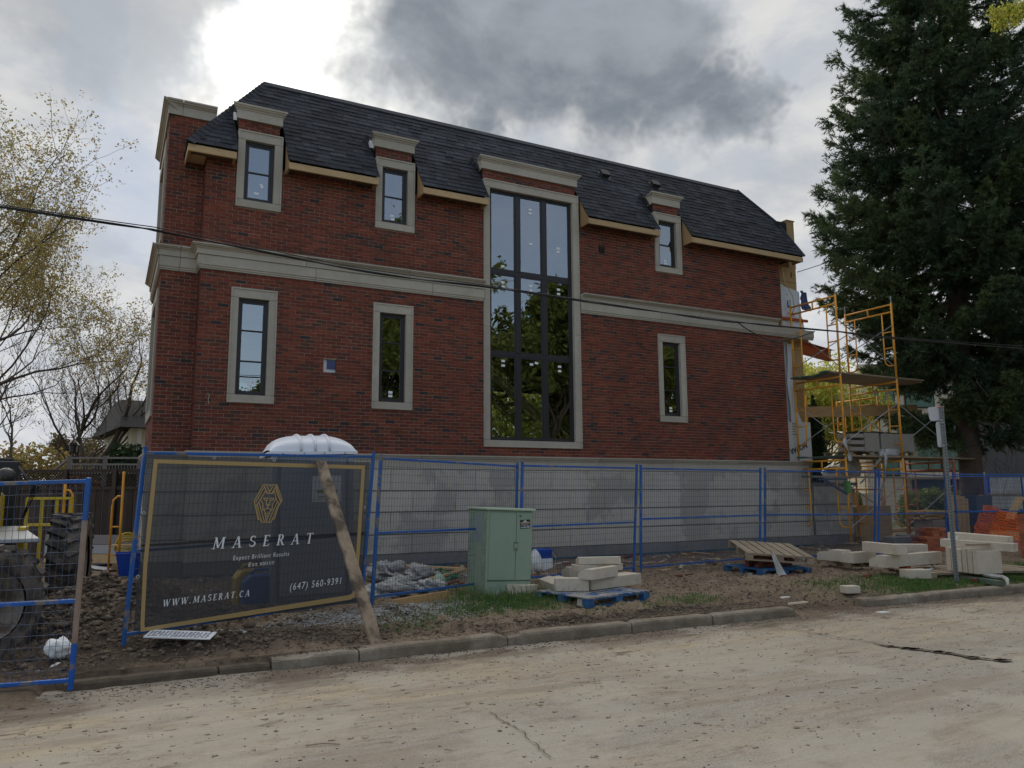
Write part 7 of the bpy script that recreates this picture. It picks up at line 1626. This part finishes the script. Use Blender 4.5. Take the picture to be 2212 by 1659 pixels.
clods('rubble_bits', 2600, lambda g, n: g.uniform(-.5, 15, n), lambda g, n: g.uniform(-3.4, -.3, n), .012, .06, MT['bit'], rz_, 'rubble, brick chips and mortar bits between fence and house', 'rubble', .5, 15)
clods('rubble_bits', 900, lambda g, n: g.uniform(-1.5, 1.5, n), lambda g, n: g.uniform(-4.2, 2, n), .012, .07, MT['bit'], rz_, 'rubble and scraps on the ground left of the house corner', 'rubble', .5, 16)
db = MB()
for _ in range(170):
    x, y = (rng.uniform(-.6, 15), rng.uniform(-3.5, -.5)) if rng.random() < .75 else (rng.uniform(2.0, 6.2), rng.uniform(-3.9, -2.4)); an = rng.uniform(0, 3.14); L = rng.uniform(.15, .6); z = H1(x, y)+.02
    db.beam((x, y, z), (x+L*math.cos(an), y+L*math.sin(an), z+rng.uniform(0, .05)), rng.uniform(.02, .07), .015)
tag(db.build('wood_scraps', MT['bit'], None, kind='stuff'), 'splinters and small wood scraps strewn between fence and house', 'wood scraps')
for _ in range(160):
    x, y = rng.uniform(-1.5, 12), rng.uniform(-6.8, -5.0); an = rng.uniform(0, 3.1); L = rng.uniform(.05, .22); z = H1(x, y)+.012
    sk.tube([(x, y, z), (x+L*.5*math.cos(an), y+L*.5*math.sin(an), z+.012), (x+L*math.cos(an+.2), y+L*math.sin(an+.2), z+.004)], .0028, 3)
tag(sk.build('twigs', MT['drygrass'], None, kind='stuff'), 'twigs and straw bits on the verge', 'twigs')
for (p0, p1, lb) in (((860, 1388), (962, 1384), 'long thin twig lying on the road in the middle foreground'), ((1262, 1602), (1330, 1598), 'twig')):
    pass
a, b_ = gz_at(660, 1614), gz_at(735, 1611); tag(MB().tube([a+np.array([0, 0, .01]), (a+b_)/2+np.array([0, .01, .016]), b_+np.array([0, 0, .01])], .004, 5).build('road_twig', MT['plank'], None), 'long thin twig lying on the road at the bottom of the view', 'twig')
a = gz_at(715, 1243+140); 
# ================================================================ trees
def tube_np(paths, radii, sides=5):
    V, Fc = [], []; b = 0
    for P_, r_ in zip(paths, radii):
        k = len(P_)
        for i in range(k):
            t_ = P_[min(i+1, k-1)]-P_[max(i-1, 0)]; t_ = t_/max(np.linalg.norm(t_), 1e-9); a = np.cross(t_, (.13, .31, .94)); a = a/max(np.linalg.norm(a), 1e-9); c_ = np.cross(t_, a)
            for j in range(sides): an = 2*math.pi*j/sides; V.append(P_[i]+(a*math.cos(an)+c_*math.sin(an))*r_[i])
        for i in range(k-1):
            for j in range(sides): j2 = (j+1) % sides; Fc.append((b+i*sides+j, b+i*sides+j2, b+(i+1)*sides+j2, b+(i+1)*sides+j))
        b += k*sides
    return np.array(V), np.array(Fc)
def deciduous(name, base, height, spread, label, leaf=None, nleaf=0, lsize=.05, seed=1, trunk_r=.18, lean=(0, 0), fork=.25, levels=5, bark='bark', cat='tree', group=None, up=.35, clumpy=3, first=4, axis_bias=None):
    g = random.Random(seed); ng = np.random.default_rng(seed); root = empty(name, base, label=label, cat=cat, group=group)
    paths, radii, tips = [], [], []
    def grow(p, d, L, r, lev):
        n = 4 if lev < 3 else 3; P_ = [p]; rr = [r]; dd_ = d
        for i in range(n):
            dd_ = dd_+np.array([g.gauss(0, .16), g.gauss(0, .16), g.gauss(0, .12)+up*.10]); dd_ = dd_/np.linalg.norm(dd_); P_.append(P_[-1]+dd_*L/n); rr.append(r*(1-.42*(i+1)/n))
        paths.append(np.array(P_)); radii.append(rr)
        if lev >= levels-1: tips.append((P_[-1], dd_)); tips.append((P_[-2], dd_))
        if lev >= levels: return
        m_ = first if lev == 0 else g.choice((2, 3, 3, 4))
        for k in range(m_):
            f = 1.0 if k == 0 else g.uniform(.45, 1.0); q = P_[min(n, max(1, int(round(f*n))))]; an = g.uniform(0, 6.283); sp_ = g.uniform(.45, .95)*(spread if lev < 2 else 1.0)
            t_ = np.array([math.cos(an), math.sin(an), g.uniform(-.1, .35)]); nd_ = dd_*(1.0 if k == 0 else .75)+t_*sp_*(.5 if k == 0 else 1); nd_ = nd_+np.array([0, 0, up*.5]); nd_ = nd_/np.linalg.norm(nd_)
            grow(q, nd_, L*g.uniform(.60, .82), r*(.58 if k == 0 else g.uniform(.36, .5)), lev+1)
    d0 = np.array([lean[0], lean[1], 1.0]); d0 = d0/np.linalg.norm(d0); grow(np.zeros(3), d0, height*fork, trunk_r, 0)
    mz = max(p_[:, 2].max() for p_ in paths); s = height/mz
    paths = [p_*s for p_ in paths]; tips = [(a*s, b_) for a, b_ in tips]
    big = [i for i in range(len(paths)) if radii[i][0] > trunk_r*.16]; sml = [i for i in range(len(paths)) if radii[i][0] <= trunk_r*.16]
    V, Fc = tube_np([paths[i] for i in big], [radii[i] for i in big], 7); npmesh('trunk', V, Fc, MT[bark], root, smooth=True)
    if sml: V, Fc = tube_np([paths[i] for i in sml], [[max(q, .004) for q in radii[i]] for i in sml], 3); npmesh('twigs', V, Fc, MT[bark], root, kind='stuff')
    if leaf and nleaf:
        T_ = np.array([t_[0] for t_ in tips]); cl = ng.integers(0, len(T_), max(1, nleaf//clumpy)); C0 = T_[cl]+ng.normal(0, .16, (len(cl), 3)); C_ = np.repeat(C0, clumpy, 0)+ng.normal(0, lsize*1.3, (len(cl)*clumpy, 3)); n = len(C_)
        a = ng.normal(0, 1, (n, 3)); a /= np.linalg.norm(a, axis=1)[:, None]; b_ = np.cross(a, ng.normal(0, 1, (n, 3))); b_ /= np.linalg.norm(b_, axis=1)[:, None]; sz = lsize*ng.uniform(.6, 1.3, n)[:, None]
        V = np.stack([C_-a*sz, C_+b_*sz*.55, C_+a*sz, C_-b_*sz*.55], 1).reshape(-1, 3); Fc = np.arange(n*4).reshape(-1, 4); mi = np.repeat(ng.integers(0, len(leaf), len(cl)), clumpy)
        npmesh('leaves', V, Fc, leaf, root, mi=mi, kind='stuff')
    return root
bt = deciduous('budding_tree', (-4.6, 7.3, 0), 11.9, 1.6, 'tall budding tree with sparse olive-brown leaves, its twigs reaching toward the house', L_BUD, 32000, .034, seed=5, trunk_r=.17, levels=6, fork=.20, up=.30, clumpy=4, first=5)
deciduous('budding_tree', (-7.0, 9.5, 0), 12.5, 1.3, 'second budding tree with pale golden young leaves, mostly beyond the left edge', L_BUD, 50000, .038, seed=8, trunk_r=.2, levels=6, fork=.18, up=.3, clumpy=4, first=6)
GT = 'bare trees behind the left yard'
deciduous('bare_tree', (-4.9, 17.5, 0), 7.6, 1.2, 'bare grey tree with a forked trunk at the far left behind the black machine', L_BR, 1500, .04, seed=11, trunk_r=.20, levels=5, fork=.22, group=GT)
deciduous('bare_tree', (-3.6, 18.4, 0), 8.3, 1.2, 'bare dark tree with main limb leaning right above the board fence', L_BR, 1200, .04, seed=23, trunk_r=.22, lean=(.55, .1), levels=6, fork=.30, group=GT)
deciduous('bare_tree', (-2.4, 23.0, 0), 8.6, 1.1, 'slender bare tree with fine twigs between the leaning tree and the house', None, 0, seed=31, trunk_r=.17, lean=(-.15, 0), levels=6, fork=.24, group=GT)
deciduous('bare_tree', (-.9, 24.0, 0), 8.0, 1.0, 'bare tree nearest to the brick house, above the dark evergreen shrub', None, 0, seed=37, trunk_r=.16, lean=(.1, 0), levels=6, fork=.25, group=GT)
def bush(name, base, rx, ry, rz2, n, mats, ls, label, cat, seed, group=None, gap=.5, col=False):
    g = np.random.default_rng(seed); root = empty(name, base, label=label, cat=cat, group=group)
    v = g.normal(0, 1, (n, 3)); v /= np.linalg.norm(v, axis=1)[:, None]; rad = g.random(n)**.33
    dens = fbm(v[:, 0]*2.3+seed+v[:, 2], v[:, 1]*2.3-v[:, 2]*1.3, 3, seed); rad = rad*(.72+.56*dens); P_ = v*rad[:, None]
    if col: t_ = P_[:, 2]*.5+.5; tp_ = np.where(t_ > .5, np.sqrt(np.clip(1-((t_-.5)/.56)**2, .02, 1)), 1); P_[:, 0] *= tp_; P_[:, 1] *= tp_
    C_ = P_*np.array([rx, ry, rz2])+np.array([0, 0, rz2*1.0]); C_ = C_[C_[:, 2] > 0]; n = len(C_)
    a = g.normal(0, 1, (n, 3)); a /= np.linalg.norm(a, axis=1)[:, None]; b_ = np.cross(a, g.normal(0, 1, (n, 3))); b_ /= np.linalg.norm(b_, axis=1)[:, None]; sz = ls*g.uniform(.6, 1.4, n)[:, None]
    V = np.stack([C_-a*sz, C_+b_*sz*.6, C_+a*sz, C_-b_*sz*.6], 1).reshape(-1, 3); npmesh('foliage', V, np.arange(n*4).reshape(-1, 4), mats, root, mi=g.integers(0, len(mats), n), kind='stuff')
    mb = MB()
    for k in range(5): an = k*1.256; mb.tube([(0, 0, 0), (rx*.2*math.cos(an), ry*.2*math.sin(an), rz2*.6), (rx*.5*math.cos(an), ry*.5*math.sin(an), rz2*1.3)], [.03, .02, .008], 5)
    mb.build('stem', MT['bark'], root); return root
bush('evergreen_shrub', (-.75, 15.0, 0), .85, .8, 1.65, 9000, L_EV, .07, 'rounded dark evergreen shrub left of the house corner above the railing', 'shrub', 41)
for i, (x, y, rx, rz2, mt_, lb) in enumerate(((-7.4, 22, 2.4, 2.0, L_BR, 'brown leafless hedge mass at the far left'), (-4.2, 25, 2.6, 1.9, L_BUD, 'olive-brown hedge behind the leaning bare tree'), (-1.3, 28, 2.4, 2.0, L_BR, 'brownish hedge behind the slender bare tree'), (-2.2, 14.2, .9, 1.2, [MT['redberry']]+L_BR, 'reddish shrub behind the stair end of the grey railing'), (-6, 12.5, 1.6, 1.25, L_GR, 'green and pale shrub behind the black machine'))):
    bush('hedge', (x, y, 0), rx, 1.5, rz2, 7000, mt_, .09, lb, 'shrub', 50+i)
for i, (x, y) in enumerate(((-14, 60), (-3, 66), (7, 70), (-26, 55), (52, 34), (64, 24), (80, 5), (46, 44))):
    deciduous('distant_tree', (x, y, 0), rng.uniform(7, 10), 1.3, ('bare', 'brown', 'low', 'dim', 'pale', 'green', 'far right', 'budding')[i]+' tree in the far background beyond the houses', L_YG if i > 3 else L_BR, 5000, .16, seed=60+i, trunk_r=.25, levels=4, group='far background trees')
# ivy on the fence
g = np.random.default_rng(71); n = 1500; f = g.random(n); uu_ = np.where(f < .55, g.normal(.66, .035, n), g.normal(.80, .05, n)); zz_ = 2.1-np.abs(g.normal(0, .45, n)); C_ = fa[None]+d_[None]*(uu_*L)[:, None]*1.0+nrm[None]*g.uniform(.06, .14, n)[:, None]; C_[:, 2] = zz_+.05
a = g.normal(0, 1, (n, 3)); a /= np.linalg.norm(a, axis=1)[:, None]; b_ = np.cross(a, g.normal(0, 1, (n, 3))); b_ /= np.linalg.norm(b_, axis=1)[:, None]; V = np.stack([C_-a*.03, C_+b_*.03, C_+a*.03, C_-b_*.03], 1).reshape(-1, 3)
tag(npmesh('ivy', V, np.arange(n*4).reshape(-1, 4), L_GR, mi=g.integers(0, 3, n), kind='stuff'), 'green ivy climbing down the dark board fence left of the banner', 'ivy')
# cedar column, yellow-green tree, clipped shrubs on the right
bush('cedar', (20.5, 4.5, 0), .42, .42, 2.35, 9000, L_EV, .055, 'slim dark pointed cedar right of the white printed board', 'cedar', 81, col=True)
deciduous('spring_tree', (30.0, 13.6, 0), 9.2, 1.15, 'yellow-green spring tree in young leaf seen through the scaffold', L_YG, 30000, .085, seed=83, trunk_r=.20, levels=6, fork=.17, clumpy=6, up=.45, first=6)
deciduous('spring_tree', (27.0, 10.5, 0), 7.2, 1.15, 'smaller yellow-green tree left of the larger one, behind the cedar', L_YG, 15000, .08, seed=85, trunk_r=.15, levels=5, fork=.17, clumpy=6, up=.4, first=6)
for i, (x, y, rx, rz2) in enumerate(((24.5, 3.2, 1.0, .85), (27.0, 3.0, 1.3, .8), (22.6, 4.6, .8, .75))): bush('clipped_shrub', (x, y, 0), rx, rx, rz2, 6000, L_GR, .06, ('left', 'right', 'small rear')[i]+' rounded green shrub behind the scaffold legs', 'shrub', 90+i, group='rounded green shrubs')
bush('red_shrub', (28.5, 1.2, 0), .7, .7, 1.5, 3500, [MT['redberry']]+L_BR, .07, 'reddish shrub just right of the spruce trunk', 'shrub', 97)
# ---- the big spruce
def spruce(base, H, Rm, label, seed, n_ty=34, dens=1.0, zlo=3.3, trunk_r=.31, lowdroop=True):
    g = np.random.default_rng(seed); root = empty('spruce', base, label=label, cat='spruce tree', group='spruces at the right')
    mb = MB(); mb.tube([(0, 0, -.2), (0, 0, .3), (.02, 0, 2.5), (0, .03, 6), (0, 0, 12), (0, 0, H)], [trunk_r*1.45, trunk_r*1.1, trunk_r*.95, trunk_r*.8, trunk_r*.5, .03], 14); mb.build('trunk', MT['sprucebark'], root, smooth=True)
    bp, br = [], []; TP, TD = [], []; TM = []
    z = zlo
    while z < H-.4:
        f = (z-zlo)/(H-zlo); Rz = Rm*min(1.0, 1.35*(1-f)**.62)*(.50+.50*min(1, max(0, (z-3.4)/3.8)))
        nb_ = int(g.integers(6, 9)); a0 = g.random()*6.28
        for k in range(nb_):
            if f < .12 and g.random() < .15: continue
            az = a0+k*6.283/nb_+g.normal(0, .18); L = Rz*g.uniform(.84, 1.06); sl_ = (-.30 if z < 6 else -.16)+g.normal(0, .08)+.30*f; z0 = z+g.normal(0, .12); n = 9; P_ = []
            for i in range(n+1):
                t_ = i/n; r_ = L*t_; zz2 = z0+L*(sl_*t_+.22*t_**3)-.08*L*math.sin(math.pi*t_); az2 = az+.12*math.sin(t_*3+k); P_.append((r_*math.cos(az2), r_*math.sin(az2), zz2))
            P_ = np.array(P_); bp.append(P_); br.append([max(.045*(1-i/n)*(L/4.5)+.006, .006) for i in range(n+1)]); mid = g.integers(0, 3)
            # side sprays
            m_ = int(27*dens*L/4.5)+7
            for s in range(m_):
                t_ = 1-(.80)*g.random()**1.0; q = P_[int(t_*n)]*(1-(t_*n-int(t_*n)))+P_[min(int(t_*n)+1, n)]*(t_*n-int(t_*n)); dr2 = P_[min(int(t_*n)+1, n)]-P_[max(int(t_*n)-1, 0)]; dr2 = dr2/np.linalg.norm(dr2); sd2 = np.array([-dr2[1], dr2[0], 0])*(1 if s % 2 else -1)
                ln_ = (.30+.95*(1-t_)+.2*g.random())*min(1, L/3.5); d2 = dr2*.75+sd2*g.uniform(.25, 1.0)+np.array([0, 0, g.uniform(-.45, .12)]); d2 /= np.linalg.norm(d2); nt = max(3, int(ln_/.085))
                for i in range(nt):
                    u = (i+.6)/nt; pt = q+d2*ln_*u+np.array([0, 0, -.16*ln_*u*u]); TP.append(pt); TD.append(d2+g.normal(0, .30, 3)); TM.append(mid)
                    if g.random() < .75: 
                        off = np.cross(d2, g.normal(0, 1, 3)); off /= np.linalg.norm(off)+1e-6; TP.append(pt+off*.07+np.array([0, 0, -.05])); TD.append(d2*.6+off*.8+np.array([0, 0, -.25])); TM.append(mid)
            for i in range(5): TP.append(P_[-1]+g.normal(0, .06, 3)); TD.append(P_[-1]-P_[-2]+g.normal(0, .12, 3)); TM.append(mid)
        z += g.uniform(.36, .50)
    V, Fc = tube_np(bp, br, 4); npmesh('limbs', V, Fc, MT['sprucebark'], root, kind='stuff')
    TP = np.array(TP); TD = np.array(TD); TD /= np.linalg.norm(TD, axis=1)[:, None]; TM = np.array(TM); n = len(TP); e1 = np.cross(TD, np.array([.1, .2, .97])); e1 /= np.linalg.norm(e1, axis=1)[:, None]; e2 = np.cross(TD, e1)
    tl_ = g.uniform(.15, .25, n)[:, None]; VV, MM = [], []; K = 10
    for k in range(K):
        an = 6.283*k/K+g.random((n, 1))*.8; rd = e1*np.cos(an)+e2*np.sin(an); st_ = g.uniform(-.1, .75, (n, 1)); p0 = TP+TD*tl_*(st_-.3); tip = p0+TD*tl_*.45+rd*.080*g.uniform(.7, 1.3, (n, 1)); sdv = np.cross(TD, rd)*.015; VV.append(np.stack([p0-sdv, p0+sdv, tip], 1)); MM.append(TM)
    V = np.concatenate(VV, 0).reshape(-1, 3); mi = np.concatenate(MM); npmesh('needles', V, np.arange(len(V)).reshape(-1, 3), L_SPR, root, mi=mi, kind='stuff')
    # dead hanging twigs near the trunk foot
    mb = MB()
    for _ in range(150):
        an = g.random()*6.28; r_ = g.uniform(.3, 2.6); z_ = g.uniform(2.0, 5.0); p0 = np.array([r_*math.cos(an), r_*math.sin(an), z_]); dv = np.array([g.normal(0, .35), g.normal(0, .35), -g.uniform(.3, .8)]); mb.tube([p0, p0+dv*.5+g.normal(0, .06, 3), p0+dv], .006, 3)
    mb.build('dead_twigs', MT['sprucebark'], root, kind='stuff'); return len(TP)
ns = spruce((20.35, -1.05, .1), 20.5, 3.75, 'huge dark green spruce with bare lower trunk standing right of the house', 101, dens=1.3)
ns += spruce((25.2, -2.9, .1), 13.0, 4.2, 'second dark spruce partly cut off by the right edge, behind the first', 103, dens=.9)
print('spruce tufts', ns)
# overhanging yellow-green spray at the top right corner
g = np.random.default_rng(111); c0 = at_d(2150, 30, 11.5); sp2 = empty('overhanging_branch', c0, label='few bright yellow-green leaf clusters of a branch reaching in at the top right corner', cat='branch')
mb = MB(); ctr = [(0, 0, 0), (.25, -.05, .10), (.12, 0, -.13), (.52, -.1, .22), (.42, -.05, .02)]
for c_ in ctr: mb.tube([(1.2, -.4, .5), (.7, -.2, .25), c_], [.012, .007, .003], 4)
mb.build('stem', MT['bark'], sp2); VV = []
for c_ in ctr:
    n = 170; P_ = np.array(c_)[None]+g.normal(0, .055, (n, 3)); a = g.normal(0, 1, (n, 3)); a /= np.linalg.norm(a, axis=1)[:, None]; b_ = np.cross(a, g.normal(0, 1, (n, 3))); b_ /= np.linalg.norm(b_, axis=1)[:, None]; VV.append(np.stack([P_-a*.025, P_+b_*.014, P_+a*.025, P_-b_*.014], 1).reshape(-1, 3))
V = np.concatenate(VV); npmesh('leaves', V, np.arange(len(V)).reshape(-1, 4), L_YG, sp2, mi=g.integers(0, 3, len(V)//4), kind='stuff')
# ---- across the road (seen mirrored in the window glass)
for i, (x, y, h, lf) in enumerate(((14.5, -31, 18.5, L_GR), (23.5, -30, 16.0, L_GR), (32, -32, 17.5, L_GR), (40, -35, 15.5, L_YG), (9, -44, 11, L_GR), (56, -44, 15, L_YG))):
    deciduous('street_tree', (x, y, 0), h, 1.2, ('green tree mirrored in the second lower window', 'tall green tree mirrored in the left column of the tall window', 'olive green tree mirrored in the right column of the tall window', 'green tree mirrored low in the tall window', 'small green tree across the road, mirrored low in the glass', 'farthest olive tree across the road, mirrored in the right windows')[i], lf, 42000 if 0 < i < 4 else 24000, .19, seed=120+i, trunk_r=.30, levels=5, fork=.20, clumpy=6, up=.5, first=6, group='trees across the road seen only in the window glass')
for i, (x, y, r1, r2, mt_) in enumerate(((14.5, -33, 3.6, 7.2, L_GR), (22.5, -33, 4.2, 6.6, L_GR), (29.5, -34, 4.4, 7.6, L_GR), (36.5, -35, 3.4, 5.0, L_GR), (26, -29, 3.0, 2.6, L_BR+L_GR))):
    bush('street_shrub', (x, y, 0), r1, 2.6, r2, 26000, mt_, .13, ('left', 'second', 'third', 'fourth', 'low front')[i]+' dense green mass across the road, mirrored in the glass', 'tree', 140+i)
bush('garden_tree', (14.5, 15.0, 0), 3.0, 2.5, 3.2, 14000, L_YG+L_GR, .12, 'green tree behind the house glimpsed through the tall window', 'tree', 151)
nh = empty('bungalow', (3.5, -33, 0), label='low house with grey roof across the road, seen only mirrored in the windows', cat='house')
MB().bx(-6, 6, -8, 0, 0, 4.2).build('wall', MT['cream'], nh); MB().add([(-6.6, .6, 4.1), (6.6, .6, 4.1), (6.6, -8.6, 4.1), (-6.6, -8.6, 4.1), (-3.5, -4, 7.2), (3.5, -4, 7.2)], [(0, 1, 5, 4), (2, 3, 4, 5), (1, 2, 5), (3, 0, 4), (0, 3, 2, 1)]).build('roof', MT['roofing'], nh)
for x in (-4, -1.2, 2.8): w_ = MB().bx(x, x+1.4, .0, .05, 1.2, 2.8).build('window', MT['white'], nh); MB().bx(x+.1, x+1.3, .055, .07, 1.3, 2.7).build('pane', MT['greenglass'], w_)
bpy.context.view_layer.update()
